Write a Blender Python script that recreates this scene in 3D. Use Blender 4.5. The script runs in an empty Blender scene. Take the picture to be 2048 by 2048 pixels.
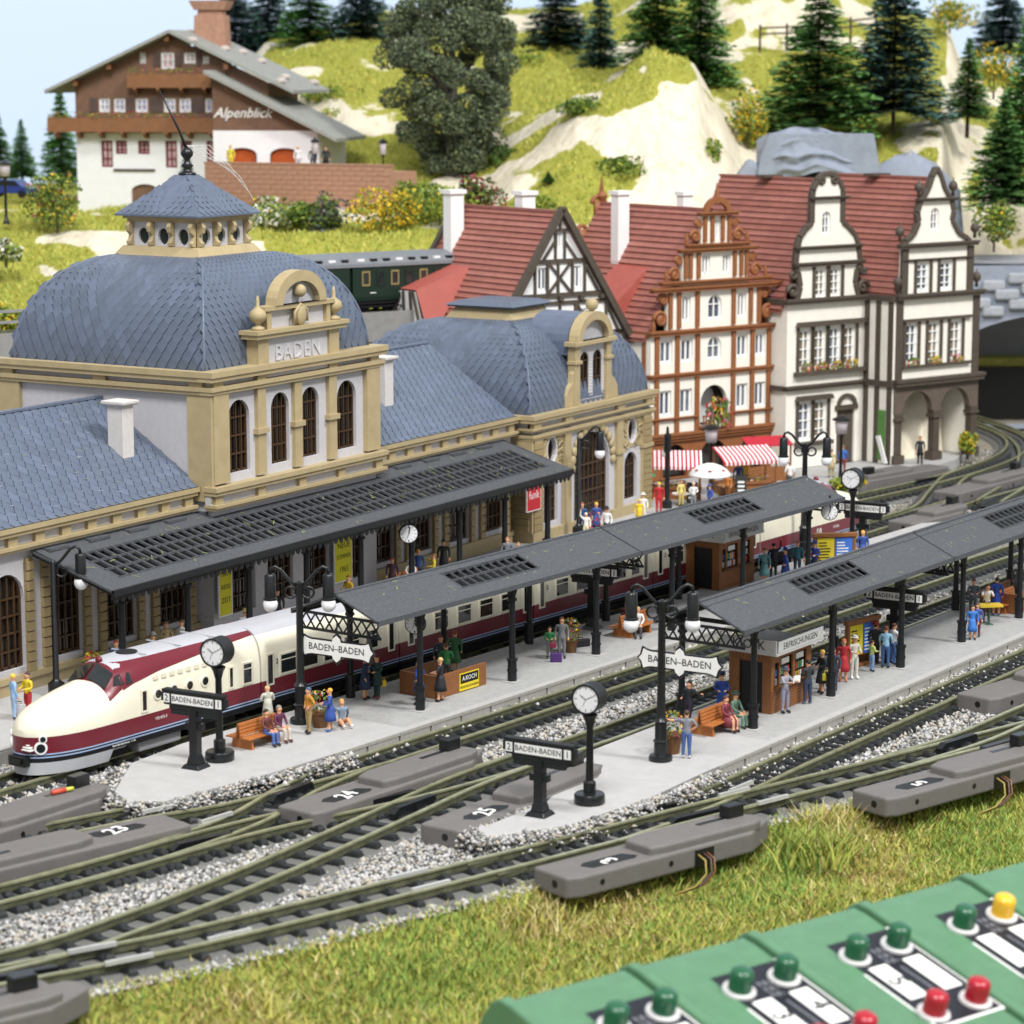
import bpy, bmesh, math, random
import numpy as np
from mathutils import Vector, Matrix
from mathutils.geometry import tessellate_polygon
random.seed(7); RNG = np.random.default_rng(11)
SC = bpy.context.scene
COL = SC.collection
R = math.radians

# ---------------------------------------------------------------- camera
cd = bpy.data.cameras.new('camera'); CAM = bpy.data.objects.new('camera', cd); COL.objects.link(CAM)
CAM.location = (-94.78, -55.83, 25.75)
CAM.rotation_euler = (R(90 - 9.558), 0, R(-59.5))
cd.sensor_width = 36; cd.lens = 36 * 5250 / 2048; cd.clip_start = 1; cd.clip_end = 2000
cd.dof.use_dof = True; cd.dof.focus_distance = 111; cd.dof.aperture_fstop = 0.33
SC.camera = CAM
# ---------------------------------------------------------------- light: an indoor exhibition hall
W = bpy.data.worlds.new('World'); SC.world = W; W.use_nodes = True
W.node_tree.nodes['Background'].inputs[0].default_value = (.95, .97, 1, 1)
W.node_tree.nodes['Background'].inputs[1].default_value = .58
def area_light(name, loc, target, size, power, col):
    l = bpy.data.lights.new(name, 'AREA'); l.shape = 'RECTANGLE'; l.size, l.size_y = size; l.energy = power; l.color = col
    o = bpy.data.objects.new(name, l); COL.objects.link(o); o.location = loc
    o.rotation_euler = (Vector(target) - Vector(loc)).to_track_quat('-Z', 'Y').to_euler()
area_light('key_fill_lamp', (10, -190, 250), (15, 5, 0), (40, 40), 680000, (1, .985, .955))
area_light('key_fill_lamp', (-120, -60, 190), (60, 30, 10), (70, 70), 480000, (1, .99, .97))  # fill added behind the camera to brighten left-facing roofs
SC.view_settings.view_transform = 'Standard'; SC.view_settings.look = 'None'
SC.view_settings.exposure = 0.0; SC.view_settings.gamma = 1
SC.render.engine = 'CYCLES'; SC.cycles.max_bounces = 4; SC.cycles.diffuse_bounces = 2; SC.cycles.glossy_bounces = 2
SC.cycles.transmission_bounces = 4; SC.cycles.transparent_max_bounces = 4; SC.cycles.use_adaptive_sampling = True; SC.cycles.adaptive_threshold = .025; SC.cycles.use_denoising = True

# ---------------------------------------------------------------- materials
def lin(h):
    if isinstance(h, str):
        h = [int(h[i:i + 2], 16) / 255 for i in (0, 2, 4)]
    return tuple(((c / 12.92) if c <= .04045 else ((c + .055) / 1.055) ** 2.4) for c in h[:3])
MATS = {}
def mat(name, col, rough=.55, var=.1, scale=2., bump=.0, bscale=None, spec=.4, metal=0., col2=None, detail=4):
    "procedural plastic/paint: colour broken up by noise, optional fine relief"
    if name in MATS: return MATS[name]
    m = bpy.data.materials.new(name); m.use_nodes = True; nt = m.node_tree; b = nt.nodes['Principled BSDF']
    c = Vector(lin(col)); c2 = Vector(lin(col2)) if col2 else c * (1 - var)
    c1 = c if col2 else c * (1 + var)
    tc = nt.nodes.new('ShaderNodeTexCoord'); nz = nt.nodes.new('ShaderNodeTexNoise'); nz.inputs['Scale'].default_value = scale
    nz.inputs['Detail'].default_value = detail; nz.inputs['Roughness'].default_value = .65
    nt.links.new(tc.outputs['Object'], nz.inputs['Vector'])
    rp = nt.nodes.new('ShaderNodeValToRGB'); e = rp.color_ramp.elements
    e[0].position = .3; e[1].position = .7; e[0].color = (*c2, 1); e[1].color = (*c1, 1)
    nt.links.new(nz.outputs['Fac'], rp.inputs[0]); nt.links.new(rp.outputs[0], b.inputs['Base Color'])
    b.inputs['Roughness'].default_value = rough; b.inputs['Specular IOR Level'].default_value = spec; b.inputs['Metallic'].default_value = metal
    if bump:
        bn = nt.nodes.new('ShaderNodeTexNoise'); bn.inputs['Scale'].default_value = bscale or scale * 4; bn.inputs['Detail'].default_value = 3
        nt.links.new(tc.outputs['Object'], bn.inputs['Vector'])
        bp = nt.nodes.new('ShaderNodeBump'); bp.inputs['Strength'].default_value = bump; bp.inputs['Distance'].default_value = .1
        nt.links.new(bn.outputs['Fac'], bp.inputs['Height']); nt.links.new(bp.outputs[0], b.inputs['Normal'])
    MATS[name] = m; return m
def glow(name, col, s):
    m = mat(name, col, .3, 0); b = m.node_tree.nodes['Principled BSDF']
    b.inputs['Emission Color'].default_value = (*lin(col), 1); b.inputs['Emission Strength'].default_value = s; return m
def glass(name, col, rough=.08):
    return mat(name, col, rough, .35, 1.2, spec=.7)

# ---------------------------------------------------------------- mesh helpers
SPLIT = {'wall', 'pilaster', 'frieze_block', 'verge_board', 'plinth', 'screw_hole', 'hour_mark', 'corner_post', 'eyes', 'gable', 'grey_cliff', 'rail_beam'}
class MB:
    "collects boxes, bars, tubes, prisms; build() links them as one mesh object"
    def __init__(s): s.v = []; s.f = []; s.m = []; s.k = 0
    def add(s, vs, fs, k=None):
        o = len(s.v); s.v += [tuple(p) for p in vs]; s.f += [tuple(i + o for i in f) for f in fs]; s.m += [s.k if k is None else k] * len(fs); return s
    def box(s, x0, y0, z0, x1, y1, z1, k=None):
        return s.add([(x0,y0,z0),(x1,y0,z0),(x1,y1,z0),(x0,y1,z0),(x0,y0,z1),(x1,y0,z1),(x1,y1,z1),(x0,y1,z1)],
                     [(0,3,2,1),(4,5,6,7),(0,1,5,4),(1,2,6,5),(2,3,7,6),(3,0,4,7)], k)
    def bc(s, cx, cy, z0, sx, sy, h, k=None): return s.box(cx-sx/2, cy-sy/2, z0, cx+sx/2, cy+sy/2, z0+h, k)
    def taper(s, cx, cy, z0, sx, sy, z1, tx, ty, k=None):
        a = [(cx-sx/2,cy-sy/2,z0),(cx+sx/2,cy-sy/2,z0),(cx+sx/2,cy+sy/2,z0),(cx-sx/2,cy+sy/2,z0),(cx-tx/2,cy-ty/2,z1),(cx+tx/2,cy-ty/2,z1),(cx+tx/2,cy+ty/2,z1),(cx-tx/2,cy+ty/2,z1)]
        return s.add(a, [(0,3,2,1),(4,5,6,7),(0,1,5,4),(1,2,6,5),(2,3,7,6),(3,0,4,7)], k)
    def bar(s, p, q, w, h, k=None):
        p = Vector(p); q = Vector(q); d = (q - p).normalized(); up = Vector((0,0,1)) if abs(d.z) < .95 else Vector((0,1,0))
        a = d.cross(up).normalized() * (w/2); b = a.cross(d).normalized() * (h/2)
        vs = [p-a-b, p+a-b, p+a+b, p-a+b, q-a-b, q+a-b, q+a+b, q-a+b]
        return s.add(vs, [(0,1,2,3),(7,6,5,4),(0,4,5,1),(1,5,6,2),(2,6,7,3),(3,7,4,0)], k)
    def cyl(s, p, q, r0, r1=None, n=10, k=None):
        r1 = r0 if r1 is None else r1; p = Vector(p); q = Vector(q); d = (q - p).normalized(); up = Vector((0,0,1)) if abs(d.z) < .9 else Vector((1,0,0))
        a = d.cross(up).normalized(); b = d.cross(a)
        vs = [p + (a*math.cos(t) + b*math.sin(t))*r0 for t in [2*math.pi*i/n for i in range(n)]] + [q + (a*math.cos(t) + b*math.sin(t))*r1 for t in [2*math.pi*i/n for i in range(n)]]
        return s.add(vs, [(i, (i+1)%n, n+(i+1)%n, n+i) for i in range(n)] + [tuple(range(n-1,-1,-1)), tuple(range(n, 2*n))], k)
    def tube(s, path, r, n=7, k=None):
        P = [Vector(p) for p in path]; rr = r if isinstance(r, (list, tuple)) else [r]*len(P); vs = []; a = None
        for i, p in enumerate(P):
            d = (P[min(i+1, len(P)-1)] - P[max(i-1, 0)]).normalized()
            if a is None: a = d.cross(Vector((0,0,1)) if abs(d.z) < .9 else Vector((1,0,0))).normalized()
            a = (a - d*a.dot(d)).normalized(); b = d.cross(a)
            vs += [p + (a*math.cos(t) + b*math.sin(t))*rr[i] for t in [2*math.pi*j/n for j in range(n)]]
        fs = [(i*n+j, i*n+(j+1)%n, (i+1)*n+(j+1)%n, (i+1)*n+j) for i in range(len(P)-1) for j in range(n)]
        return s.add(vs, fs + [tuple(range(n-1,-1,-1)), tuple(range((len(P)-1)*n, len(P)*n))], k)
    def lathe(s, c, prof, n=14, k=None):
        vs = [(c[0]+r*math.cos(2*math.pi*i/n), c[1]+r*math.sin(2*math.pi*i/n), c[2]+z) for r, z in prof for i in range(n)]; m = len(prof)
        return s.add(vs, [(j*n+i, j*n+(i+1)%n, (j+1)*n+(i+1)%n, (j+1)*n+i) for j in range(m-1) for i in range(n)] + [tuple(range(n-1,-1,-1)), tuple(range((m-1)*n, m*n))], k)
    def sph(s, c, r, n=12, m=7, k=None):
        rx, ry, rz = (r, r, r) if not isinstance(r, (tuple, list)) else r
        pr = [(math.sin(math.pi*j/m), -math.cos(math.pi*j/m)) for j in range(m+1)]
        vs = [(c[0]+rx*max(a, .02)*math.cos(2*math.pi*i/n), c[1]+ry*max(a, .02)*math.sin(2*math.pi*i/n), c[2]+rz*z) for a, z in pr for i in range(n)]
        return s.add(vs, [(j*n+i, j*n+(i+1)%n, (j+1)*n+(i+1)%n, (j+1)*n+i) for j in range(m) for i in range(n)], k)
    def prism(s, poly, y0, y1, fr=None, k=None):
        "polygon in (a,z) extruded from y0 to y1; fr maps (a,y,z) to 3D"
        fr = fr or (lambda a, y, z: (a, y, z)); n = len(poly)
        vs = [fr(a, y0, z) for a, z in poly] + [fr(a, y1, z) for a, z in poly]
        tri = tessellate_polygon([[Vector((a, z, 0)) for a, z in poly]])
        fs = [tuple(t) for t in tri] + [tuple(n+i for i in reversed(t)) for t in tri] + [(i, (i+1)%n, n+(i+1)%n, n+i) for i in range(n)]
        return s.add(vs, fs, k)
    def flat(s, poly, z0, z1, k=None):
        "polygon in (x,y) extruded in z"
        return s.prism(poly, z0, z1, lambda a, y, z: (a, z, y), k)
    def wall(s, outer, holes, y0, y1, fr=None, k=None):
        "polygon with holes, in (a,z), thickness y0..y1"
        fr = fr or (lambda a, y, z: (a, y, z)); loops = [outer] + holes; pts = [p for l in loops for p in l]; n = len(pts)
        tri = tessellate_polygon([[Vector((a, z, 0)) for a, z in l] for l in loops])
        vs = [fr(a, y0, z) for a, z in pts] + [fr(a, y1, z) for a, z in pts]
        fs = [tuple(t) for t in tri] + [tuple(n+i for i in reversed(t)) for t in tri]; o = 0
        for l in loops:
            m = len(l); fs += [(o+i, o+(i+1)%m, n+o+(i+1)%m, n+o+i) for i in range(m)]; o += m
        return s.add(vs, fs, k)
    def build(s, name, mats, parent=None, smooth=False, bevel=0, loc=None, rz=0, seg=2, auto=None):
        if parent is not None and name in SPLIT and not loc:
            pieces = s.pieces()
            if len(pieces) > 1:
                for p in pieces: o = p._build(name, mats, parent, smooth, bevel, loc, rz, seg, auto)
                return o
        return s._build(name, mats, parent, smooth, bevel, loc, rz, seg, auto)
    def pieces(s):
        "split into connected pieces"
        r = list(range(len(s.v)))
        def find(a):
            while r[a] != a: r[a] = r[r[a]]; a = r[a]
            return a
        for f in s.f:
            a = find(f[0])
            for b in f[1:]: r[find(b)] = a
        out = {}
        for f, k in zip(s.f, s.m):
            p = out.setdefault(find(f[0]), MB()); mp = p.__dict__.setdefault('mp', {})
            g = []
            for i in f:
                if i not in mp: mp[i] = len(p.v); p.v.append(s.v[i])
                g.append(mp[i])
            p.f.append(tuple(g)); p.m.append(k)
        return list(out.values())
    def _build(s, name, mats, parent=None, smooth=False, bevel=0, loc=None, rz=0, seg=2, auto=None):
        me = bpy.data.meshes.new(name); me.from_pydata(s.v, [], s.f)
        for m in (mats if isinstance(mats, (list, tuple)) else [mats]): me.materials.append(m)
        if len(me.materials) > 1: me.polygons.foreach_set('material_index', s.m)
        bm = bmesh.new(); bm.from_mesh(me); bmesh.ops.recalc_face_normals(bm, faces=bm.faces); bm.to_mesh(me); bm.free()
        if smooth: me.polygons.foreach_set('use_smooth', [True]*len(me.polygons))
        o = bpy.data.objects.new(name, me); COL.objects.link(o); o.parent = parent
        if loc: o.location = loc
        if rz: o.rotation_euler.z = rz
        if bevel:
            b = o.modifiers.new('b', 'BEVEL'); b.width = bevel; b.segments = seg; b.limit_method = 'ANGLE'; b.angle_limit = R(40)
        if auto and hasattr(me, 'set_sharp_from_angle'): me.set_sharp_from_angle(angle=R(auto))
        return o
def tag(o, label, cat, group=None, kind=None):
    if label: o['label'] = label
    if cat: o['category'] = cat
    if group: o['group'] = group
    if kind: o['kind'] = kind
    return o
def struct(o): o['kind'] = 'structure'; return o
def thing(name, label, cat, loc=(0,0,0), rz=0, group=None):
    o = bpy.data.objects.new(name, None); COL.objects.link(o); o.location = loc; o.rotation_euler.z = rz; o.empty_display_size = .2
    return tag(o, label, cat, group)
def copy_tree(o, parent=None, loc=None, rz=None, label=None, scale=None, group=None):
    c = o.copy(); COL.objects.link(c); c.parent = parent
    if loc is not None: c.location = loc
    if rz is not None: c.rotation_euler.z = rz
    if scale is not None: c.scale = scale if isinstance(scale, (tuple, list)) else (scale,)*3
    if label: c['label'] = label
    if group: c['group'] = group
    for ch in o.children: copy_tree(ch, c)
    return c
def part(name, me, parent, loc=(0,0,0), rz=0, scale=None, m=None):
    "a further object on shared mesh data"
    o = bpy.data.objects.new(name, me); COL.objects.link(o); o.parent = parent; o.location = loc; o.rotation_euler.z = rz
    if scale: o.scale = scale
    return o
def raw(name, V, F, mats, parent=None, mi=None, smooth=False):
    "large mesh from numpy arrays; F is (n,3) or (n,4)"
    V = np.asarray(V, np.float32); F = np.asarray(F, np.int32); k = F.shape[1]
    me = bpy.data.meshes.new(name); me.vertices.add(len(V)); me.vertices.foreach_set('co', V.ravel())
    me.loops.add(F.size); me.loops.foreach_set('vertex_index', F.ravel()); me.polygons.add(len(F))
    me.polygons.foreach_set('loop_start', np.arange(0, F.size, k, dtype=np.int32)); me.polygons.foreach_set('loop_total', np.full(len(F), k, np.int32))
    for m in (mats if isinstance(mats, (list, tuple)) else [mats]): me.materials.append(m)
    if mi is not None: me.polygons.foreach_set('material_index', np.asarray(mi, np.int32))
    if smooth: me.polygons.foreach_set('use_smooth', np.ones(len(F), bool))
    me.update(); me.validate()
    o = bpy.data.objects.new(name, me); COL.objects.link(o); o.parent = parent; return o
_fonts = {}
_TMP = bpy.data.scenes.new('workbench')   # tiny scene for evaluating text and skin modifiers
def bake(o):
    _TMP.collection.objects.link(o); vl = _TMP.view_layers[0]; vl.update(); me = bpy.data.meshes.new_from_object(o.evaluated_get(vl.depsgraph)); bpy.data.objects.remove(o); return me
def text_mesh(txt, size, ext=.012, shear=0, spacing=1.0, offset=0):
    key = (txt, size, ext, shear, spacing, offset)
    if key in _fonts: return _fonts[key]
    c = bpy.data.curves.new('t', 'FONT'); c.body = txt; c.size = size; c.extrude = ext; c.align_x = 'CENTER'; c.align_y = 'CENTER'; c.resolution_u = 2; c.shear = shear; c.space_character = spacing; c.offset = offset
    me = bake(bpy.data.objects.new('t', c)); bpy.data.curves.remove(c)
    _fonts[key] = me; return me
def text(txt, size, m, parent, loc, rot=(R(90),0,0), ext=.012, name='lettering', **kw):
    me = text_mesh(txt, size, ext, **kw).copy(); me.materials.clear(); me.materials.append(m)
    o = bpy.data.objects.new(name, me); COL.objects.link(o); o.parent = parent; o.location = loc; o.rotation_euler = rot; return o
def arch(cx, w, z0, z1, n=10, k=1.):
    "outline of a round-headed opening; k<1 flattens the head"
    h = w/2*k; zs = z1 - h
    return [(cx-w/2, z0), (cx+w/2, z0)] + [(cx + w/2*math.cos(math.pi*i/n), zs + h*math.sin(math.pi*i/n)) for i in range(n+1)]
def rect(x0, x1, z0, z1): return [(x0,z0),(x1,z0),(x1,z1),(x0,z1)]
def grow(poly, d):
    cx = sum(p[0] for p in poly)/len(poly); cz = sum(p[1] for p in poly)/len(poly); w = max(abs(p[0]-cx) for p in poly); h = max(abs(p[1]-cz) for p in poly)
    return [(cx+(a-cx)*(1+d/w), cz+(z-cz)*(1+d/h)) for a, z in poly]
def ring(m, poly, d, y0, y1, fr=None, k=None): m.wall(poly, [grow(poly, -d)], y0, y1, fr, k)
def window(parent, poly, y, fr, m_frame, m_glass, bars=(2,3), t=.07, depth=.1, name='window', archbars=False, rw=None):
    "window part with a frame of real bars and a pane behind it; y is the plane, +y is inward"
    a0 = min(p[0] for p in poly); a1 = max(p[0] for p in poly); z0 = min(p[1] for p in poly); z1 = max(p[1] for p in poly)
    m = MB(); ring(m, poly, rw or t*1.4, y-depth*.3, y+depth*.6, fr)
    f3 = fr or (lambda a, y, z: (a, y, z)); half = (a1-a0)/2; zs = z1
    if len(poly) > 4: zs = poly[2][1]
    cx = (a0+a1)/2
    for i in range(1, bars[0]+1):
        a = a0 + (a1-a0)*i/(bars[0]+1); top = z1 if zs == z1 else zs + (z1-zs)*math.sqrt(max(0, 1-((a-cx)/half)**2))
        m.bar(f3(a, y, z0), f3(a, y, top-.01), t, depth*.6)
    for i in range(1, bars[1]+1):
        z = z0 + (zs-z0)*i/(bars[1] + (0 if zs != z1 else 1)); m.bar(f3(a0+.01, y+.004, z), f3(a1-.01, y+.004, z), t, depth*.6)
    w = m.build(name, m_frame, parent)
    g = MB(); g.prism(grow(poly, -t*.5), y+depth*.75, y+depth*.9, fr); g.build('pane', m_glass, w)
    return w
def w2(O, ang, s, n): c, d = math.cos(R(ang)), math.sin(R(ang)); return (O[0]+c*s-d*n, O[1]+d*s+c*n)
def spline(pts, step=.5):
    P = [np.array(p, float) for p in pts]; P = [2*P[0]-P[1]] + P + [2*P[-1]-P[-2]]; out = []
    for i in range(1, len(P)-2):
        L = np.linalg.norm(P[i+1]-P[i]); n = max(2, int(L/step))
        for j in range(n):
            t = j/n; a, b, c, d = P[i-1], P[i], P[i+1], P[i+2]
            out.append(.5*((2*b) + (c-a)*t + (2*a-5*b+4*c-d)*t*t + (3*b-a-3*c+d)*t**3))
    out.append(P[-2]); return np.array(out)
# ================================================================ palette
m_board = mat('board', '8a8478', .9, .25, .8, .3, 6)
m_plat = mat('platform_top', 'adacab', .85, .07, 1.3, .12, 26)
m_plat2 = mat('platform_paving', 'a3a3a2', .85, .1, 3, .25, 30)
m_edge = mat('platform_edge', 'a3a19b', .8, .12, 3)
m_bed = mat('track_bed', '686866', .7, .12, 3, .1, 20)
m_sleep = mat('sleeper', '26282a', .45, .3, 5)
m_rail = mat('rail_side', '6d6f55', .5, .25, 2.5, metal=.15, col2='4c4f3d')
m_railtop = mat('rail_head', 'b4b492', .35, .2, 2, metal=.5, col2='8c8d6e')
m_clip = mat('rail_joiner', 'c9c9c6', .3, .1, 2, metal=.3)
m_black = mat('black_plastic', '17191b', .32, .25, 4, spec=.5)
m_blackm = mat('black_matt', '1d1f21', .55, .2, 4)
m_motor = mat('motor_housing', '6f6b69', .6, .07, 2, .25, 30)
m_white = mat('white_paint', 'f2f1ee', .5, .04, 3)
m_ink = mat('ink', '15161a', .5, .1, 3)
m_st1 = mat('stone_pale', 'bab8b6', .5, .15, 3)
m_st2 = mat('stone_grey', '8a8a8a', .35, .2, 3, spec=.8)
m_st3 = mat('stone_dark', '5d5c5a', .35, .25, 3, spec=.8)
m_st4 = mat('stone_sand', 'b0a89a', .6, .15, 3)
m_gr = [mat('grass_a', 'a2aa4e', .8, .2, 4), mat('grass_b', 'b8b258', .8, .2, 4), mat('grass_c', '7f9c48', .8, .2, 4), mat('grass_d', 'a8925c', .8, .2, 4), mat('grass_e', 'cdbf88', .8, .15, 4)]
m_turf = mat('turf', '9c9c4c', .95, .2, 1.2, .8, 10, col2='868646')

# ================================================================ setting: ground, bank, platforms
T1 = [(-58, 1.5), (-46, -4.8), (-42, -6.8), (-37.8, -8.95), (-34.5, -10.4), (-25.3, -13.75), (-13.8, -17.65), (-7.2, -20), (-2, -21.75), (8, -25.2), (30, -33)]
TR = {
 'A': [(-60, 10.6), (-40, 8), (-18, 5.9), (0, 4.2), (20, 2.3), (42, .5), (60, -1.4), (90, -5)],
 'B': [(-44, 6.2), (-36, 3.6), (-30.9, 1.6), (-26, -.25), (-22.8, -1.7), (-16.6, -3.2), (-14.1, -3.55), (-2.9, -4.75), (20, -7.1), (60, -11.2), (95, -14.5)],
 'X': [(-47, 2), (-40, -.8), (-35.3, -2.3), (-30.3, -3.5), (-25, -3.95), (-20.5, -3.3), (-16.6, -3.2)],
 'C': [(-38, -1.5), (-35.3, -2.3), (-30.3, -3.5), (-25, -4.75), (-19, -6.9), (-13.2, -8.2), (-4.5, -9.3), (20, -11.1), (60, -14.6), (95, -17.5)],
 'T2': [(-50, -2.2), (-40, -6.6), (-35, -7.6), (-29.5, -7.95), (-22.2, -7.95), (-17, -7.9), (-13.2, -8.2)],
 'T1': T1,
 'D': [(-25.3, -13.75), (-20, -15.35), (-14, -16.3), (-7.1, -16.75), (3, -17.5), (13, -18.25), (40, -20.2), (75, -22.8)],
 'F': [(-7.2, -20), (-2, -21.3), (3, -21.9), (12, -22.9), (40, -25.5)],
 'G': [(30, 7.6), (44, 6), (50, 4.9), (57, 3.7), (64.5, 3.1), (71, 3.4), (77, 5), (82, 8), (87, 13), (91, 20)],
 'H': [(42, .5), (48, .2), (54, 1.6), (60, 3), (64.5, 3.1)],
 'K': [(52, -2.2), (60, -1.2), (68, 1), (76, 4), (84, 9), (92, 17)],
}
SPL = {k: spline(v, .5) for k, v in TR.items()}
def smoothstep(t): t = np.clip(t, 0, 1); return t*t*(3-2*t)
fl = MB(); fl.add([(-700,-700,-1.6),(900,-700,-1.6),(900,900,-1.6),(-700,900,-1.6)], [(0,1,2,3)])
struct(fl.build('ground', m_board))
tl = SPL['T1']
def off(i, w):
    d = tl[min(i+1, len(tl)-1)] - tl[max(i-1, 0)]; d /= np.linalg.norm(d); return tl[i] + np.array([d[1], -d[0]])*w
south = [tuple(off(i, 1.9)) for i in range(0, len(tl), 4)]
bd = MB(); bd.flat(south + [(120, -40), (170, 60), (60, 130), (-60, 90), (-80, 20)], -1.5, 0); struct(bd.build('track_board', m_board))
# grass bank falling from the front track towards the board edge
ws = np.concatenate([np.linspace(0, 10, 26), np.linspace(11, 46, 20)]); idx = list(range(0, len(tl), 2)); V = []
def bankz(w, x, y): return .0 - .95*smoothstep(w/2.6) - .45*smoothstep((w-2)/8) + .16*np.sin(x*.9+y*.4)*np.sin(y*.8-x*.2)*np.minimum(1, w/2)
for i in idx:
    for w in ws:
        p = off(i, 1.75 + w); V.append((p[0], p[1], float(bankz(w, p[0], p[1]))))
nw = len(ws); F = [(a*nw+b, a*nw+b+1, (a+1)*nw+b+1, (a+1)*nw+b) for a in range(len(idx)-1) for b in range(nw-1)]
struct(raw('grass_bank', V, F, m_turf, smooth=True))
# static grass fibres on the bank
def fibres(name, P, h, wd, lean, mats, probs, label, seed=3, bend=.5):
    r = np.random.default_rng(seed); n = len(P); a = r.uniform(0, 2*np.pi, n); hh = h*r.uniform(.45, 1.25, n); ln = lean*r.uniform(.2, 1.3, n); b = r.uniform(0, 2*np.pi, n)
    d = np.stack([np.cos(a), np.sin(a), 0*a], 1)*(wd*r.uniform(.6, 1.3, n))[:, None]; t = np.stack([np.cos(b)*ln*hh, np.sin(b)*ln*hh, hh], 1)
    V = np.concatenate([P-d, P+d, P+t*bend+d*.55, P+t*bend-d*.55, P+t+np.stack([np.cos(b), np.sin(b), 0*b-.3], 1)*(.2*hh)[:, None]]).reshape(5, n, 3)
    V = V.transpose(1, 0, 2).reshape(-1, 3); k = np.arange(n)*5
    F = np.concatenate([np.stack([k, k+1, k+2], 1), np.stack([k, k+2, k+3], 1), np.stack([k+3, k+2, k+4], 1)]); mi = r.choice(len(mats), n, p=probs)
    o = raw(name, V, F, mats, mi=np.concatenate([mi, mi, mi])); return tag(o, label, 'grass', kind='stuff')
N = 170000; ii = RNG.integers(24, len(tl)-60, N); wv = RNG.uniform(-.012, 1, N) * 17
dd = np.gradient(tl, axis=0); dd /= np.linalg.norm(dd, axis=1)[:, None]
P = tl[ii] + np.column_stack([dd[ii, 1], -dd[ii, 0]])*(1.75 + wv)[:, None] + RNG.normal(0, .25, (N, 2))
keep = (P[:, 0] < 26); P = P[keep]; wv = wv[keep]
P3 = np.column_stack([P, bankz(np.maximum(wv, 0), P[:, 0], P[:, 1])])
patch = np.sin(P3[:, 0]*.55 + 1.3*np.sin(P3[:, 1]*.4)) + np.sin(P3[:, 1]*.8 - P3[:, 0]*.25)
gsel = patch > .55; ysel = patch < -1.0
fibres('grass', P3[~gsel & ~ysel], .3, .04, .6, m_gr, [.34, .26, .24, .1, .06], 'short yellow green static grass covering the bank before the tracks')
fibres('grass', P3[gsel], .32, .04, .55, m_gr, [.34, .1, .5, .04, .02], 'greener static grass patches on the bank before the tracks', 5)
fibres('grass', P3[ysel], .28, .04, .6, m_gr, [.2, .26, .06, .36, .12], 'browner dry static grass patches on the bank before the tracks', 6)
def tuft(x, y, z, n, rad, h, mats, probs, seed):
    r = np.random.default_rng(seed); q = r.normal(0, rad, (n, 2)); return np.column_stack([x+q[:, 0], y+q[:, 1], np.full(n, z)])
# taller tufts by the track ends
for j, (x, y, z, n, rad, h, pr, lb) in enumerate([(-15.2, -20.6, -.7, 900, .8, .95, [.4, .2, .35, .05, 0], 'tall green grass tuft right of the point motor numbered 3'),
        (-13.3, -20.3, -.5, 500, .5, .95, [.2, .2, 0, .2, .4], 'pale straw coloured grass tuft at the left end of the point motor numbered 5'),
        (-26.6, -15.7, -.6, 600, .8, .75, [.1, .3, 0, .2, .4], 'pale straw coloured grass tuft left of the point motor numbered 3'),
        (-31.5, -14.8, -1.0, 450, .6, .7, [.3, .05, .65, 0, 0], 'dark green grass clump in front of the front track'),
        (-37.2, -11.9, -.7, 400, .7, .7, [.1, .25, 0, .25, .4], 'straw coloured grass tuft beside the bottom left point motor')]):
    P = tuft(0, 0, 0, n, rad, h, m_gr, pr, j); tf = thing('grass_tuft', lb, 'grass tuft', (x, y, z)); o = fibres('blades', P, h, .05, .5, m_gr, pr, None, 20+j); del o['category']; o.parent = tf
# platforms
def platform(name, poly, top=.75, paving=None):
    m = MB(); m.flat(poly, 0, top-.1, 1); m.flat([p for p in poly], top-.1, top, 0); o = struct(m.build(name, [m_plat, m_edge], None, bevel=.03)); return o
O1 = (-12.4, .69); A1 = -5.4; O2 = (-6.85, -12.28); A2 = -4.0
q1 = lambda s, n: w2(O1, A1, s, n); q2 = lambda s, n: w2(O2, A2, s, n)
platform('platform', [(-21.6, 3.45), (-24.9, 1.55), (-25.6, .4), (-24.9, -.75), (-20, -1.75), q1(-4, -3.2), q1(54, -3.2), q1(56, -1.5), q1(56, 1), q1(54, 2.3), q1(-6, 2.35)])
platform('platform', [(-22.4, -11.85), (-23, -12.6), (-20.4, -14.2), (-16, -15.0), q2(-5, -3.2), q2(52, -3.2), q2(52, 1.75), q2(-4.6, 1.8), (-14.2, -10.95), (-18.2, -12.15)])
platform('platform', [(-60, 11.6), (-40, 10.4), (-16, 8.3), (0, 6.9), (22, 4.9), (40, 3.6), (41, 9), (41, 40), (-60, 40)])
pv = MB(); pv.flat([(41.05, 9.6), (46, 8.6), (52, 7.4), (58, 5.6), (66, 5.2), (70, 6.2), (76, 12), (76, 40), (41.05, 40)], 0, .72); struct(pv.build('pavement', m_plat, bevel=.03))
# granite setts under the canopies: a thin darker sheet
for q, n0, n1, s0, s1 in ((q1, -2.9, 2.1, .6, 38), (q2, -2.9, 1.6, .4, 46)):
    m = MB(); m.flat([q(s0, n0), q(s1, n0), q(s1, n1), q(s0, n1)], .75, .756); struct(m.build('paving_sheet', m_plat2))
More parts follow.
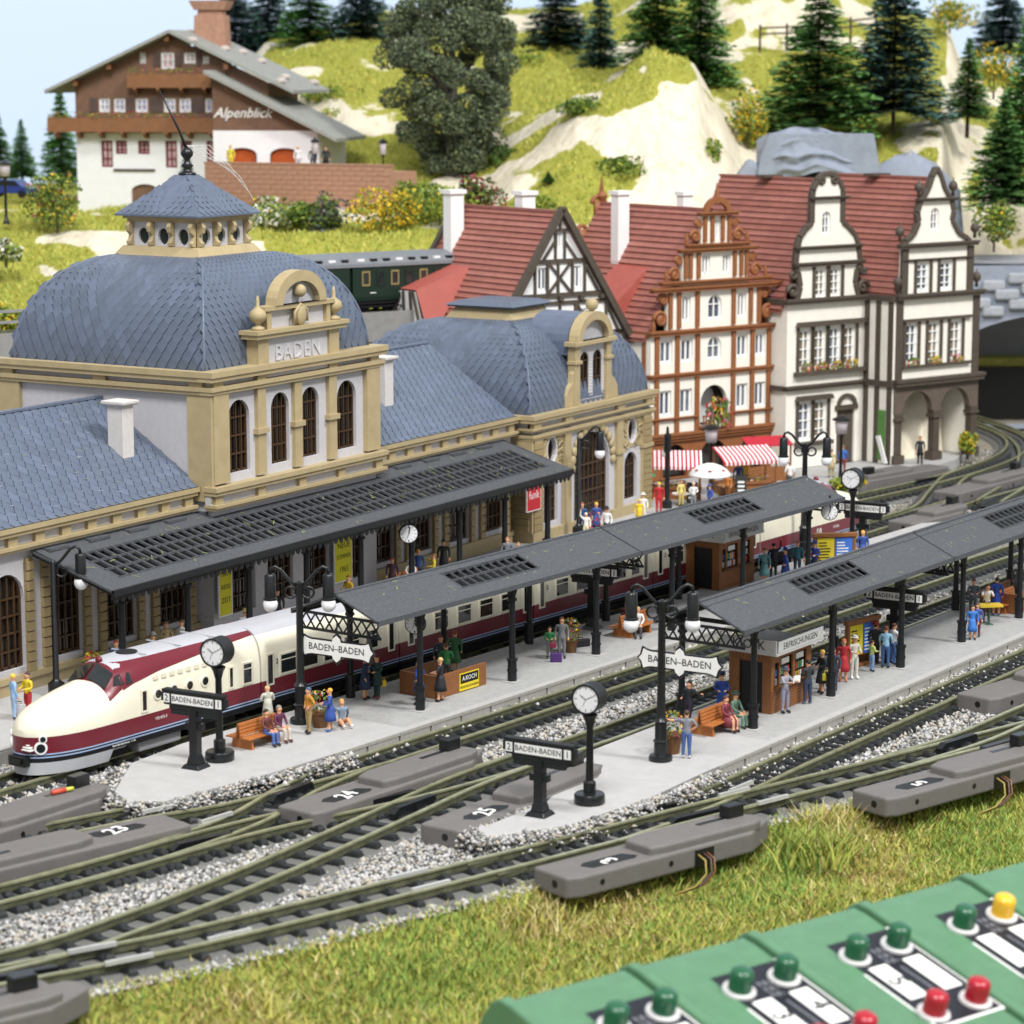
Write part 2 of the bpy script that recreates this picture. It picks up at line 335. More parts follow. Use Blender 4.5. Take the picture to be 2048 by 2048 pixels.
# edge panels along the near faces of both platforms
ep = MB(); ep.box(-.88, -.03, .2, .88, .03, .66); ep.box(-.97, -.05, .62, .97, .04, .74); ep.box(-.97, -.045, .0, -.88, .04, .62); epo = ep.build('edge_panel', m_edge); epm = epo.data; bpy.data.objects.remove(epo)
for q, A, s0, s1 in ((q1, A1, -3, 40), (q2, A2, -3, 40)):
    plat = [o for o in COL.objects if o.name.startswith('platform')][0 if q is q1 else 1]
    k = 0
    while s0 + k*1.96 < s1:
        part('edge_panel', epm, plat, (*q(s0 + k*1.96, -3.24), 0), R(A)); k += 1
# ================================================================ tracks
def sweep(pts, offs, w, z0, z1, m, k=None):
    n = len(pts); vs = []
    for i in range(n):
        d = pts[min(i+1, n-1)] - pts[max(i-1, 0)]; d = d/np.linalg.norm(d); nn = np.array([-d[1], d[0]])
        for o, z in ((offs-w/2, z0), (offs+w/2, z0), (offs+w/2, z1), (offs-w/2, z1)):
            p = pts[i] + nn*o; vs.append((p[0], p[1], z))
    fs = [(i*4+j, i*4+(j+1) % 4, (i+1)*4+(j+1) % 4, (i+1)*4+j) for i in range(n-1) for j in range(4)] + [(3,2,1,0), tuple((n-1)*4+j for j in range(4))]
    m.add(vs, fs, k)
def sleeper_mesh():
    m = MB(); m.taper(0, 0, 0, .36, 2.56, .15, .28, 2.46)
    for s in (-1.08, -.42, .42, 1.08): m.taper(0, s, .15, .3, .3, .24, .2, .2)
    o = m.build('sleeper', m_sleep); me = o.data; bpy.data.objects.remove(o); return me
SLM = sleeper_mesh()
def track(key, label, zoff, step, bed=True, s0=0, s1=1e9):
    pts = SPL[key]; t = thing('railway_track', label, 'track', (0, 0, 0)); z = .03 + zoff
    if bed:
        m = MB(); n = len(pts); vs = []
        for i in range(n):
            d = pts[min(i+1, n-1)] - pts[max(i-1, 0)]; d = d/np.linalg.norm(d); nn = np.array([-d[1], d[0]])
            for o, zz in ((-1.62, 0.004), (-1.4, .16), (1.4, .16), (1.62, .004)): p = pts[i] + nn*o; vs.append((p[0], p[1], zz + zoff))
        m.add(vs, [(i*4+j, i*4+j+1, (i+1)*4+j+1, (i+1)*4+j) for i in range(n-1) for j in range(3)]); m.build('track_bed', m_bed, t); z = .12 + zoff
    for o in (-.72, .72):
        m = MB(); sweep(pts, o, .1, z+.12, z+.34, m, 0); sweep(pts, o, .17, z+.34, z+.405, m, 1); m.build('rail', [m_rail, m_railtop], t)
    seg = np.linalg.norm(np.diff(pts, axis=0), axis=1); cum = np.concatenate([[0], np.cumsum(seg)]); s = .3; k = 0
    while s < cum[-1] and k < 295:
        x = np.interp(s, cum, pts[:, 0]); y = np.interp(s, cum, pts[:, 1]); i = min(np.searchsorted(cum, s), len(pts)-1); d = pts[i] - pts[i-1 if i else 0] if i else pts[1]-pts[0]
        dx = (x+94.78)*.8616 + (y+55.83)*.5075
        if dx < 190: part('sleeper', SLM, t, (x, y, z + random.uniform(-.004, .006)), math.atan2(d[1], d[0]) + random.uniform(-.02, .02)); k += 1
        s += step
    return t
TRK = {}
for i, (k, lb, st, bd) in enumerate([('A', 'straight track the cream and red train stands on', .75, False), ('B', 'track along the near edge of the first platform', .62, True),
        ('X', 'curved turnout branch joining the first platform track from the left', .95, True), ('C', 'track along the far edge of the second platform', .62, True),
        ('T2', 'second track from the front, running left from the point motor numbered 25', 1.1, True), ('T1', 'front-most track beside the grass bank', 1.12, True),
        ('D', 'track along the near edge of the second platform', .62, False), ('F', 'turnout branch behind the point motor numbered 5', 1.0, True),
        ('G', 'track curving away in front of the white gabled houses', .7, True), ('H', 'far turnout branch between train track and curved track', .8, True), ('K', 'outer far curved track heading for the stone tunnel', .7, True)]):
    TRK[k] = track(k, lb, .005*i, st, bd)
# black frog blocks, bright rail joiners
fm = MB(); fm.prism([(-1.3, 0), (1.3, 0), (1.15, .34), (-1.0, .38), (-1.3, .2)], -.13, .13); fo = fm.build('frog_block', m_black); frm = fo.data; bpy.data.objects.remove(fo)
for k, x, y, a in (('B', -20.7, -2, -16), ('X', -20.9, -3.2, 0), ('C', -19.9, -6.7, -16), ('T2', -20.1, -7.85, -2.7), ('X', -27.7, -2.7, -14), ('X', -27.4, -4.2, -16), ('D', -16.6, -15.3, -21), ('T1', -16.4, -17, -19), ('F', -2.2, -21.05, -11.5), ('T1', -2, -22.6, -14), ('T1', -40.6, -7.7, -28), ('H', 47.5, -.3, -8), ('G', 58, 4.2, -12)):
    part('frog_block', frm, TRK[k], (x, y, .22), R(a))
cm = MB(); cm.box(-.75, -.06, 0, .75, .06, .13); co = cm.build('rail_joiner', m_clip); cmm = co.data; bpy.data.objects.remove(co)
for k, x, y, a in (('B', -25.35, -.85, -20), ('X', -25.3, -3.2, -8), ('T1', -37.96, -8.2, -28), ('T1', -38.2, -9.75, -26), ('T1', -35, -10.95, -21), ('T1', -28, -13.55, -20), ('T1', -13.39, -17, -19), ('T1', -13.6, -18.6, -19), ('T1', -27.3, -12.3, -20), ('D', -12.6, -16.9, -6)):
    part('rail_joiner', cmm, TRK[k], (x, y, .53), R(a))
# ---------------------------------------------------------------- point motors
def motor(a, b, num, label, wires=False, extra=None):
    L = math.hypot(b[0]-a[0], b[1]-a[1]); ang = math.atan2(b[1]-a[1], b[0]-a[0])
    t = thing('point_motor', label, 'point motor', ((a[0]+b[0])/2, (a[1]+b[1])/2, .06), ang, 'point motors beside the turnouts'); h = L/2
    m = MB(); m.flat([(-h, -.85), (-h+.5, -1.05), (h-1.6, -1.05), (h, -.25), (h, .5), (h-.3, .75), (-h, .75)], 0, .72); m.build('housing', m_motor, t, bevel=.1, seg=3)
    m = MB(); m.flat([(-h*.25, -.8), (-h*.12, -.92), (h*.72, -.92), (h*.82, -.75), (h*.82, .5), (h*.72, .62), (-h*.12, .62), (-h*.25, .4)], .6, 1.0); m.build('coil_cover', m_motor, t, bevel=.18, seg=3)
    m = MB(); m.box(h*.62, -.15, .95, h*.62+.75, .3, 1.42); m.build('hand_lever', m_black, t, bevel=.04)
    m = MB(); m.box(h*.36, -.04, .99, h*.62, .16, 1.012); m.build('lever_slot', m_black, t)
    m = MB()
    for x in (-h*.72, -.1*h, h*.25): m.cyl((x, -1.062, .38), (x, -1.03, .38), .1)
    m.cyl((-h-.012, -.3, .4), (-h+.03, -.3, .4), .13); m.build('screw_hole', m_black, t)
    if num:
        m = MB(); m.flat([(-h*.72, -.6), (-h*.36, -.66), (-h*.3, -.5), (-h*.36, -.02), (-h*.7, -.0), (-h*.76, -.2)], .72, .728); p = m.build('number_plate', m_blackm, t)
        text(num, .9, m_white, p, (-h*.53, -.33, .735), (0, 0, R(14 if len(num) > 1 else 100) + (math.pi if b[0] < a[0] else 0)), ext=.004, name='number', offset=.014)
    if wires:
        m = MB(); m.box(h*.12, -1.066, .02, h*.3, -1.04, .6); m.build('cable_slot', m_black, t)
        for j, (c, dx) in enumerate((('9a8744', 0), ('5a4040', .25), ('74502c', .4))):
            mm = MB(); mm.tube([(h*.15+dx, -1.02, .45), (h*.16+dx, -1.35, .3), (h*.14+dx, -1.5, -.1), (h*.05+dx, -1.45, -.45), (-h*.12+dx, -1.3, -.6)], .035, 6); mm.build('cable', mat('cable%d' % j, c, .4), t, smooth=True)
    return t
motor((-25.4, -16.3), (-16.3, -19.5), '3', 'grey point motor numbered 3 at the edge of the grass', True)
motor((-11.8, -21.4), (-2.2, -24.6), '5', 'grey point motor numbered 5 at the right of the front track', True)
motor((-22.9, -10.6), (-13, -11.3), '25', 'grey point motor numbered 25 at the tip of the second platform')
motor((-23.6, -5.2), (-13.4, -6.4), '24', 'grey point motor numbered 24 beside the first platform track')
motor((-26.6, -2.6), (-36, .2), '23', 'grey point motor numbered 23 between the tracks at the left')
pm = motor((-34, 2.9), (-24.4, 2.2), None, 'grey point motor beside the red train nose')
tag(MB().tube([(-27.3, 2.35, 1.16), (-26.75, 2.2, 1.16)], .09, 7).tube([(-26.75, 2.2, 1.16), (-26.45, 2.1, 1.16)], .075, 7, 1).build('cable_plug', [mat('plug_red', 'c8503c', .4), mat('plug_yellow', 'c8c850', .4)], smooth=True), 'small red and yellow cable plug lying on the motor by the train nose', 'cable plug')
motor((-52, -6.0), (-40.9, -10.4), None, 'grey point motor in the bottom left corner')
motor((3.9, -19.3), (13, -21.6), None, 'grey point motor behind the second platform track at the right edge')
motor((62.5, 5.0), (53.8, 7.2), None, 'blurred point motor in front of the white arcaded house')
motor((52.4, .8), (63.5, -.6), None, 'blurred point motor between the far curved tracks')
motor((41.2, -.9), (48, -2), None, 'far point motor behind the pole clock on the right')
# ---------------------------------------------------------------- loose ballast
allp = np.concatenate([SPL[k] for k in SPL if k not in ('A', 'D')]); flex = np.concatenate([SPL['A'], SPL['D']])
def scatter(n, x0, x1, y0, y1): return np.column_stack([RNG.uniform(x0, x1, n), RNG.uniform(y0, y1, n)])
P = np.concatenate([scatter(95000, -46, -10, -22, 9), scatter(60000, -10, 24, -24, 6), scatter(15000, 24, 75, -20, 8)])
def inpoly(P, poly):
    poly = np.array(poly); c = np.zeros(len(P), bool); j = len(poly)-1
    for i in range(len(poly)):
        a, b = poly[i], poly[j]; c ^= ((a[1] > P[:, 1]) != (b[1] > P[:, 1])) & (P[:, 0] < (b[0]-a[0])*(P[:, 1]-a[1])/(b[1]-a[1]+1e-9)+a[0]); j = i
    return c
def mind(P, Q):
    out = np.empty(len(P))
    for i in range(0, len(P), 4000): out[i:i+4000] = np.sqrt(((P[i:i+4000, None]-Q[None])**2).sum(2).min(1))
    return out
ok = (mind(P, allp[::2]) > 1.25) & inpoly(P, [tuple(p) for p in south] + [(80, -30), (80, 9), (-60, 20)])
for poly in ([(-21.6, 3.45), (-24.9, 1.55), (-25.6, .4), (-24.9, -.75), (-20, -1.75), q1(-4, -3.1), q1(54, -3.1), q1(54, 2.3)], [(-22.4, -11.85), (-23, -12.6), (-20.4, -14.2), (-16, -14.9), q2(-5, -3.1), q2(52, -3.1), q2(52, 1.75), (-14.2, -10.95), (-18.2, -12.15)], [(-60, 11.6), (-40, 10.4), (-16, 8.3), (0, 6.9), (22, 4.9), (40, 3.6), (41, 40), (-60, 40)]): ok &= ~inpoly(P, poly)
P = P[ok]; n0 = len(P)
ex = [np.array(q(s_, -3.3 - abs(RNG.normal(0, .22)))) for q, s1_, k_ in ((q1, 34, 5000), (q2, 34, 6500)) for s_ in RNG.uniform(-8, s1_, k_)]; 
for tip in ([(-21.6, 3.45), (-24.9, 1.55), (-25.6, .4), (-24.9, -.75), (-20, -1.75), (-16.2, -2.45)], [(-18.2, -12.15), (-22.4, -11.85), (-23, -12.6), (-20.4, -14.2), (-16, -15.0), (-11.5, -15.3)]):
    for (ax, ay), (bx, by) in zip(tip[:-1], tip[1:]):
        L_ = math.hypot(bx-ax, by-ay); nx_, ny_ = (by-ay)/L_, -(bx-ax)/L_
        cxy = np.array([-18., 1.] if ay > -8 else [-18., -13.3])
        if np.dot([nx_, ny_], np.array([ax, ay])-cxy) < 0: nx_, ny_ = -nx_, -ny_
        for _ in range(int(L_*260)):
            u_ = RNG.random(); o_ = abs(RNG.normal(0, .28)); ex.append(np.array([ax+(bx-ax)*u_+nx_*(o_+.03), ay+(by-ay)*u_+ny_*(o_+.03)]))
P = np.concatenate([P, np.array(ex)]); n = len(P); lift = np.zeros(n); lift[n0:] = RNG.uniform(0, .34, n-n0)**1.3; lift[n0+11500:] = RNG.uniform(0, .62, n-n0-11500); sz = RNG.uniform(.06, .13, n)*np.where(RNG.random(n) < .1, 1.35, 1)
oc = np.array([(1,0,0),(-1,0,0),(0,1,0),(0,-1,0),(0,0,1),(0,0,-1)], float); of = np.array([(0,2,4),(2,1,4),(1,3,4),(3,0,4),(2,0,5),(1,2,5),(3,1,5),(0,3,5)])
V = oc[None]*RNG.uniform(.6, 1.25, (n, 6, 1)) + RNG.normal(0, .2, (n, 6, 3)); an = RNG.uniform(0, 6.28, n); ca, sa = np.cos(an), np.sin(an)
V = np.stack([V[:, :, 0]*ca[:, None]-V[:, :, 1]*sa[:, None], V[:, :, 0]*sa[:, None]+V[:, :, 1]*ca[:, None], V[:, :, 2]*.75], 2)*sz[:, None, None]
V += np.column_stack([P, .02 + sz*.3 + RNG.uniform(0, .08, n) + lift])[:, None]
F = (of[None] + (np.arange(n)*6)[:, None, None]).reshape(-1, 3); mi = RNG.choice(4, n, p=[.42, .27, .13, .18])
tag(raw('ballast', V.reshape(-1, 3), F, [m_st1, m_st2, m_st3, m_st4], mi=np.repeat(mi, 8)), 'loose pale grey track ballast between the rails', 'ballast', kind='stuff')
# clinker glued against the platform faces
# ================================================================ the station
m_tan = mat('station_tan', 'b09f7a', .55, .08, 1.5, .05, 14)
m_tanb = mat('station_brick', '9c8a64', .6, .1, 2, .1, 14)
m_lil = mat('station_wall', 'c2c0c4', .75, .05, 4, .15, 40)
m_slate = mat('slate', '5e687a', .4, .1, 1.2, .15, 30)
m_slate2 = mat('slate_pale', '646e82', .4, .1, 1.2, .15, 30)
m_slate3 = mat('slate_dark', '5a6474', .4, .1, 1.2, .15, 30)
m_wbrown = mat('window_brown', '46321f', .45, .12, 3)
m_pane = glass('dark_glass', '1a1612', .12)
m_pane2 = glass('shop_glass', '2a2420')
m_chim = mat('chimney_plaster', 'd2cdca', .8, .06, 4, .2, 20)
m_pearl = mat('pearl_trim', 'd8d6d6', .5, .05, 3)
m_can = mat('canopy_felt', '55585d', .8, .3, 9, .8, 24, detail=8)
m_canfr = mat('canopy_iron', '1b1d20', .4, .2, 4)
m_dark = mat('opening_shade', '0c0d0e', .5, .2, 3)  # flat black that paints the shade inside openings
ST = thing('station_building', 'large tan and grey station with slate domes behind the train', 'station', (3.4, 13.5, 0))
def fx(a, y, z): return (a, y, z)
def slate_mesh(m, size=.5):
    b = MB(); w = size*.5; t = .03
    top = [(0, 0, size*.66), (w*.96, .0, 0), (0, -.02, -size*.66), (-w*.96, .0, 0)]
    b.add([(x, y-t, z) for x, y, z in top] + [(x, y+.02, z) for x, y, z in top], [(0,1,2,3), (1,2,6,5), (2,3,7,6), (0,1,5,4), (3,0,4,7)])
    o = b.build('slate', m); me = o.data; bpy.data.objects.remove(o); return me
def slates_on(fn, nu, nv, size, root, n_parts, mats, clip=None, key=None, tilt=.06):
    "fn(u,v)->point on a roof; diamond slates laid in offset rows; the largest-showing n_parts are own parts, the rest one part"
    items = []
    for j in range(nv):
        for i in range(nu):
            u = (i + (.5 if j % 2 else 0))/nu; v = (j+.5)/nv
            if u > 1: continue
            p = Vector(fn(u, v)); e = 1e-3; du = Vector(fn(min(u+e, 1), v)) - Vector(fn(max(u-e, 0), v)); dv = Vector(fn(u, min(v+e, 1))) - Vector(fn(u, max(v-e, 0)))
            if du.length < 1e-6 or dv.length < 1e-6: continue
            du.normalize(); dv.normalize(); nn = du.cross(dv).normalized()
            if clip and not clip(p): continue
            dv = nn.cross(du).normalized(); items.append((p, du, dv, nn))
    items.sort(key=key or (lambda t: -t[0].z))
    meshes = [slate_mesh(m, size) for m in mats]
    ta = Matrix.Rotation(tilt, 3, 'X')
    def mtx(t):
        p, du, dv, nn = t; M = Matrix((du, -nn, dv)).transposed() @ ta; return M, p
    for t in items[:n_parts]:
        M, p = mtx(t); o = bpy.data.objects.new('slate', random.choices(meshes, [5, 2, 3][:len(meshes)])[0]); COL.objects.link(o); o.parent = root; o.matrix_local = Matrix.Translation(p) @ M.to_4x4()
    b = MB(); base = meshes[0]; bv = [v.co.copy() for v in base.vertices]; bf = [tuple(f.vertices) for f in base.polygons]
    for t in items[n_parts:]:
        M, p = mtx(t); b.add([M @ v + p for v in bv], bf, random.choices(range(len(mats)), [5, 2, 3][:len(mats)])[0])
    if b.v: o = b.build('slates', mats, root); o['kind'] = 'stuff'
def dome(root, cx, cy, hx, hy, z0, z1, top, n_parts):
    hx0, hy0 = hx, hy
    def prof(v): # v 0 at eave
        t = v*math.pi/2*.93 + .06; c = math.cos(t)**.9; s = math.sin(t)
        k = (c - math.cos(math.pi/2*.93+.06)**.9)/(math.cos(.06)**.9 - math.cos(math.pi/2*.93+.06)**.9); return k, z0 + (z1-z0)*(s-math.sin(.06))/(math.sin(math.pi/2*.93+.06)-math.sin(.06))
    m = MB(); n = 16; vs = []
    for j in range(n+1):
        k, z = prof(j/n); a = top+(hx-top)*k; b = top+(hy-top)*k; vs += [(cx-a,cy-b,z),(cx+a,cy-b,z),(cx+a,cy+b,z),(cx-a,cy+b,z)]
    fs = [(j*4+i, j*4+(i+1)%4, (j+1)*4+(i+1)%4, (j+1)*4+i) for j in range(n) for i in range(4)] + [tuple(n*4+i for i in range(4))]
    m.add(vs, fs); d = m.build('dome', m_slate, root, smooth=False)
    m = MB(); m.box(cx-hx-.25, cy-hy-.25, z0-.1, cx+hx+.25, cy+hy+.25, z0+.02); m.build('dome_gutter', m_slate3, d)
    for sx, sy in ((-1,-1),(1,-1),(-1,1)):
        m = MB(); pts = []
        for j in range(n+1): k, z = prof(j/n); pts.append((cx+sx*(top+(hx-top)*k+.02), cy+sy*(top+(hy-top)*k+.02), z+.01))
        m.tube(pts, .07, 6); m.build('hip_lead', m_slate2, d, smooth=True)
    def left(u, v): k, z = prof(v); a = top+(hx-top)*k; b = top+(hy-top)*k; return (cx-a-.01, cy+b-2*b*u, z)
    def front(u, v): k, z = prof(v); a = top+(hx-top)*k; b = top+(hy-top)*k; return (cx-a+2*a*u, cy-b-.01, z)
    sz = .56
    slates_on(left, int(2*hy0/sz), 17, sz*1.04, d, n_parts, [m_slate, m_slate2, m_slate3], key=lambda t: (t[0].y, -t[0].z))
    slates_on(front, int(2*hx0/sz), 17, sz*1.04, d, n_parts, [m_slate, m_slate3], key=lambda t: (t[0].x, -t[0].z))
    return d
def rail_course(m, x0, x1, y, z, h, out, k=None):
    "moulded string course along x on the plane y (front is -y)"
    m.box(x0, y-out, z, x1, y+.3, z+h*.45, k); m.box(x0-.05, y-out-.08, z+h*.45, x1+.05, y+.3, z+h, k)
# --- central tower -------------------------------------------------
hx = 6.55; D = 12.0
TW = ST
wins = [(-4.45, 1.6), (-1.3, 1.4), (1.1, 1.4), (4.1, 1.6)]
m = MB(); holes = [arch(c, w, 8.05, 11.3) for c, w in wins]
low = [arch(c, 2.0, 1.7, 5.6) for c in (-4.4, -1.45, 1.45, 4.4)]
m.wall(rect(-hx, hx, .7, 12.4), holes + low, 0, .35); wl = m.build('wall', m_lil, ST)
m = MB(); m.box(-hx, .35, .7, -hx+.3, D, 12.4); m.build('wall', m_lil, ST)
m = MB(); m.box(hx-.3, .35, .7, hx, D, 12.4); m.box(-hx+.3, D-.3, .7, hx-.3, D, 12.4); m.build('wall', m_lil, ST)
for h in holes: window(ST, h, .2, None, m_wbrown, m_pane, (3, 3), .07, .12)
for h in low: window(ST, h, .2, None, m_wbrown, m_pane2, (3, 4), .09, .12)
def pilaster(m, x, w, z0, z1, y=0, out=.22):
    m.box(x-w/2, y-out, z0, x+w/2, y+.05, z1)
for x, w in ((-hx+.5, 1.12), (hx-.5, 1.12), (-2.95, .62), (-.1, .6), (2.7, .62)):
    m = MB(); pilaster(m, x, w, 7.75, 11.8, 0, .26 if abs(x) > 5 else .2)
    if abs(x) < 5: m.box(x-w/2-.12, -.3, 9.62, x+w/2+.12, .05, 9.86)
    m.build('pilaster', m_tan, ST)
# left flank corner pilasters and courses
m = MB(); m.box(-hx-.22, -.2, 7.0, -hx+.05, 1.1, 11.8); m.box(-hx-.22, D-1.3, 7.0, -hx+.05, D+.2, 11.8); m.build('pilaster', m_tan, ST)
m = MB()
for z, h, o in ((11.72, .34, .3), (12.3, .45, .42)):
    rail_course(m, -hx-o, hx+o, 0, z, h, o); m.box(-hx-o, .3, z, -hx, D+o, z+h*.45); m.box(-hx-o-.08, .3, z+h*.45, -hx, D+o, z+h); m.box(hx, .3, z, hx+o, D+o, z+h)
m.build('cornice', m_tan, ST)
m = MB()
for x in (-hx+.35, -2.95, 2.7, hx-.35): m.box(x-.35, -.24, 12.06, x+.35, 0, 12.3)
for y in (.6, 6, D-.6): m.box(-hx-.24, y-.35, 12.06, -hx, y+.35, 12.3)
m.build('frieze_block', m_tan, ST)
# balustrade band under the tower windows, across the whole front
def band(x0, x1, y, n, first=True):
    m = MB(); rail_course(m, x0, x1, y, 6.62, .24, .3); rail_course(m, x0-.06, x1+.06, y, 7.28, .38, .34); o = m.build('balustrade', m_tan, ST)
    m = MB(); m.box(x0, y-.02, 6.86, x1, y+.28, 7.28); m.build('band_panel', m_lil, o)
    b = MB(); b.box(-.28, -.2, 0, .28, 0, .42); bo = b.build('baluster', m_tan); me = bo.data; bpy.data.objects.remove(bo)
    for i in range(n): part('baluster', me, o, (x0+.4 + (x1-x0-.8)*i/(n-1), y, 6.86))
band(-hx-.25, hx+.25, -.12, 5); band(-hx-.22-14.2, -hx-.4, .82, 9); band(hx+.4, hx+14.4, .82, 9)
# central gable with the name
m = MB(); m.box(-3.3, -.3, 12.2, -2.5, .35, 14.0); m.box(2.3, -.3, 12.2, 3.1, .35, 14.0); m.box(-3.65, -.5, 13.9, 3.45, .4, 14.1); m.box(-3.75, -.6, 14.1, 3.55, .45, 14.28); gb = m.build('gable', m_tan, ST)
m = MB(); m.box(-2.5, -.18, 12.1, 2.3, .3, 13.9); m.build('gable_panel', m_lil, gb)
text('BADEN', 1.05, mat('name_relief', 'cac8cb', .7, .04), gb, (-.1, -.19, 13.12), ext=.05, spacing=1.12)
m = MB(); m.box(-2.6, -.3, 14.28, -2.25, .2, 15.15); m.box(2.1, -.3, 14.28, 2.4, .2, 15.15); m.box(-.35, -.3, 14.28, .2, .2, 15.1); m.box(-2.85, -.4, 15.1, 2.65, .25, 15.3)
m.wall([(-2.1, 15.3), (1.9, 15.3)] + [(-.1+2.0*math.cos(math.pi*i/14), 15.3+1.5*math.sin(math.pi*i/14)) for i in range(1, 14)], [[(-1.55, 15.3), (1.35, 15.3)] + [(-.1+1.45*math.cos(math.pi*i/14), 15.3+1.0*math.sin(math.pi*i/14)) for i in range(1, 14)]], -.45, .15); m.build('pediment', m_tan, gb)
m = MB(); m.box(-2.25, -.1, 14.28, 2.1, .15, 15.1); m.prism([(-1.6, 15.3), (1.4, 15.3)] + [(-.1+1.5*math.cos(math.pi*i/14), 15.3+1.05*math.sin(math.pi*i/14)) for i in range(1, 14)], -.1, .1); m.build('tympanum', m_lil, gb)
m = MB(); m.sph((-.1, -.4, 14.75), (.38, .16, .5)); m.tube([(-.55, -.38, 14.4), (-.6, -.42, 14.9), (-.2, -.42, 15.25), (.3, -.42, 15.0), (.35, -.4, 14.45)], .08); m.sph((-.1, -.35, 15.85), .3); m.build('cartouche', m_tan, gb, smooth=True)
for x in (-3.1, 2.9):
    m = MB(); m.lathe((x, -.15, 14.28), [(.3, 0), (.3, .12), (.12, .2), (.12, .3), (.34, .45), (.42, .65), (.34, .85), (.16, .98), (.08, 1.05), (.09, 1.3), (.03, 1.55)], 12); m.build('finial', m_tan, gb, smooth=True)
DM = dome(ST, 0, 5.8, 6.45, 5.45, 12.72, 17.3, 2.35, 150)
# lantern
LN = MB(); LN.taper(0, 6, 17.2, 5.1, 5.1, 17.75, 4.3, 4.3); LN.box(-2.3, 3.7, 17.2, 2.3, 8.3, 17.3); ln = LN.build('lantern', m_tan, ST)
m = MB()
def circ(c, z, r, n=14): return [(c+r*.8*math.cos(2*math.pi*i/n), z+r*math.sin(2*math.pi*i/n)) for i in range(n)]
hs = [circ(c, 18.2, .38) for c in (-1.15, 0, 1.15)]
m.wall(rect(-1.9, 1.9, 17.7, 18.85), hs, 4.1, 4.3); m.wall(rect(-1.9, 1.9, 17.7, 18.85), hs, -1.9, -1.7, lambda a, y, z: (y, 6+a, z)); m.box(1.7, 4.3, 17.7, 1.9, 7.9, 18.85); m.box(-1.7, 7.7, 17.7, 1.7, 7.9, 18.85); m.build('lantern_wall', m_lil, ln)
for a in (-1.15, 0, 1.15):
    for fr in (None, lambda a_, y, z: (y-6.0, 6+a_, z)):
        g = MB(); g.prism(circ(a, 18.2, .4), 4.24, 4.27, fr); g.build('lantern_pane', glass('lantern_glass', '1a2420'), ln)
m = MB(); m.box(-2.0, 4.0, 18.85, 2.0, 8.0, 18.98); m.box(-2.15, 3.85, 18.98, 2.15, 8.15, 19.1); m.build('lantern_cornice', m_tan, ln)
def bracket(a, fr):
    m = MB()
    m.prism([(-.02, 17.75), (-.3, 17.78), (-.34, 17.95), (-.2, 18.05), (-.14, 18.25), (-.36, 18.42), (-.42, 18.68), (-.3, 18.86), (0, 18.86)], a-.11, a+.11, fr); m.build('scroll_bracket', m_tan, ln, bevel=.03)
for a in (-1.8, -.58, .58, 1.8):
    bracket(a, lambda p, q, z: (q, 4.1+p, z)); bracket(a, lambda p, q, z: (-1.9+p, 6+q, z))
m = MB(); zz = 19.12; e = 2.42; m.box(-e, 6-e, zz, e, 6+e, zz+.08); m.add([(-e, 6-e, zz+.08), (e, 6-e, zz+.08), (e, 6+e, zz+.08), (-e, 6+e, zz+.08), (-.3, 5.7, 20.95), (.3, 5.7, 20.95), (.3, 6.3, 20.95), (-.3, 6.3, 20.95)], [(0,1,5,4),(1,2,6,5),(2,3,7,6),(3,0,4,7),(4,5,6,7)]); lr = m.build('lantern_roof', m_slate, ln)
E2 = 2.42
def lrl(u, v): k = E2*(1-v)+.3*v; return (-k-.005, 6+k-2*k*u, 19.2+1.75*v)
def lrf(u, v): k = E2*(1-v)+.3*v; return (-k+2*k*u, 6-k-.005, 19.2+1.75*v)
slates_on(lambda u, v: lrl(.07+.86*u, .05+.9*v), 9, 7, .46, lr, 0, [m_slate2, m_slate]); slates_on(lambda u, v: lrf(.07+.86*u, .05+.9*v), 9, 7, .46, lr, 0, [m_slate, m_slate3])
m = MB(); m.lathe((0, 6, 20.95), [(.42, 0), (.42, .08), (.25, .14), (.16, .3), (.3, .42), (.16, .56), (.12, .7), (.28, .9), (.3, 1.05), (.2, 1.2), (.05, 1.3)], 12); m.build('lantern_finial', m_black, ln, smooth=True)
m = MB(); m.tube([(0, 6, 22.1), (-.3, 6.2, 23.0), (-.9, 6.8, 24.8)], [.07, .06, .04], 7); m.build('flag_pole', m_black, ln, smooth=True)
m = MB()
for j in range(5): m.tube([(0, 6, 22.3), (.4+.1*j, 5.7-.1*j, 21.9+.1*j), (.9+.2*j, 5.2-.25*j, 21.6-.2*j), (1.5+.15*j, 4.6-.2*j, 21.4-.4*j)], .012, 4)
for c in ((2.3, 3.8, 19.2), (2.25, 3.85, 18.9)):
    m.tube([(c[0]+.25*math.cos(t*.8), c[1]+.1*math.sin(t*.7), c[2]+.32*math.sin(t)-.04*t) for t in np.linspace(0, 9, 20)], .01, 4)
m.build('glue_thread', mat('glue', 'd8d8d4', .3, .05), ln)
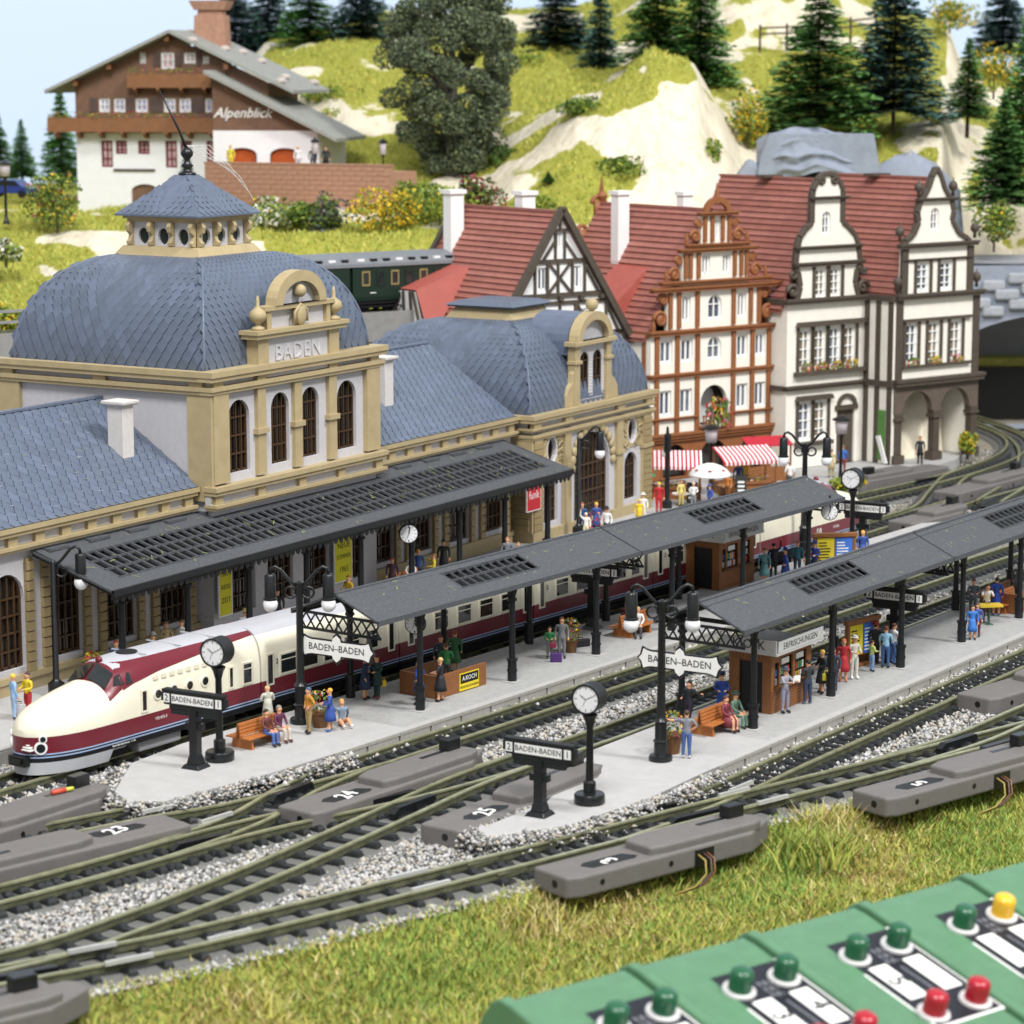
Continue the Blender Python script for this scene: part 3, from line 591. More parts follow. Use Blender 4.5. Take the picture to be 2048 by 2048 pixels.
# --- wings ---------------------------------------------------------
def wing(x0, x1, n):
    y = .9; sp = (x1-x0)/n; xs = [x0 + sp*(i+.5) for i in range(n)]
    hl = [arch(c, 2.1, 1.75, 5.7) for c in xs]
    m = MB(); m.wall(rect(x0, x1, .7, 7.5), hl, y, y+.35); m.box(x0, 10.8, .7, x1, 11.1, 7.5); m.build('wall', m_lil, ST)
    for h in hl: window(ST, h, y+.2, None, m_wbrown, m_pane2, (4, 4), .09, .12)
    m = MB(); m.box(x0, y-.12, .7, x1, y, 1.25); m.box(x0, y-.2, 1.25, x1, y, 1.5); m.build('plinth', m_tan, ST)
    bm_ = MB(); bm_.box(-.22, -.16, 0, .22, 0, .36); bo = bm_.build('quoin', m_tanb, bevel=.03); me = bo.data; mod = bo.modifiers[0]; bpy.data.objects.remove(bo)
    for c in xs:
        for s in (-1.3, 1.3):
            if n > 2:
                b = MB(); b.box(c+s-.2, y-.1, 1.5, c+s+.2, y, 6.2); p = b.build('pilaster', m_tanb, ST)
                for k in range(11): part('quoin', me, p, (c+s, y-.02, 1.52+.42*k))
    # roof
    ridge = 6.1; zr = 11.25; e0 = y-.35
    m = MB(); m.add([(x0, e0, 7.62), (x1, e0, 7.62), (x1, ridge, zr), (x0, ridge, zr), (x0, 11.4, 7.62), (x1, 11.4, 7.62)], [(0,1,2,3), (3,2,5,4)]); m.add([(x0, e0, 7.5), (x1, e0, 7.5), (x1, e0, 7.62), (x0, e0, 7.62)], [(0,1,2,3)])
    r = m.build('roof', m_slate, ST)
    m = MB(); m.box(x0, e0-.12, 7.52, x1, e0+.02, 7.66); m.build('gutter', m_slate3, r)
    m = MB(); m.bar((x0, ridge, zr+.04), (x1, ridge, zr+.04), .3, .1); m.build('ridge_lead', m_slate2, r)
    def fn(u, v): return (x0+(x1-x0)*u, e0+(ridge-e0)*v-.003, 7.63+(zr-7.63)*v)
    slates_on(fn, 26, 14, .6, r, 100, [m_slate, m_slate2, m_slate], key=lambda t: (t[0]-Vector((x1 if x0 < 0 else x0, 1, 9))).length, tilt=.05)
    # light scuffs and glue
    b = MB(); sc = random.Random(int(x0*7)+3)
    for k in range(95):
        u, v = sc.random(), sc.random(); p = Vector(fn(u, v)); d = Vector((1, .0, 0))*sc.uniform(.08, .3) + Vector((0, -.8, -.57))*sc.uniform(0, .12); nn = Vector((0, -.05, .06)); q = Vector((0, -.014, -.01))
        b.add([p+nn, p+d+nn, p+d+q+nn, p+q+nn], [(0,1,2,3)], sc.choice([0, 0, 1]))
    o = b.build('scuff', [mat('scuff', 'a9b0b8', .6, .05), mat('grass_fleck', '97a05a', .7, .1)], r); o['kind'] = 'stuff'
    return r
rw = wing(-hx-14.35, -hx-.02, 4); re = wing(hx+.02, hx+14.35, 4)
def chimney(x, y, z0, z1):
    m = MB(); m.box(x-.38, y-.42, z0-1.4, x+.38, y+.42, z1); m.taper(x, y, z1, 1.0, 1.1, z1+.08, 1.15, 1.25); m.box(x-.57, y-.62, z1+.08, x+.57, y+.62, z1+.2); m.build('chimney', m_chim, ST, bevel=.02)
chimney(-8.9, 3.1, 9.4, 11.35); chimney(11.9, 3.1, 9.4, 11.35)
# --- end pavilions -------------------------------------------------
def pavilion(cx, full):
    h = 6.75; y = .0
    x0, x1 = cx-h, cx+h
    big = arch(cx, 4.0, 1.2, 6.0, 14, .9); sw = [arch(cx+s, 1.5, 1.6, 4.3, 10) for s in (-4.6, 4.6)]; ov = [[(cx+s+.5*math.cos(2*math.pi*i/14), 5.55+.72*math.sin(2*math.pi*i/14)) for i in range(14)] for s in (-4.6, 4.6)]
    m = MB(); m.wall(rect(x0, x1, .7, 7.2), [big] + sw + ov, y, y+.4); m.box(x0, y+.4, .7, x0+.3, 12, 7.2); m.box(x1-.3, y+.4, .7, x1, 12, 7.2); m.box(x0+.3, 11.7, .7, x1-.3, 12, 7.2); m.build('wall', m_lil, ST)
    window(ST, big, y+.25, None, m_wbrown, m_pane2, (7, 4), .1, .14, 'entrance')
    for hh in sw: window(ST, hh, y+.22, None, m_wbrown, m_pane, (3, 3), .07, .12)
    for hh in ov:
        window(ST, hh, y+.22, None, m_wbrown, m_pane, (1, 0), .06, .12); m = MB(); ring(m, grow(hh, .07), .08, y-.09, y+.02); m.build('oval_trim', m_pearl, ST)
    # relief panels around the ovals
    for s in (-4.6, 4.6):
        m = MB(); o = ov[0 if s < 0 else 1]; m.wall(rect(cx+s-1.3, cx+s+1.3, 4.6, 6.5), [grow(o, .08)], y-.06, y); p = m.build('relief_panel', m_tan, ST)
        m = MB()
        for k in range(46):
            a = random.uniform(0, 6.28); rr = random.uniform(.85, 1.35); px, pz = cx+s+rr*math.cos(a)*.85, 5.55+rr*math.sin(a)
            if abs(px-cx-s) < 1.2 and 4.7 < pz < 6.4: m.tube([(px+.16*math.cos(t+a), y-.1, pz+.16*math.sin(t+a)) for t in (0, 1.2, 2.4, 3.6)], .05, 5)
        m.build('relief_scroll', m_tan, p, smooth=True)['kind'] = 'stuff'
    m = MB()
    for i in range(15): # carved hood over the entrance
        a = math.pi*i/14; m.sph((cx+2.35*math.cos(a), y-.08, 4.2+2.15*math.sin(a)), (.28, .14, .28), 8, 5)
    m.build('carved_hood', m_tan, ST, smooth=True)
    m = MB()
    for x, w in ((x0+.45, 1.0), (cx-3.0, .7), (cx+3.0, .7), (x1-.45, 1.0)): pilaster(m, x, w, 1.3, 6.6, y, .2); m.box(x-w/2-.1, y-.3, 4.4, x+w/2+.1, y, 4.62)
    m.box(x0-.22, y-.2, 1.3, x0+.05, 1.1, 6.6)
    m.build('pilaster', m_tan, ST)
    qb = MB(); qb.box(-.5, -.05, 0, .5, 0, .3); bo = qb.build('quoin', m_tanb, bevel=.02); me = bo.data; bpy.data.objects.remove(bo)
    for x in (x0+.45, x1-.45):
        for k in range(8): part('quoin', me, ST, (x, y-.2, 1.4+.37*k))
        for k in range(4): part('quoin', me, ST, (x, y-.2, 4.7+.37*k))
    for k in range(10): part('quoin', me, ST, (x0-.22, .5, 1.4+.37*k), R(-90))
    m = MB(); m.box(x0-.1, y-.22, .7, cx-2.1, y, 1.3); m.box(cx+2.1, y-.22, .7, x1+.1, y, 1.3); m.box(x0-.1, y, .7, x0, 12, 1.3); m.build('plinth', m_tan, ST)
    m = MB()
    for z, hh, o in ((6.3, .3, .25), (6.75, .2, .22), (7.25, .4, .36)):
        rail_course(m, x0-o, x1+o, y, z, hh, o); m.box(x0-o, y+.3, z, x0, 12+o, z+hh*.45); m.box(x0-o-.08, y+.3, z+hh*.45, x0, 12+o, z+hh); m.box(x1, y+.3, z, x1+o, 12+o, z+hh)
    m.build('cornice', m_tan, ST)
    m = MB(); m.box(x0, y-.03, 6.95, x1, y+.2, 7.25); m.build('frieze', m_lil, ST)
    m = MB()
    for x in (x0+.3, cx-3, cx+3, x1-.3): m.box(x-.4, y-.26, 6.95, x+.4, y, 7.25)
    m.build('frieze_block', m_tan, ST)
    d = dome(ST, cx, 6, h-.1, 5.9, 7.62, 12.1, 2.2, 90 if full else 0)
    m = MB(); m.taper(cx, 6, 11.95, 4.6, 4.6, 12.75, 3.5, 3.5); p = m.build('dome_plinth', m_tan, d); m = MB(); m.box(cx-2.1, 3.9, 12.75, cx+2.1, 8.1, 12.86); m.taper(cx, 6, 12.86, 4.5, 4.5, 13.1, 3.3, 3.3); m.build('dome_cap', m_slate3, p)
    if not full: return
    # dormer
    g = [arch(cx+s, 1.0, 8.0, 10.5, 10) for s in (-.74, .74)]
    m = MB(); m.wall(rect(cx-1.55, cx+1.55, 7.65, 11.0), g, y+.1, y+.4); m.prism([(cx-1.55, 11.0), (cx+1.55, 11.0)] + [(cx+1.5*math.cos(math.pi*i/12), 11.15+1.1*math.sin(math.pi*i/12)) for i in range(13)], y+.15, y+.3); dm = m.build('dormer', m_lil, ST)
    for hh in g:
        window(dm, hh, y+.17, None, m_wbrown, m_pane, (1, 2), .07, .1)
        m = MB(); a0 = grow(hh, .13)
        for k in range(len(a0)):
            q0, q1_ = a0[k], a0[(k+1) % len(a0)]; L = math.hypot(q1_[0]-q0[0], q1_[1]-q0[1]); nn = max(1, int(L/.17))
            for j in range(nn): m.sph((q0[0]+(q1_[0]-q0[0])*j/nn, y+.08, q0[1]+(q1_[1]-q0[1])*j/nn), .04, 6, 4)
        m.build('pearl_trim', m_pearl, dm, smooth=True)['kind'] = 'stuff'
    m = MB()
    for s in (-1, 1):
        m.box(cx+s*1.8-.28, y-.1, 7.65, cx+s*1.8+.28, y+.4, 10.9); m.box(cx+s*1.8-.36, y-.2, 9.9, cx+s*1.8+.36, y+.4, 10.1)
        m.prism([(cx+s*2.05, 7.65), (cx+s*3.0, 7.65), (cx+s*2.95, 8.3), (cx+s*2.6, 8.75), (cx+s*2.3, 8.9), (cx+s*2.2, 9.4), (cx+s*2.05, 9.6)], y-.02, y+.3)
    m.box(cx-2.35, y-.3, 10.9, cx+2.35, y+.5, 11.15)
    m.wall([(cx-2.0, 11.15), (cx+2.0, 11.15)] + [(cx+2.0*math.cos(math.pi*i/14), 11.15+1.55*math.sin(math.pi*i/14)) for i in range(1, 14)], [[(cx-1.5, 11.15), (cx+1.5, 11.15)] + [(cx+1.5*math.cos(math.pi*i/14), 11.15+1.05*math.sin(math.pi*i/14)) for i in range(1, 14)]], y-.25, y+.4)
    m.sph((cx, y+.05, 13.05), .36, 12, 8); m.cyl((cx, y+.05, 12.6), (cx, y+.05, 12.8), .12); m.build('dormer_frame', m_tan, dm, bevel=.03)
    m = MB(); pr = [(cx-2.0, 10.4), (cx-2.0, 11.15)] + [(cx-1.98*math.cos(math.pi*i/12), 11.15+1.5*math.sin(math.pi*i/12)) for i in range(1, 12)] + [(cx+2.0, 11.15), (cx+2.0, 10.4)]; m.prism(pr, y+.45, y+3.0); m.prism([(cx-1.6, 7.6), (cx+1.6, 7.6), (cx+1.6, 10.5), (cx-1.6, 10.5)], y+.4, y+3); m.build('dormer_roof', m_slate2, dm)
pavilion(hx+14.35+6.75+.6, True); pavilion(-hx-14.35-6.75-.6, False)
# recess in the tower flank facing the platform: poster boards
def poster(x, y, z0, w, h, col, lines, label, rz=0, ink='1a1a1a'):
    t = thing('poster_board', label, 'poster', (x, y, z0), rz); m = MB(); m.box(-w/2, -.04, 0, w/2, .04, h); m.build('frame', m_white, t)
    m = MB(); m.box(-w/2+.06, -.055, .06, w/2-.06, -.03, h-.06); b = m.build('sheet', mat('paper_'+col, col, .6, .05), t); im = mat('print_'+ink, ink, .6, .05)
    for (tx, sz, zz) in lines: text(tx, sz, im, b, (0, -.058, zz*h), ext=.003)
    return t
# ================================================================ canopies
def iron_post(m, x, y, z0, z1, r=.13):
    m.cyl((x, y, z0+.04), (x, y, z0+.9), r*1.5, r*1.45, 10); m.cyl((x, y, z0+.9), (x, y, z0+1.0), r*1.8, r*1.8, 10); m.cyl((x, y, z0+.45), (x, y, z0+.52), r*1.7, r*1.7, 10); m.cyl((x, y, z0+1.0), (x, y, z1), r, r*.9, 10); m.cyl((x, y, z1-.75), (x, y, z1-.65), r*1.5, r*1.5, 10)
def bracketed(t, x, y, z1, dirs, r=.13):
    m = MB(); iron_post(m, x, y, .75, z1, r); p = m.build('post', m_canfr, t, smooth=False)
    b = MB(); b.box(x-.34, y-.34, .75, x+.34, y+.34, .79); b.build('post_foot', m_plat, p)
    b = MB()
    for dx, dy in dirs:
        n = 7; ctr = [(x+dx*(.1+.8*(1-math.cos(k/n*1.5))), y+dy*(.1+.8*(1-math.cos(k/n*1.5))), z1-.85+.85*math.sin(k/n*1.5)) for k in range(n+1)]
        for k in range(n): b.bar(ctr[k], ctr[k+1], .09, .09)
        pts = [(0, -.85), (0, 0), (.85, 0)] + [(.1+.8*(1-math.cos(k/n*1.5)), -.85+.85*math.sin(k/n*1.5)) for k in range(n, -1, -1)]
        b.prism(pts, -.03, .03, lambda a, q, z: (x+dx*a-dy*q, y+dy*a+dx*q, z1+z))
    b.build('bracket', m_canfr, p)
    return p
BARS = {}
def slope_sheet(m, s0, s1, holes, L, z0, z1, n0, n1, th=.09, k=0):
    "roof slope in (s, v): v 0 at n0,z0 to 1 at n1,z1, with rectangular holes (s0,s1,v0,v1)"
    fr = lambda a, y, v: (a, n0+(n1-n0)*v, z0+(z1-z0)*v+y)
    m.wall(rect(s0, s1, 0, 1), [rect(a, b, c, d) for a, b, c, d in holes], th, 0, fr, k)
def canopy(O, ang, L, half, zr, ze, posts, pn, label, sky, group):
    t = thing('platform_canopy', label, 'canopy', (*O, 0), R(ang), group)
    m = MB(); slope_sheet(m, 0, L, [(sky[0], sky[1], .32, .82)], L, ze, zr, -half, 0); near = m.build('roof_slope', m_can, t)
    m = MB(); slope_sheet(m, 0, L, [], L, ze, zr, half, 0); m.build('roof_slope', m_can, t)
    m = MB(); m.bar((0, 0, zr+.09), (L, 0, zr+.09), .16, .07); m.bar((0, -.32, zr-.06), (L, -.32, zr-.06), .05, .05); m.build('ridge_cap', m_can, t)
    m = MB(); m.bar((0, -half+.03, ze+.03), (L, -half+.03, ze+.03), .1, .2); m.bar((0, half-.03, ze+.03), (L, half-.03, ze+.03), .1, .2); m.build('eave_gutter', m_can, t)
    dz = (zr-ze); f = lambda s, v, o=0: (s, -half*(1-v), ze+dz*v+o)
    m = MB(); m.add([f(sky[0]-.4, .16, -.1), f(sky[1]+.4, .16, -.1), f(sky[1]+.4, .97, -.1), f(sky[0]-.4, .97, -.1)], [(0,1,2,3)]); m.build('skylight_shade', m_dark, near)  # black sheet paints the dark below the skylight
    mb_ = MB(); mb_.bar(f(0, .31, .075), f(0, .83, .075), .055, .07); bo = mb_.build('glazing_bar', m_can); me = bo.data; bpy.data.objects.remove(bo); nb = 10
    for i in range(nb+1): part('glazing_bar', me, near, (sky[0]+(sky[1]-sky[0])*i/nb, 0, 0))
    for v in (.31, .57, .83): m = MB(); m.bar(f(sky[0]-.03, v, .085), f(sky[1]+.03, v, .085), .06, .08); m.build('skylight_rail', m_can, near)
    for s in posts:
        for n in (-pn, pn): bracketed(t, s, n, ze+.12, [(1, 0), (-1, 0)])
        m = MB(); m.bar((s, -pn, ze-.02), (s, pn, ze-.02), .1, .16); m.bar((s, -pn, ze), (s, 0, zr-.1), .07, .09); m.bar((s, pn, ze), (s, 0, zr-.1), .07, .09); m.build('cross_beam', m_canfr, t)
    for n in (-pn, pn): m = MB(); m.bar((.1, n, ze+.08), (L-.1, n, ze+.08), .12, .16); m.build('purlin', m_canfr, t)
    for s in (.25, L-.25): # lattice end girders
        m = MB(); y0, y1 = -half+.1, half-.1; zt, zb = ze+.02, ze-.62
        m.bar((s, y0, zt), (s, y1, zt), .09, .1); m.bar((s, y0, zb), (s, y1, zb), .09, .1); nn = 9; st = (y1-y0)/nn
        for i in range(nn):
            a, b = y0+st*i, y0+st*(i+1); m.bar((s-.02, a, zb), (s-.02, b, zt), .04, .06); m.bar((s+.02, b, zb), (s+.02, a, zt), .04, .06)
        m.bar((s, y0, zt), (s, 0, zr-.08), .08, .1); m.bar((s, y1, zt), (s, 0, zr-.08), .08, .1)
        m.build('lattice_girder', m_canfr, t)
    # scattered grass fibres
    b = MB()
    for k in range(24):
        u, v = random.uniform(.02, .98)*L, random.uniform(.04, .96)
        if sky[0]-.2 < u < sky[1]+.2 and .28 < v < .86: continue
        a = random.uniform(0, 3.14); l = random.uniform(.1, .3); p = Vector(f(u, v, .105)); d = Vector((math.cos(a)*l, math.sin(a)*l, math.sin(a)*l*dz/half)); w = Vector((-math.sin(a), math.cos(a), math.cos(a)*dz/half))*.014
        b.add([p-w, p+d-w, p+d+w, p+w], [(0,1,2,3)])
    b.build('grass_fleck', mat('grass_fleck', '97a05a', .7, .1), near)['kind'] = 'stuff'
    return t
L1 = 18.35
canopy(w2(O1, A1, 0, 0), A1, L1, 2.2, 5.67, 4.8, (3.1, 9.3, 15.5), 1.78, 'nearer half of the charcoal canopy on the first platform', (6.3, 11.6), 'charcoal gabled platform canopies')
canopy(w2(O1, A1, L1+.12, 0), A1, L1, 2.2, 5.67, 4.8, (3.1, 9.3, 15.5), 1.78, 'farther half of the charcoal canopy on the first platform, with the kiosk below', (6.3, 11.6), 'charcoal gabled platform canopies')
canopy(w2(O2, A2, 0, 0), A2, L1, 2.0, 5.72, 4.8, (1.5, 7.9, 14.2), 1.6, 'nearer half of the charcoal canopy on the second platform', (6.3, 11.6), 'charcoal gabled platform canopies')
canopy(w2(O2, A2, L1+.12, 0), A2, L1+6, 2.0, 5.72, 4.8, (1.8, 8, 14.2), 1.6, 'charcoal canopy half running off the right edge of the photo', (6.3, 11.6), 'charcoal gabled platform canopies')
# station canopy: lean-to with a long glazed panel
SCN = thing('station_canopy', 'long black lean-to canopy with glazing bars along the station front', 'canopy', (-14.4, 9.95, 0)); Ls = 37.6; dd_ = 4.25; ze_, zw_ = 5.15, 6.42
m = MB(); fr = lambda a, y, v: (a, dd_*v, ze_+(zw_-ze_)*v+y); m.wall(rect(0, Ls, 0, 1), [rect(1.5, Ls-1.2, .2, .74)], .1, 0, fr); sroof = m.build('roof_slope', m_can, SCN)
f = lambda s, v, o=0: (s, dd_*v, ze_+(zw_-ze_)*v+o)
m = MB(); m.add([f(1, .1, -.12), f(Ls-.7, .1, -.12), f(Ls-.7, .86, -.12), f(1, .86, -.12)], [(0,1,2,3)]); m.build('skylight_shade', m_dark, sroof)  # black sheet in place of the shade under the glazing
b = MB(); b.bar(f(0, .2, .07), f(0, .74, .07), .1, .1); bo = b.build('glazing_bar', m_can); gme = bo.data; bpy.data.objects.remove(bo); nb = 60
for i in range(nb+1): part('glazing_bar', gme, sroof, (1.5+(Ls-2.7)*i/nb, 0, 0))
for v in (.2, .38, .56, .74): m = MB(); m.bar(f(1.45, v, .1), f(Ls-1.15, v, .1), .07, .09); m.build('glazing_rail', m_can, sroof)
m = MB(); m.bar((0, .02, ze_), (Ls, .02, ze_), .14, .26); m.bar((0, .12, ze_-.2), (Ls, .12, ze_-.2), .06, .12); m.build('eave_gutter', m_canfr, SCN)
m = MB()
for i in range(int(Ls/.42)): m.prism([(-.16, 0), (.16, 0), (.12, -.14), (0, -.22), (-.12, -.14)], -.02, .02, lambda a, y, z, x=.3+.42*i: (x+a, .1+y, ze_-.24+z))
o = m.build('fretwork', m_canfr, SCN); o['kind'] = 'stuff'
for i in range(9):
    x = 1.4 + 4.35*i; bracketed(SCN, x, .75, ze_+.02, [(1, 0), (-1, 0), (0, 1)], .15)
    m = MB(); m.bar((x, .1, ze_-.05), (x, 4.1, zw_-.2), .1, .16); m.build('rafter', m_canfr, SCN)
for x in (.1, Ls-.1): m = MB(); m.bar((x, 0, ze_-.02), (x, 4.2, zw_-.02), .1, .22); m.build('end_rafter', m_canfr, SCN)
m = MB()
for i in range(14): m.box(2.6*i+.6, 3.75, zw_-.02, 2.6*i+1.9, 4.2, zw_+.1)
o = m.build('flashing_tabs', m_can, SCN); o['kind'] = 'stuff'
b = MB()
for k in range(70):
    u, v = random.uniform(.02, .98)*Ls, random.uniform(.04, .96); a = random.uniform(0, 3.14); l = random.uniform(.15, .5); p = Vector(f(u, v, .13)); d = Vector((math.cos(a)*l, math.sin(a)*l, math.sin(a)*l*.3)); w = Vector((-math.sin(a), math.cos(a), math.cos(a)*.3))*.015
    b.add([p-w, p+d-w, p+d+w, p+w], [(0,1,2,3)])
b.build('grass_fleck', mat('grass_fleck', '97a05a', .7, .1), sroof)['kind'] = 'stuff'

# ================================================================ lamps, clocks, signs
m_bulb = mat('lamp_globe', 'eeeef2', .25, .02, 3, spec=.6)
m_face = mat('clock_face', 'f0f0f2', .4, .02)
def arm(m, sx, H, bulb, tilt=0):
    n = 10; P = []
    for k in range(n+1):
        a = k/n; P.append((sx*(.05+1.0*a**.8), 0, H-.15+.95*math.sin(a*2.0)*(1 if a < .75 else 1) - .0*a))
    m.tube([(0, 0, H-.2), (sx*.35, 0, H+.12), (sx*.7, 0, H+.55), (sx*.92, 0, H+.68), (sx*1.08, 0, H+.6), (sx*1.12, 0, H+.4)], .065, 7)
    m.tube([(sx*(.34+.22*math.cos(t)*(1-t*.05)), 0, H-.32+.22*math.sin(t)*(1-t*.05)) for t in np.linspace(-2.6, 3.6, 16)], .05, 6)
def lampost(label, loc, rz, H=6.3, double=True, base='round'):
    t = thing('platform_lamp', label, 'lamp', (*loc, .75), rz, 'black iron platform lamps'); H -= .75
    m = MB()
    if base == 'round': m.lathe((0, 0, 0), [(.42, 0), (.45, .08), (.42, .2), (.25, .26), (.25, .7), (.3, .74), (.22, .8), (.22, 1.45), (.27, 1.5), (.2, 1.58), (.16, 1.7), (.13, H-.3), (.16, H-.2), (.16, H+.05), (.05, H+.12)], 14)
    else: m.lathe((0, 0, 0), [(.34, 0), (.34, .5), (.2, .6), (.13, .7), (.12, H), (.05, H+.1)], 12)
    m.build('pole', m_black, t, smooth=True, auto=40)
    for sx in ((-1, 1) if double else (1,)):
        m = MB(); arm(m, sx, H, None); a = m.build('arm', m_black, t, smooth=True)
        c = MB(); c.lathe((sx*1.12, 0, H-.62), [(.27, 0), (.27, .06), (.22, .08), (.22, .95), (.16, 1.02), (.05, 1.04)], 14); c.build('lamp_housing', m_black, a, smooth=True, auto=40)
        c = MB(); c.sph((sx*1.12, 0, H-.8), (.29, .29, .31), 14, 9); c.build('globe', m_bulb, a, smooth=True)
    return t
IMG = R(-59.5)   # broadside to the aisle
lampost('two-armed lamp beside the nearer end of the first platform canopy', (-13.5, 1.55), IMG, 6.25)
lampost('two-armed lamp on the second platform beside the man in jeans', (-11.4, -13.05), IMG, 6.65)
lampost('two-armed lamp beyond the far end of the first platform canopy', (28.9, -.6), IMG, 6.6)
lampost('single-armed lamp before the station at the left edge', (-14.75, 12.75), IMG, 6.2, False, 'plain')
lampost('single-armed lamp at the far end of the station canopy', (28.2, 12.4), IMG, 6.1, False, 'plain')
# lamp seen edge-on near the market
t = thing('platform_lamp', 'black lamp seen edge-on beside the striped market awning', 'lamp', (38.9, 12.5, .75), R(30.5), 'black iron platform lamps')
m = MB(); m.lathe((0, 0, 0), [(.3, 0), (.3, .4), (.15, .5), (.13, 4.2), (.05, 4.5)], 10); m.build('pole', m_black, t); m = MB(); m.lathe((.1, 0, 3.3), [(.24, 0), (.22, .1), (.2, 1.0), (.1, 1.05), (.07, 1.4), (.04, 1.45)], 12); m.build('lamp_housing', m_black, t, smooth=True, auto=40); m = MB(); m.sph((.3, .1, 3.15), .24); m.build('globe', m_bulb, t, smooth=True)
def clock_dial(t, y, r, hm, par, flip=1):
    m = MB(); m.cyl((0, y, 0), (0, y-.02*flip, 0), r, r, 24); f = m.build('clock_face', m_face, par); m = MB()
    for k in range(12):
        a = R(30*k); l = .2 if k % 3 == 0 else .12; m.bar((math.sin(a)*r*.88, y-.03*flip, math.cos(a)*r*.88), (math.sin(a)*r*(.88-l), y-.03*flip, math.cos(a)*r*(.88-l)), .035, .012)
    m.build('hour_mark', m_ink, f)
    for a, l, w in ((R(hm[0]), .55, .055), (R(hm[1]), .8, .035)):
        m = MB(); m.bar((-math.sin(a)*r*.12, y-.035*flip, -math.cos(a)*r*.12), (math.sin(a)*r*l, y-.035*flip, math.cos(a)*r*l), w, .012); m.build('clock_hand', m_ink, f)
def pole_clock(label, loc, rz, H):
    t = thing('pole_clock', label, 'clock', (*loc, .75), rz, 'drum clocks on poles'); H -= .75
    m = MB(); m.lathe((0, 0, 0), [(.5, 0), (.54, .06), (.54, .3), (.5, .36), (.22, .4), (.22, .75), (.14, .82), (.12, H-1.05), (.2, H-.75), (.28, H-.6), (.2, H-.55)], 18); m.build('pole', m_black, t, smooth=True, auto=40)
    r = .52; m = MB(); m.cyl((0, -.34, H), (0, .34, H), r, r, 28); d = m.build('drum', m_blackm, t, bevel=.03)
    e = bpy.data.objects.new('dial', None); bpy.data.objects.remove(e)
    m = MB(); n = 28
    m.wall([(r*1.03*math.cos(2*math.pi*i/n), H+r*1.03*math.sin(2*math.pi*i/n)) for i in range(n)], [[(r*.9*math.cos(2*math.pi*i/n), H+r*.9*math.sin(2*math.pi*i/n)) for i in range(n)]], -.39, -.3); m.build('bezel', m_black, t)
    m = MB(); m.cyl((0, -.33, H), (0, -.355, H), r*.92, r*.92, 28); fc = m.build('clock_face', m_face, t); m = MB()
    for k in range(12):
        a = R(30*k); l = .2 if k % 3 == 0 else .1; m.bar((math.sin(a)*r*.84, -.36, H+math.cos(a)*r*.84), (math.sin(a)*r*(.84-l), -.36, H+math.cos(a)*r*(.84-l)), .022, .01)
    m.build('hour_mark', m_ink, fc)
    for a, l, w in ((R(305), .5, .03), (R(62), .75, .022), (R(205), .55, .012)):
        m = MB(); m.bar((0, -.366, H), (math.sin(a)*r*l, -.366, H+math.cos(a)*r*l), w, .008); m.build('clock_hand', m_ink, fc)
    return t
CR = R(-86)
pole_clock('drum clock on a pole at the tip of the first platform', (-19.58, .92), CR, 4.85)
pole_clock('drum clock on a pole at the tip of the second platform', (-17.72, -13.55), CR, 4.5)
pole_clock('drum clock on a pole at the far end of the first platform', (29.4, -3.1), CR, 5.0)
def post_sign(label, loc, rz, H, tilt=0, plain=False):
    t = thing('station_sign', label, 'sign', (*loc, .75), rz, 'black station name boards on posts'); H -= .75
    m = MB(); m.taper(0, 0, 0, .8, .8, .16, .6, .6); m.taper(0, 0, .16, .5, .5, .5, .34, .34); m.box(-.17, -.17, .5, .17, .17, H-.5); m.box(-.36, -.13, H-1.25, .36, .13, H-1.0); m.box(-.3, -.2, .95, .3, .2, 1.05) if False else None; m.build('post', m_black, t, bevel=.02)
    m = MB(); m.box(-1.05, -.12, H-.55, 1.05, .12, H-.42); m.box(-1.28, -.14, H-.42, 1.28, .14, H+.06); m.box(-1.34, -.17, H+.06, 1.34, .17, H+.16); m.box(-1.42, -.1, H-.3, -1.28, .1, H+.02); m.box(1.28, -.1, H-.3, 1.42, .1, H+.02); m.box(-1.0, -.1, H-.75, 1.0, .1, H-.55); b = m.build('sign_case', m_blackm, t, bevel=.015)
    m = MB(); m.box(-.92, -.152, H-.34, .92, -.14, H); p = m.build('name_panel', m_white, t); text('BADEN-BADEN', .265, m_ink, p, (0, -.156, H-.17), ext=.004)
    for sx, c in ((-1.14, '2'), (1.14, '1')):
        m = MB(); m.box(sx-.13, -.152, H-.33, sx+.13, -.14, H); p = m.build('number_panel', m_white, t); text(c, .34, m_ink, p, (sx, -.156, H-.17), ext=.004)
    return t
post_sign('BADEN-BADEN name board on a black post at the tip of the first platform', (-20.87, 1.04), R(-88), 3.42)
post_sign('BADEN-BADEN name board on a black post at the tip of the second platform', (-19.87, -12.81), R(-90), 3.2)
post_sign('BADEN-BADEN name board behind the far pole clock', (30.6, -3.2), R(-88), 3.45)
post_sign('dark BADEN-BADEN name board in shade under the first platform canopy', (7.5, .2), R(-86), 3.6)
post_sign('dark BADEN-BADEN name board in shade under the second platform canopy', (8.6, -14.0), R(-90), 3.7)
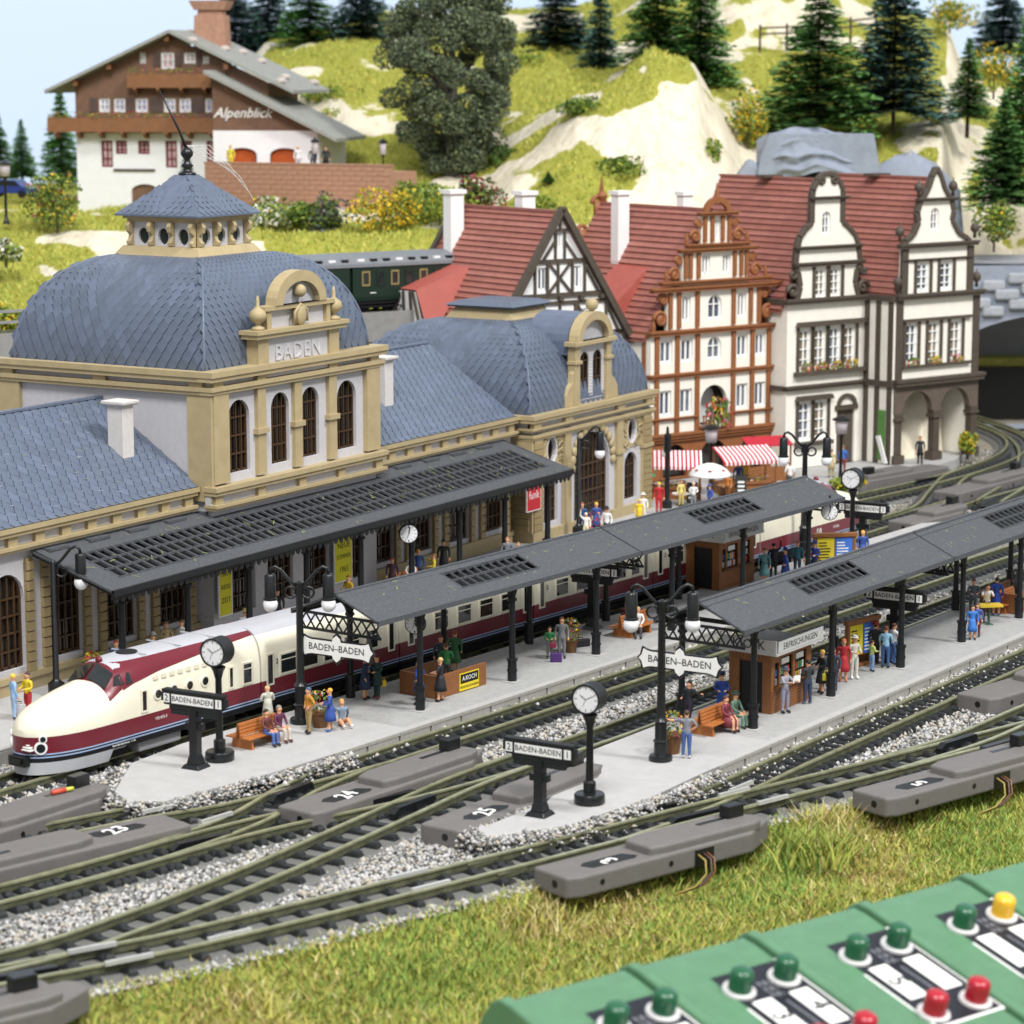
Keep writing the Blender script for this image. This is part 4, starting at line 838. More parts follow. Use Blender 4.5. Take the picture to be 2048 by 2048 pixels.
def enamel_sign(label, loc, rz, z):
    t = thing('enamel_sign', label, 'sign', (*loc, z), rz, 'white enamel station name signs')
    def shape(k, w=1.48):
        h = .27*k; L = w + (k-1)*.3; r = [(-L, .36*k), (-L+.16, .3*k), (-L+.34, h), (-.2, h), (-.16, .4*k), (0, .52*k), (.16, .4*k), (.2, h), (L-.34, h), (L-.16, .3*k), (L, .36*k), (L+.08, .12*k), (L+.2, 0)]
        bt = [(x, -y) for x, y in r[-2::-1]]; lf = [(-L-.2, 0), (-L-.08, .12*k)]
        return [(-L-.08, .12*k)] + r + bt + [(-L-.08, -.12*k), (-L-.2, 0)]
    m = MB(); m.prism(shape(1.22), -.03, .05); m.build('sign_board', m_black, t); m = MB(); m.prism(shape(1.0), -.045, -.03); p = m.build('enamel_face', m_white, t)
    text('BADEN–BADEN', .37, m_ink, p, (0, -.05, 0), ext=.004); m = MB(); m.cyl((0, .01, .5), (0, .01, 1.0), .03); m.build('hanger', m_black, t); return t
enamel_sign('white enamel BADEN-BADEN sign hanging at the first platform canopy end', (-13.4, -.1), R(-90), 3.85)
enamel_sign('white enamel BADEN-BADEN sign hanging at the second platform canopy end', (-11.3, -13.75), R(-90), 4.5)
# hanging clocks under the canopies
def hang_clock(label, loc, rz, z, r=.42):
    t = thing('hanging_clock', label, 'clock', (*loc, z), rz); m = MB(); m.cyl((0, -.1, 0), (0, .1, 0), r, r, 24); m.cyl((0, 0, r), (0, 0, r+.4), .05); m.build('case', m_blackm, t)
    m = MB(); m.cyl((0, -.105, 0), (0, -.115, 0), r*.9, r*.9, 24); fc = m.build('clock_face', m_face, t); m = MB()
    for k in range(12): a = R(30*k); m.bar((math.sin(a)*r*.84, -.12, math.cos(a)*r*.84), (math.sin(a)*r*.62, -.12, math.cos(a)*r*.62), .05, .01)
    m.build('hour_mark', m_ink, fc); m = MB(); m.bar((0, -.125, 0), (.05, -.125, r*.7), .05, .01); m.bar((0, -.125, 0), (-.08, -.125, -r*.45), .06, .01); m.build('clock_hand', m_ink, fc)
hang_clock('round clock hanging under the station canopy edge', (8.0, 10.4), IMG+R(15), 4.15, .46)
hang_clock('round clock hanging under the second platform canopy', (12.4, -14.2), R(-60), 4.35)
hang_clock('round clock in shade under the nearer first platform canopy', (-8.9, -.8), R(-75), 4.1)
hang_clock('round clock at the farther end of the first platform canopy', (23, -4.6), R(-60), 4.3)
# ================================================================ kiosks, benches, stairwells, billboards, planters
m_wood = mat('kiosk_wood', '8a5a34', .55, .15, 3, .1, 16)
m_woodd = mat('kiosk_wood_dark', '6e4526', .55, .15, 3)
m_bench = mat('bench_wood', 'b06c38', .5, .12, 3)
m_sgrey = mat('kiosk_sign', 'c8c8c8', .5, .04)
def kiosk(loc, rz, label):
    t = thing('kiosk', label, 'kiosk', (*loc, .75), rz, 'brown station kiosks'); wx, wy, h = 3.3, 1.9, 2.45
    m = MB(); m.wall(rect(0, wx, 0, h), [rect(.3, .62, 1.0, 2.0), rect(.75, 1.75, 1.0, 2.15), rect(1.95, 2.9, 1.0, 2.15)], 0, .08); m.box(0, .08, 0, .05, .3, h); m.wall(rect(.3, wy-.05, 0, h), [rect(.4, 1.45, .02, 2.05)], 0, .08, lambda a, y, z: (y, a, z)); m.box(0, wy-.05, 0, wx, wy, h); m.box(wx-.05, .08, 0, wx, wy-.05, h); m.box(.08, .08, h-.05, wx-.05, wy-.05, h); m.build('cabin', m_wood, t)
    b = MB(); b.box(0, -.03, 0, wx, 0, .1); bo = b.build('board', m_wood, bevel=.02); me = bo.data; bpy.data.objects.remove(bo)
    for k in range(8): part('board', me, t, (0, 0, .02+.12*k))
    b = MB(); b.box(-.025, .02, 0, 0, .12, .36); bo = b.build('board', m_wood); me2 = bo.data; bpy.data.objects.remove(bo)
    for k in range(12): part('board', me2, t, (0, .1+.145*k, 2.08))
    m = MB(); m.box(.1, .45, .03, .13, 1.45, 2.05); m.build('doorway_shade', m_blackm, t)  # black sheet fills the doorway as painted interior shade
    m = MB(); m.box(.25, .12, .95, 2.95, .16, 2.2); w = m.build('shop_window', m_pane2, t)
    rr = random.Random(5)
    cols = [mat('mag%d' % i, c, .5, .1) for i, c in enumerate(('d8d8d8', 'c23a30', '3f62a8', 'd9b23c', '4a8a56', 'b8c4d0'))]
    for x0, n in ((.3, 2), (.8, 5), (2.0, 5)):
        for i in range(n):
            for z in (1.05, 1.42):
                b = MB(); b.box(x0+.17*i, .085, z, x0+.17*i+.13, .1, z+.28); b.build('magazine', rr.choice(cols), w)
    for x in (.9, 2.1): b = MB(); b.box(x, .03, 1.85, x+.6, .07, 2.08); b.build('price_card', m_white, w)
    m = MB(); m.box(.22, -.14, .92, 3.0, .02, .99); m.build('counter', m_woodd, t)
    m = MB(); m.box(-.4, -.45, h, wx+.2, wy+.25, h+.1); m.build('roof', m_sgrey, t)
    m = MB(); m.box(-.42, -.42, h+.1, -.36, wy+.2, h+.62); p = m.build('sign_board', m_sgrey, t); text('KIOSK', .52, m_ink, p, (-.425, .8, h+.36), (R(90), 0, R(-90)), ext=.004)
    m = MB(); m.box(-.3, -.47, h+.1, wx+.1, -.41, h+.56); p = m.build('sign_board', m_sgrey, t); text('ERFRISCHUNGEN', .36, mat('sign_grey_ink', '4a4c50', .5, .1), p, (1.5, -.475, h+.32), ext=.004); return t
kiosk((18.3, -.9), R(A1), 'brown KIOSK under the farther half of the first platform canopy'); kiosk((-3.05, -13.6), R(A2), 'brown ERFRISCHUNGEN kiosk under the nearer second platform canopy')
def bench(loc, rz, label, double=True, L=2.1):
    t = thing('bench', label, 'bench', (*loc, .75), rz, 'wooden platform benches')
    sl = MB(); sl.box(-L/2, -.055, 0, L/2, .055, .05); bo = sl.build('slat', m_bench, bevel=.015); me = bo.data; bpy.data.objects.remove(bo)
    for s in ((-1, 1) if double else (-1,)):
        for k in range(4): part('slat', me, t, (0, s*(.16+.125*k), .42))
        for k in range(4): o = part('slat', me, t, (0, s*(.1-.025*k), .55+.13*k)); o.rotation_euler.x = R(90)+s*.2
    for x in (-L/2+.3, L/2-.3):
        m = MB(); w = .52 if double else .3; m.prism([(-w, 0), (w, 0), (w-.08, .42), (-w+.08, .42)] if double else [(-.52, 0), (.1, 0), (.06, .42), (-.44, .42)], x-.06, x+.06, lambda a, y, z: (y, a, z)); m.build('leg', m_bench, t)
    return t
bench((-17.0, 1.15), R(A1), 'tan wooden bench with two sitters on the first platform tip'); bench((-6.5, -12.75), R(A2), 'tan wooden bench with two sitters on the second platform'); bench((7.4, -1.9), R(A1), 'wooden bench in shade far along the first platform')
bench((20.9, -14.4), R(A2), 'wooden bench at the right edge of the second platform'); bench((10.6, 12.3), 0, 'wooden bench against the station wall behind the train')
def stairwell(loc, rz, label, ad, L=3.3, w=1.95):
    t = thing('stairwell', label, 'stairwell', (*loc, .75), rz); h = .95
    for x0, y0, x1, y1 in ((0, 0, L, .12), (0, w-.12, L, w), (0, .12, .12, w-.12)): m = MB(); m.box(x0, y0, 0, x1, y1, h); m.build('parapet', m_wood, t, bevel=.02)
    m = MB(); m.box(.12, .12, .0, L, w-.12, .03); m.build('shaft_shade', m_dark, t)  # dark sheet on the platform stands in for the shaded shaft
    for k in range(6): m = MB(); m.box(.2+.45*k, .14, .03, .65+.45*k, w-.14, .1+.1*(5-k)); m.build('step', m_plat2, t)
    if ad:
        m = MB(); m.box(1.45, -.03, .06, 2.75, 0, .78); p = m.build('advert', mat('ad_yellow', 'e8cf2c', .5, .04), t); m = MB(); m.box(1.5, -.036, .36, 2.7, -.03, .74); m.build('advert_block', m_ink, p); text(ad[0], .26, m_white, p, (2.1, -.04, .55), ext=.003); text(ad[1], .14, m_ink, p, (2.1, -.035, .2), ext=.003)
    return t
stairwell((-7.6, -1.0), R(A1), 'brown wooden stairwell enclosure with a yellow A.KOCH advert', ('A.KOCH', 'FEINE BACKWAREN'))
stairwell((20.2, -15.4), R(A2), 'brown wooden stairwell enclosure at the right edge of the second platform', None)
def billboard(loc, rz, label):
    t = thing('billboard', label, 'billboard', (*loc, .75), rz, 'brown billboards with two posters'); m = MB(); m.box(-1.1, -.1, 0, 1.1, .1, .15); m.box(-1.1, -.08, 0, -.95, .08, 2.0); m.box(.95, -.08, 0, 1.1, .08, 2.0); m.box(-.95, -.05, .5, .95, .05, 1.9); m.box(-1.15, -.14, 1.9, 1.15, .14, 2.1); m.build('stand', m_wood, t, bevel=.02)
    for x, c, nm in ((-.47, 'e3d034', 'poster_yellow'), (.47, '3f72c8', 'poster_blue')):
        m = MB(); m.box(x-.44, -.065, .56, x+.44, -.05, 1.85); p = m.build('poster', mat(nm, c, .5, .05), t); im = m_ink if x < 0 else m_white; rr = random.Random(3)
        for k in range(7): b = MB(); b.box(x-.36, -.07, .68+.15*k, x-.36+rr.uniform(.4, .72), -.065, .74+.15*k); b.build('print_line', im, p)
    return t
billboard((25.2, -3.95), R(-50), 'billboard with yellow and blue posters at the far end of the first platform'); billboard((6.7, -13.3), R(-14), 'billboard with yellow and blue posters on the second platform')
# posters on the station
poster(24.55, 13.15, 2.6, 1.5, 2.6, 'c62a34', [('Bild', .62, .72), ('funk', .62, .33)], 'red and white Bild funk poster on the pavilion corner of the station', 0, 'f4f2f0')
poster(-2.7, 13.2, 1.8, 1.0, 2.4, 'd8d224', [('FERN', .34, .8), ('REISE', .3, .55), ('ZEIT', .34, .3)], 'narrow yellow poster on the station wall right of the canopy post'); poster(6.6, 13.2, 1.8, 1.5, 2.7, 'd8d224', [('DER', .4, .85), ('NEUE', .42, .65), ('SOMMER', .3, .45), ('1965', .4, .22)], 'large yellow poster on the station wall below the hanging clock')
# planters and luggage
def leafclump(n, r, h, size, mats, probs, seed, sq=1.):
    rg = np.random.default_rng(seed); a = rg.uniform(0, 6.28, n); q = rg.uniform(0, 1, n)**.5; z = rg.uniform(0, 1, n); rr = r*np.sqrt(1-(2*z-1)**2*.8)*q**.6
    P = np.column_stack([rr*np.cos(a), rr*np.sin(a)*sq, z*h]); d1 = rg.normal(0, 1, (n, 3)); d1 /= np.linalg.norm(d1, axis=1)[:, None]; d2 = np.cross(d1, rg.normal(0, 1, (n, 3))); d2 /= np.linalg.norm(d2, axis=1)[:, None]
    s = size*rg.uniform(.6, 1.4, (n, 1)); V = np.stack([P-d1*s, P+d2*s*.6, P+d1*s, P-d2*s*.6], 1).reshape(-1, 3); return V, np.arange(4*n).reshape(-1, 4), rg.choice(len(mats), n, p=probs)
m_leafs = [mat('leaf_a', '4c6b2e', .6, .2), mat('leaf_b', '6f8a35', .6, .2), mat('bloom_red', 'b8323a', .6, .15), mat('bloom_yellow', 'e0b92c', .6, .15), mat('bloom_pink', 'cf6c8e', .6, .15), mat('bloom_white', 'e8e6dc', .6, .1)]
def planter(loc, label, r=.36, h=.55, blooms=(.3, .25, .15, .15, .1, .05), z=.75, col='6b4a2c', top=1.0):
    t = thing('flower_planter', label, 'planter', (*loc, z)); m = MB(); m.lathe((0, 0, 0), [(r*.75, 0), (r, h), (r*1.08, h), (r*1.08, h+.05), (r*.9, h+.05)], 12); m.build('tub', mat('tub_'+col, col, .7, .15), t)
    V, F, mi = leafclump(260, r*1.5, top, .07, m_leafs, blooms, int(abs(loc[0]*31))); V[:, 2] += h*.8; raw('flowers', V, F, m_leafs, t, mi); return t
planter((-13.65, .55), 'planter of red and yellow flowers beside the woman in blue'); planter((-10.25, -12.9), 'wicker planter behind the man in jeans on the second platform', .4, .7); planter((2.75, -1.35), 'planter of yellow and red flowers behind the man in grey suit', .3, .5, (.2, .25, .15, .3, .05, .05), top=1.1)
planter((24.1, -3.2), 'planter of red flowers left of the far billboard', .3, .5, (.25, .2, .4, .05, .05, .05)); planter((-12.5, 12.6), 'planter of yellow and red flowers before the station behind the train cab', .35, .5, (.2, .2, .2, .35, .05, 0)); planter((28.7, 11.7), 'planter of red flowers by the station entrance', .5, .4, (.1, .1, .65, .05, .1, 0), col='8a5a3a')
planter((7.5, -13.1), 'planter of red and yellow flowers behind the second platform billboard', .3, .5)
def suitcase(loc, rz, label, col, w=.5, h=.42, z=.75):
    t = thing('suitcase', label, 'suitcase', (*loc, z), rz); m = MB(); m.box(-w/2, -.1, 0, w/2, .1, h); m.build('case', mat('case_'+col, col, .5, .15), t, bevel=.04); m = MB(); m.tube([(-.1, 0, h), (-.1, 0, h+.08), (.1, 0, h+.08), (.1, 0, h)], .02, 5); m.build('handle', m_black, t); return t
suitcase((.75, -1.75), R(-60), 'small purple suitcase in front of the man in grey suit', '4a2c6a'); suitcase((-18.35, 11.6), R(-50), 'white and black travel bag at the left edge', 'd8d8d8', .6, .55); suitcase((3.9, -1.2), R(-30), 'black bag on the ground beside the planter of the first platform', '202225', .9, .35); suitcase((7.9, -14.1), R(-40), 'dark round bag behind the man in white shirt and jeans', '23262c', .5, .6)
suitcase((8.4, 12.3), R(-40), 'orange brown case beside the bench at the station wall', 'b06a3c', .6, .4)
# ================================================================ the cream and red train
m_cream = mat('train_cream', 'e9e4cf', .32, .03, .6, spec=.5)
m_red = mat('train_red', '6d1f2c', .3, .06, 1, spec=.5)
m_roofg = mat('train_roof', 'b3b3ba', .45, .05, 1)
m_skirt = mat('train_skirt', 'b9bbc0', .4, .06, 1)
m_line = mat('train_line', '9fb4d6', .4, .05)
m_tglass = glass('train_glass', '23282a', .06)
m_under = mat('underframe', '15161a', .5, .2, 3)
TA = -5.4; TO = (-18.0, 5.9)
HW = 1.42
def tsec(w, hz, n, ns=12, zb=.52):
    P = [(w*.92, zb), (w*.985, .98), (w, 1.15), (w, 1.2), (w, 1.26), (w, 1.31), (w, 1.93)]
    for i in range(1, ns+1):
        t = math.pi/2*i/ns; P.append((w*max(math.cos(t), 0)**(2/n), 1.93+(hz-1.93)*math.sin(t)**(2/n)))
    return P
def car_body(root, sec_at, xs, matfn, name='body'):
    m = MB(); S = [sec_at(x) for x in xs]; k = len(S[0]); vs = []
    for x, P in zip(xs, S):
        vs += [(x, -y, z) for y, z in P] + [(x, y, z) for y, z in P[-2::-1]]
    n = 2*k-1
    for i in range(len(xs)-1):
        for j in range(n-1):
            a, b = i*n+j, (i+1)*n+j; zc = (vs[a][2]+vs[a+1][2])/2; jj = min(j, n-2-j)
            m.f.append((a, a+1, b+1, b)); m.m.append(matfn((xs[i]+xs[i+1])/2, jj, zc))
    m.v = vs
    for j in range(k-1): m.f.append((j, n-1-j, n-2-j, j+1) if n-2-j != j+1 else (j, n-1-j, j+1)); m.m.append(matfn(xs[0], j, (vs[j][2]+vs[j+1][2])/2))
    m.f.append(tuple(range((len(xs)-1)*n, len(xs)*n))[::-1]); m.m.append(0)
    return m.build(name, [m_cream, m_red, m_roofg, m_skirt, m_under, m_line, m_black], root, smooth=True, auto=28)
def low_mat(j): return {0: 3, 1: 4, 2: 4, 3: 5, 4: 4, 5: 1}.get(j) if False else [3, 4, 5, 4, 5, 1][j]
def bogie(root, x):
    m = MB()
    for dx in (-.85, .85):
        for y in (-.72, .72): m.cyl((x+dx, y-.08, .62), (x+dx, y+.08, .62), .42, .42, 14)
    m.box(x-1.35, -1.0, .5, x+1.35, -.86, .85); m.box(x-1.35, .86, .5, x+1.35, 1.0, .85); m.box(x-.5, -.9, .45, x+.5, .9, .8); m.build('bogie', m_under, root)
def car_window(root, x, w, z0, z1, y=-1.425, door=False, frame=None):
    m = MB(); m.wall(rect(x-w/2-.05, x+w/2+.05, z0-.05, z1+.05), [rect(x-w/2+.02, x+w/2-.02, z0+.02, z1-.02)], y-.02, y+.05); f = m.build('door' if door else 'window', frame or m_cream, root)
    m = MB(); m.box(x-w/2, y-.004, z0, x+w/2, y+.03, z1); m.build('pane', m_tglass, f)
    if not door: m = MB(); m.box(x-w/2, y-.012, z1-.24, x+w/2, y, z1-.2); m.build('window_bar', frame or m_cream, f)
def power_car(s_nose, s_tail, label, tailtxt=None):
    d = 1 if s_tail > s_nose else -1; t = thing('power_car', label, 'train car', (*w2(TO, TA, s_nose, 0), 0), R(TA) + (0 if d > 0 else math.pi), 'cars of the cream and red train'); L = abs(s_tail-s_nose)
    def wid(x): u = min(1, (x+.02)/3.3); return HW*(1-(1-u)**2.7)**.5 if u < 1 else HW
    def top(x): return float(np.interp(x, [0, .2, .5, 1.0, 1.85, 2.7, 3.35, 3.4, 4.05, 4.6, 5.8, L], [2.2, 2.52, 2.72, 2.92, 3.12, 3.27, 3.36, 3.38, 3.95, 4.03, 4.06, 4.06]))
    def sec(x): return tsec(max(wid(x), .08), top(x), float(np.interp(x, [0, 2, 4, 5, L], [2.0, 2.1, 2.5, 3.0, 3.2])), zb=.52 if x < 3.3 else .88)
    xs = [0, .03, .08, .16, .3, .48, .7, .95, 1.3, 1.7, 2.1, 2.5, 2.9, 3.2, 3.38, 3.55, 3.8, 4.05, 4.4, 4.9, 5.3, 5.7, 6.1, 6.5, 7, 7.5, 8, 8.5, 9, 9.5, 10, 10.5, L]
    def mf(x, j, z):
        if j < 6: return [3 if x < 4.2 else 4, 4, 5, 4, 5, 1][j]
        if 3.37 < x < 4.06 and j > 9: return 1
        if x > 4.06:
            if z > 3.93 or j > 12: return 2
        return 0
    car_body(t, sec, xs, mf)
    # maroon flash sweeping back from the cab, a skin just proud of the body
    for sg in (-1, 1):
        m = MB(); n_ = 26; vs = []; xx = np.linspace(4.04, L-.02, n_)
        for x in xx:
            P = sec(x)[6:]; zl = float(np.interp(x, [4.0, 4.6, 6, 9, L], [3.02, 3.2, 3.42, 3.66, 3.8]))
            for q in np.linspace(0, 1, 5): z = zl + (3.95-zl)*q; vs.append((x, sg*(float(np.interp(z, [p[1] for p in P], [p[0] for p in P]))+.022), z+.008))
        m.add(vs, [(i*5+j, i*5+j+1, (i+1)*5+j+1, (i+1)*5+j) for i in range(n_-1) for j in range(4)]); m.build('maroon_flash', m_red, t, smooth=True)
    # cab windows laid on the sloping front
    def surf(x, y, o=.07): P = sec(x); ys = [p[0] for p in P[6:]][::-1]; zs = [p[1] for p in P[6:]][::-1]; return (x-o*.7, y, float(np.interp(abs(y), ys, zs))+o)
    for y0, y1 in ((-.98, -.06), (.06, .98)):
        m = MB(); m.add([surf(3.44, y0), surf(3.44, y1), surf(3.98, y1*.93), surf(3.98, y0*.93)], [(0,1,2,3)]); m.build('windscreen', m_tglass, t)
    for sg in (-1, 1):
        for x0, x1, k in ((3.72, 4.14, .3), (4.22, 4.55, .1)):
            P0 = sec(x0); 
            def sp(x, z):
                P = sec(x)[6:]; return (x, sg*(float(np.interp(z, [p[1] for p in P], [p[0] for p in P]))+.05), z)
            m = MB(); m.add([sp(x0, 3.24), sp(x1, 3.24), sp(x1, 3.62), sp(x0+.2, 3.62 if x0 > 4 else 3.55)], [(0,1,2,3)]); m.build('cab_side_window', m_tglass, t)
    m = MB(); m.sph((4.12, 0, 4.03), (.12, .16, .13)); m.build('top_headlight', m_red, t, smooth=True)
    for sg in (-1, 1):
        for x, z, r in ((.34, 1.53, .25), (.4, 1.86, .16)):
            y = sg*wid(x); e = .05; nx, ny = -(wid(x+e)-wid(x-e)), sg*2*e; ln_ = math.hypot(nx, ny); nx /= ln_; ny /= ln_; p = Vector((x, y, z)); q = Vector((nx, ny, 0))
            m = MB(); m.cyl(p-q*.05, p+q*.05, r, r*.94, 18); m.build('headlight_rim', m_white, t); m = MB(); m.cyl(p, p+q*.062, r*.68, r*.66, 16); m.build('headlight', m_tglass, t)
    m = MB(); m.box(-.2, -.42, .85, .25, .42, 1.22); m.box(-.3, -.3, .95, -.2, .3, 1.15); m.build('coupler', m_black, t, bevel=.03)
    for k in range(3): m = MB(); m.box(-.09+.06*k, -.62+.1*k, 1.46+.08*k, .12+.05*k, -.18, 1.5+.08*k); m.build('winged_emblem', m_white, t)
    for x in (5.02,): car_window(t, x, .26, 2.08, 2.86, -HW-.012, True)
    for k in range(4):
        x = 5.75+.87*k; m = MB(); m.cyl((x, -HW+.02, 2.6), (x, -HW-.035, 2.6), .25, .23, 18); f = m.build('porthole', m_cream, t); m = MB(); m.cyl((x, -HW+.03, 2.6), (x, -HW-.042, 2.6), .16, .16, 16); m.build('pane', m_tglass, f)
    for x, w in ((9.85, .22), (10.8, .5)): car_window(t, x, w, 2.05, 2.85, -HW-.012, w < .3)
    text('175 015-3', .16, m_white, t, (5.9, -HW-.012, 1.66), ext=.004); text('Bww Bln-Karlshorst  1.7.81', .11, m_white, t, (3.9, -HW-.012, 1.08), ext=.004)
    if tailtxt: text(tailtxt, .42, m_white, t, (6.2, HW+.014, 1.6), (R(90), 0, math.pi), ext=.004); text('175 016', .2, m_white, t, (4.4, HW+.014, 1.62), (R(90), 0, math.pi), ext=.004)
    for x in (3.2, L-2.4): bogie(t, x)
    m = MB(); m.box(5.0, -1.1, .42, L-4.2, 1.1, .95); m.build('fuel_tank', m_skirt, t, bevel=.1)
    m = MB(); m.cyl((5.6, 0, 4.05), (5.6, 0, 4.1), .42, .4, 16); m.build('roof_fan', m_under, t)
    for k in range(3): m = MB(); m.box(5.7+1.9*k, -.9, 4.02, 5.72+1.9*k, .9, 4.075); m.build('roof_seam', m_skirt, t)
    for k in range(9): m = MB(); P = sec(6.2+.45*k); m.box(5.6+.45*k, -HW+.04, 3.15, 5.85+.45*k, -HW+.065, 3.32); m.build('louvre', m_cream, t)
    return t
def coach(s0, s1, label, doors, wins):
    t = thing('train_coach', label, 'train car', (*w2(TO, TA, s0, 0), 0), R(TA), 'cars of the cream and red train'); L = s1-s0
    P = tsec(HW, 4.02, 3.4, zb=.88)
    def mf(x, j, z): return [4, 4, 5, 4, 5, 1][j] if j < 6 else (2 if z > 3.75 else 0)
    car_body(t, lambda x: P, [0, L*.25, L*.5, L*.75, L], mf)
    m = MB(); m.box(-.1, -1.0, 1.0, 0, 1.0, 3.6); m.build('gangway', m_under, t)
    for x in doors: car_window(t, x, .34, 1.75, 2.95, -HW-.012, True)
    for x, w in wins: car_window(t, x, w, 2.05, 2.82, -HW-.012)
    for x in (2.0, L-2.0): bogie(t, x)
    m = MB(); m.box(3.4, -1.15, .5, L-3.4, 1.15, .95); m.build('underframe_box', m_under, t, bevel=.08)
    text('2', .3, m_ink, t, (doors[0]+.42, -HW-.013, 2.6), ext=.004); return t
power_car(-6.2, 5.35, 'cream and red diesel power car with bullet nose at the left')
coach(5.45, 14.15, 'cream and red coach coupled behind the left power car', [.5, 8.2], [(1.6, .95), (2.95, .95), (4.3, .95), (5.6, .95), (6.9, .8)])
coach(14.25, 23.9, 'cream and red coach with buffet behind the wooden stairwell', [.75, 9.1], [(2.85, .95), (4.5, .95), (6.1, .95), (7.7, .95)])
coach(24.0, 33.8, 'cream and red coach behind the bench under the first platform canopy', [.6, 9.2], [(2.2, .95), (3.8, .95), (5.4, .95), (7, .95), (8.3, .7)])
coach(33.9, 43.9, 'cream and red coach behind the kiosk', [.6, 9.4], [(2.2, .95), (3.8, .95), (5.4, .95), (7, .95), (8.4, .7)])
power_car(56.3, 44.0, 'cream and red power car at the far right end of the train', 'DR')
# ================================================================ green coaches on the upper line
m_green = mat('coach_green', '182c22', .45, .1, 1); m_groof = mat('coach_roof', '777b80', .5, .06, 1); m_yel = mat('window_trim', '8f7f52', .5, .1)
GO = (38.06, 33.9); GA = -26.0; GZ = 11.0
def green_coach(s0, L, label):
    t = thing('passenger_coach', label, 'train car', (*w2(GO, GA, s0, 0), GZ), R(GA), 'green coaches on the upper line')
    m = MB(); sec = [(-1.4, .95), (-1.45, 1.2), (-1.45, 3.0), (1.45, 3.0), (1.45, 1.2), (1.4, .95)]; m.prism(sec, 0, L, lambda a, y, z: (y, a, z)); m.build('body', m_green, t)
    m = MB(); m.prism([(-1.52, 3.0), (-1.5, 3.2), (-1.1, 3.55), (0, 3.8), (1.1, 3.55), (1.5, 3.2), (1.52, 3.0)], -.1, L+.1, lambda a, y, z: (y, a, z)); m.build('roof', m_groof, t)
    for i in range(int(L/.9)): m = MB(); m.box(.4+.9*i, -1.4, 3.33, .85+.9*i, -1.2, 3.48); m.build('roof_vent', m_under if i % 3 else m_bulb, t)
    k = 0; x = .9
    while x < L-.8:
        m = MB(); m.wall(rect(x-.28, x+.28, 1.85, 2.75), [rect(x-.2, x+.2, 1.95, 2.65)], -1.5, -1.44); f = m.build('window', m_yel if k % 2 == 0 else m_green, t); m = MB(); m.box(x-.22, -1.47, 1.93, x+.22, -1.45, 2.67); m.build('pane', m_tglass, f); x += 1.02; k += 1
    m = MB(); m.box(0, -1.3, .75, L, 1.3, .95); m.box(.2, -1.55, .55, L-.2, -1.4, .62); m.build('running_board', m_under, t)
    for x in (2, L-2): bogie(t, x)
    for x in np.arange(1.4, L, 2.04): m = MB(); m.box(x-.2, -1.465, 1.4, x+.2, -1.45, 1.45); m.build('number_mark', m_white, t)
    return t
green_coach(-13.4, 12.6, 'dark green coach of the upper train left of the timbered house'); green_coach(-.6, 12.6, 'dark green coach mostly hidden by the timbered house')
SPL['U'] = np.array([w2(GO, GA, s, 0) for s in np.arange(-70, 40, 1.)])
tt = thing('railway_track', 'elevated track carrying the green coaches behind the station', 'track', (0, 0, GZ))
for o in (-.72, .72): m = MB(); sweep(SPL['U'], o, .12, .0, .22, m, 0); m.build('rail', m_rail, tt)
for s in np.arange(-60, 20, 1.2): part('sleeper', SLM, tt, (*w2(GO, GA, s, 0), -.12), R(GA))
m = MB(); sweep(SPL['U'], -2.6, .4, -1.4, .35, m); sweep(SPL['U'], 0, 4.8, -1.2, -.13, m); struct(m.build('viaduct_deck', mat('viaduct', '8b8a88', .7, .12, 2)))
vw = mat('viaduct_stone', '7d7772', .8, .2, 1.5, .5, 6)
m = MB(); sweep(SPL['U'], -2.2, .5, 0, -1.2+GZ, m); struct(m.build('retaining_wall', vw))
for o in COL.objects:
    if o.name == 'viaduct_deck': o.location.z = GZ
fe = thing('railing', 'grey girder railing along the elevated track at the left edge', 'railing', (0, 0, GZ))
for z in (.9, 1.5): m = MB(); sweep(SPL['U'][:62], -2.5, .12, z, z+.16, m); m.build('rail_beam', mat('viaduct', '8b8a88', .7, .12, 2), fe)
for i in range(0, 62, 3): m = MB(); p = w2(GO, GA, -70+i, -2.5); m.box(p[0]-.1, p[1]-.1, .3, p[0]+.1, p[1]+.1, 1.6); m.build('post', mat('viaduct', '8b8a88', .7, .12, 2), fe)
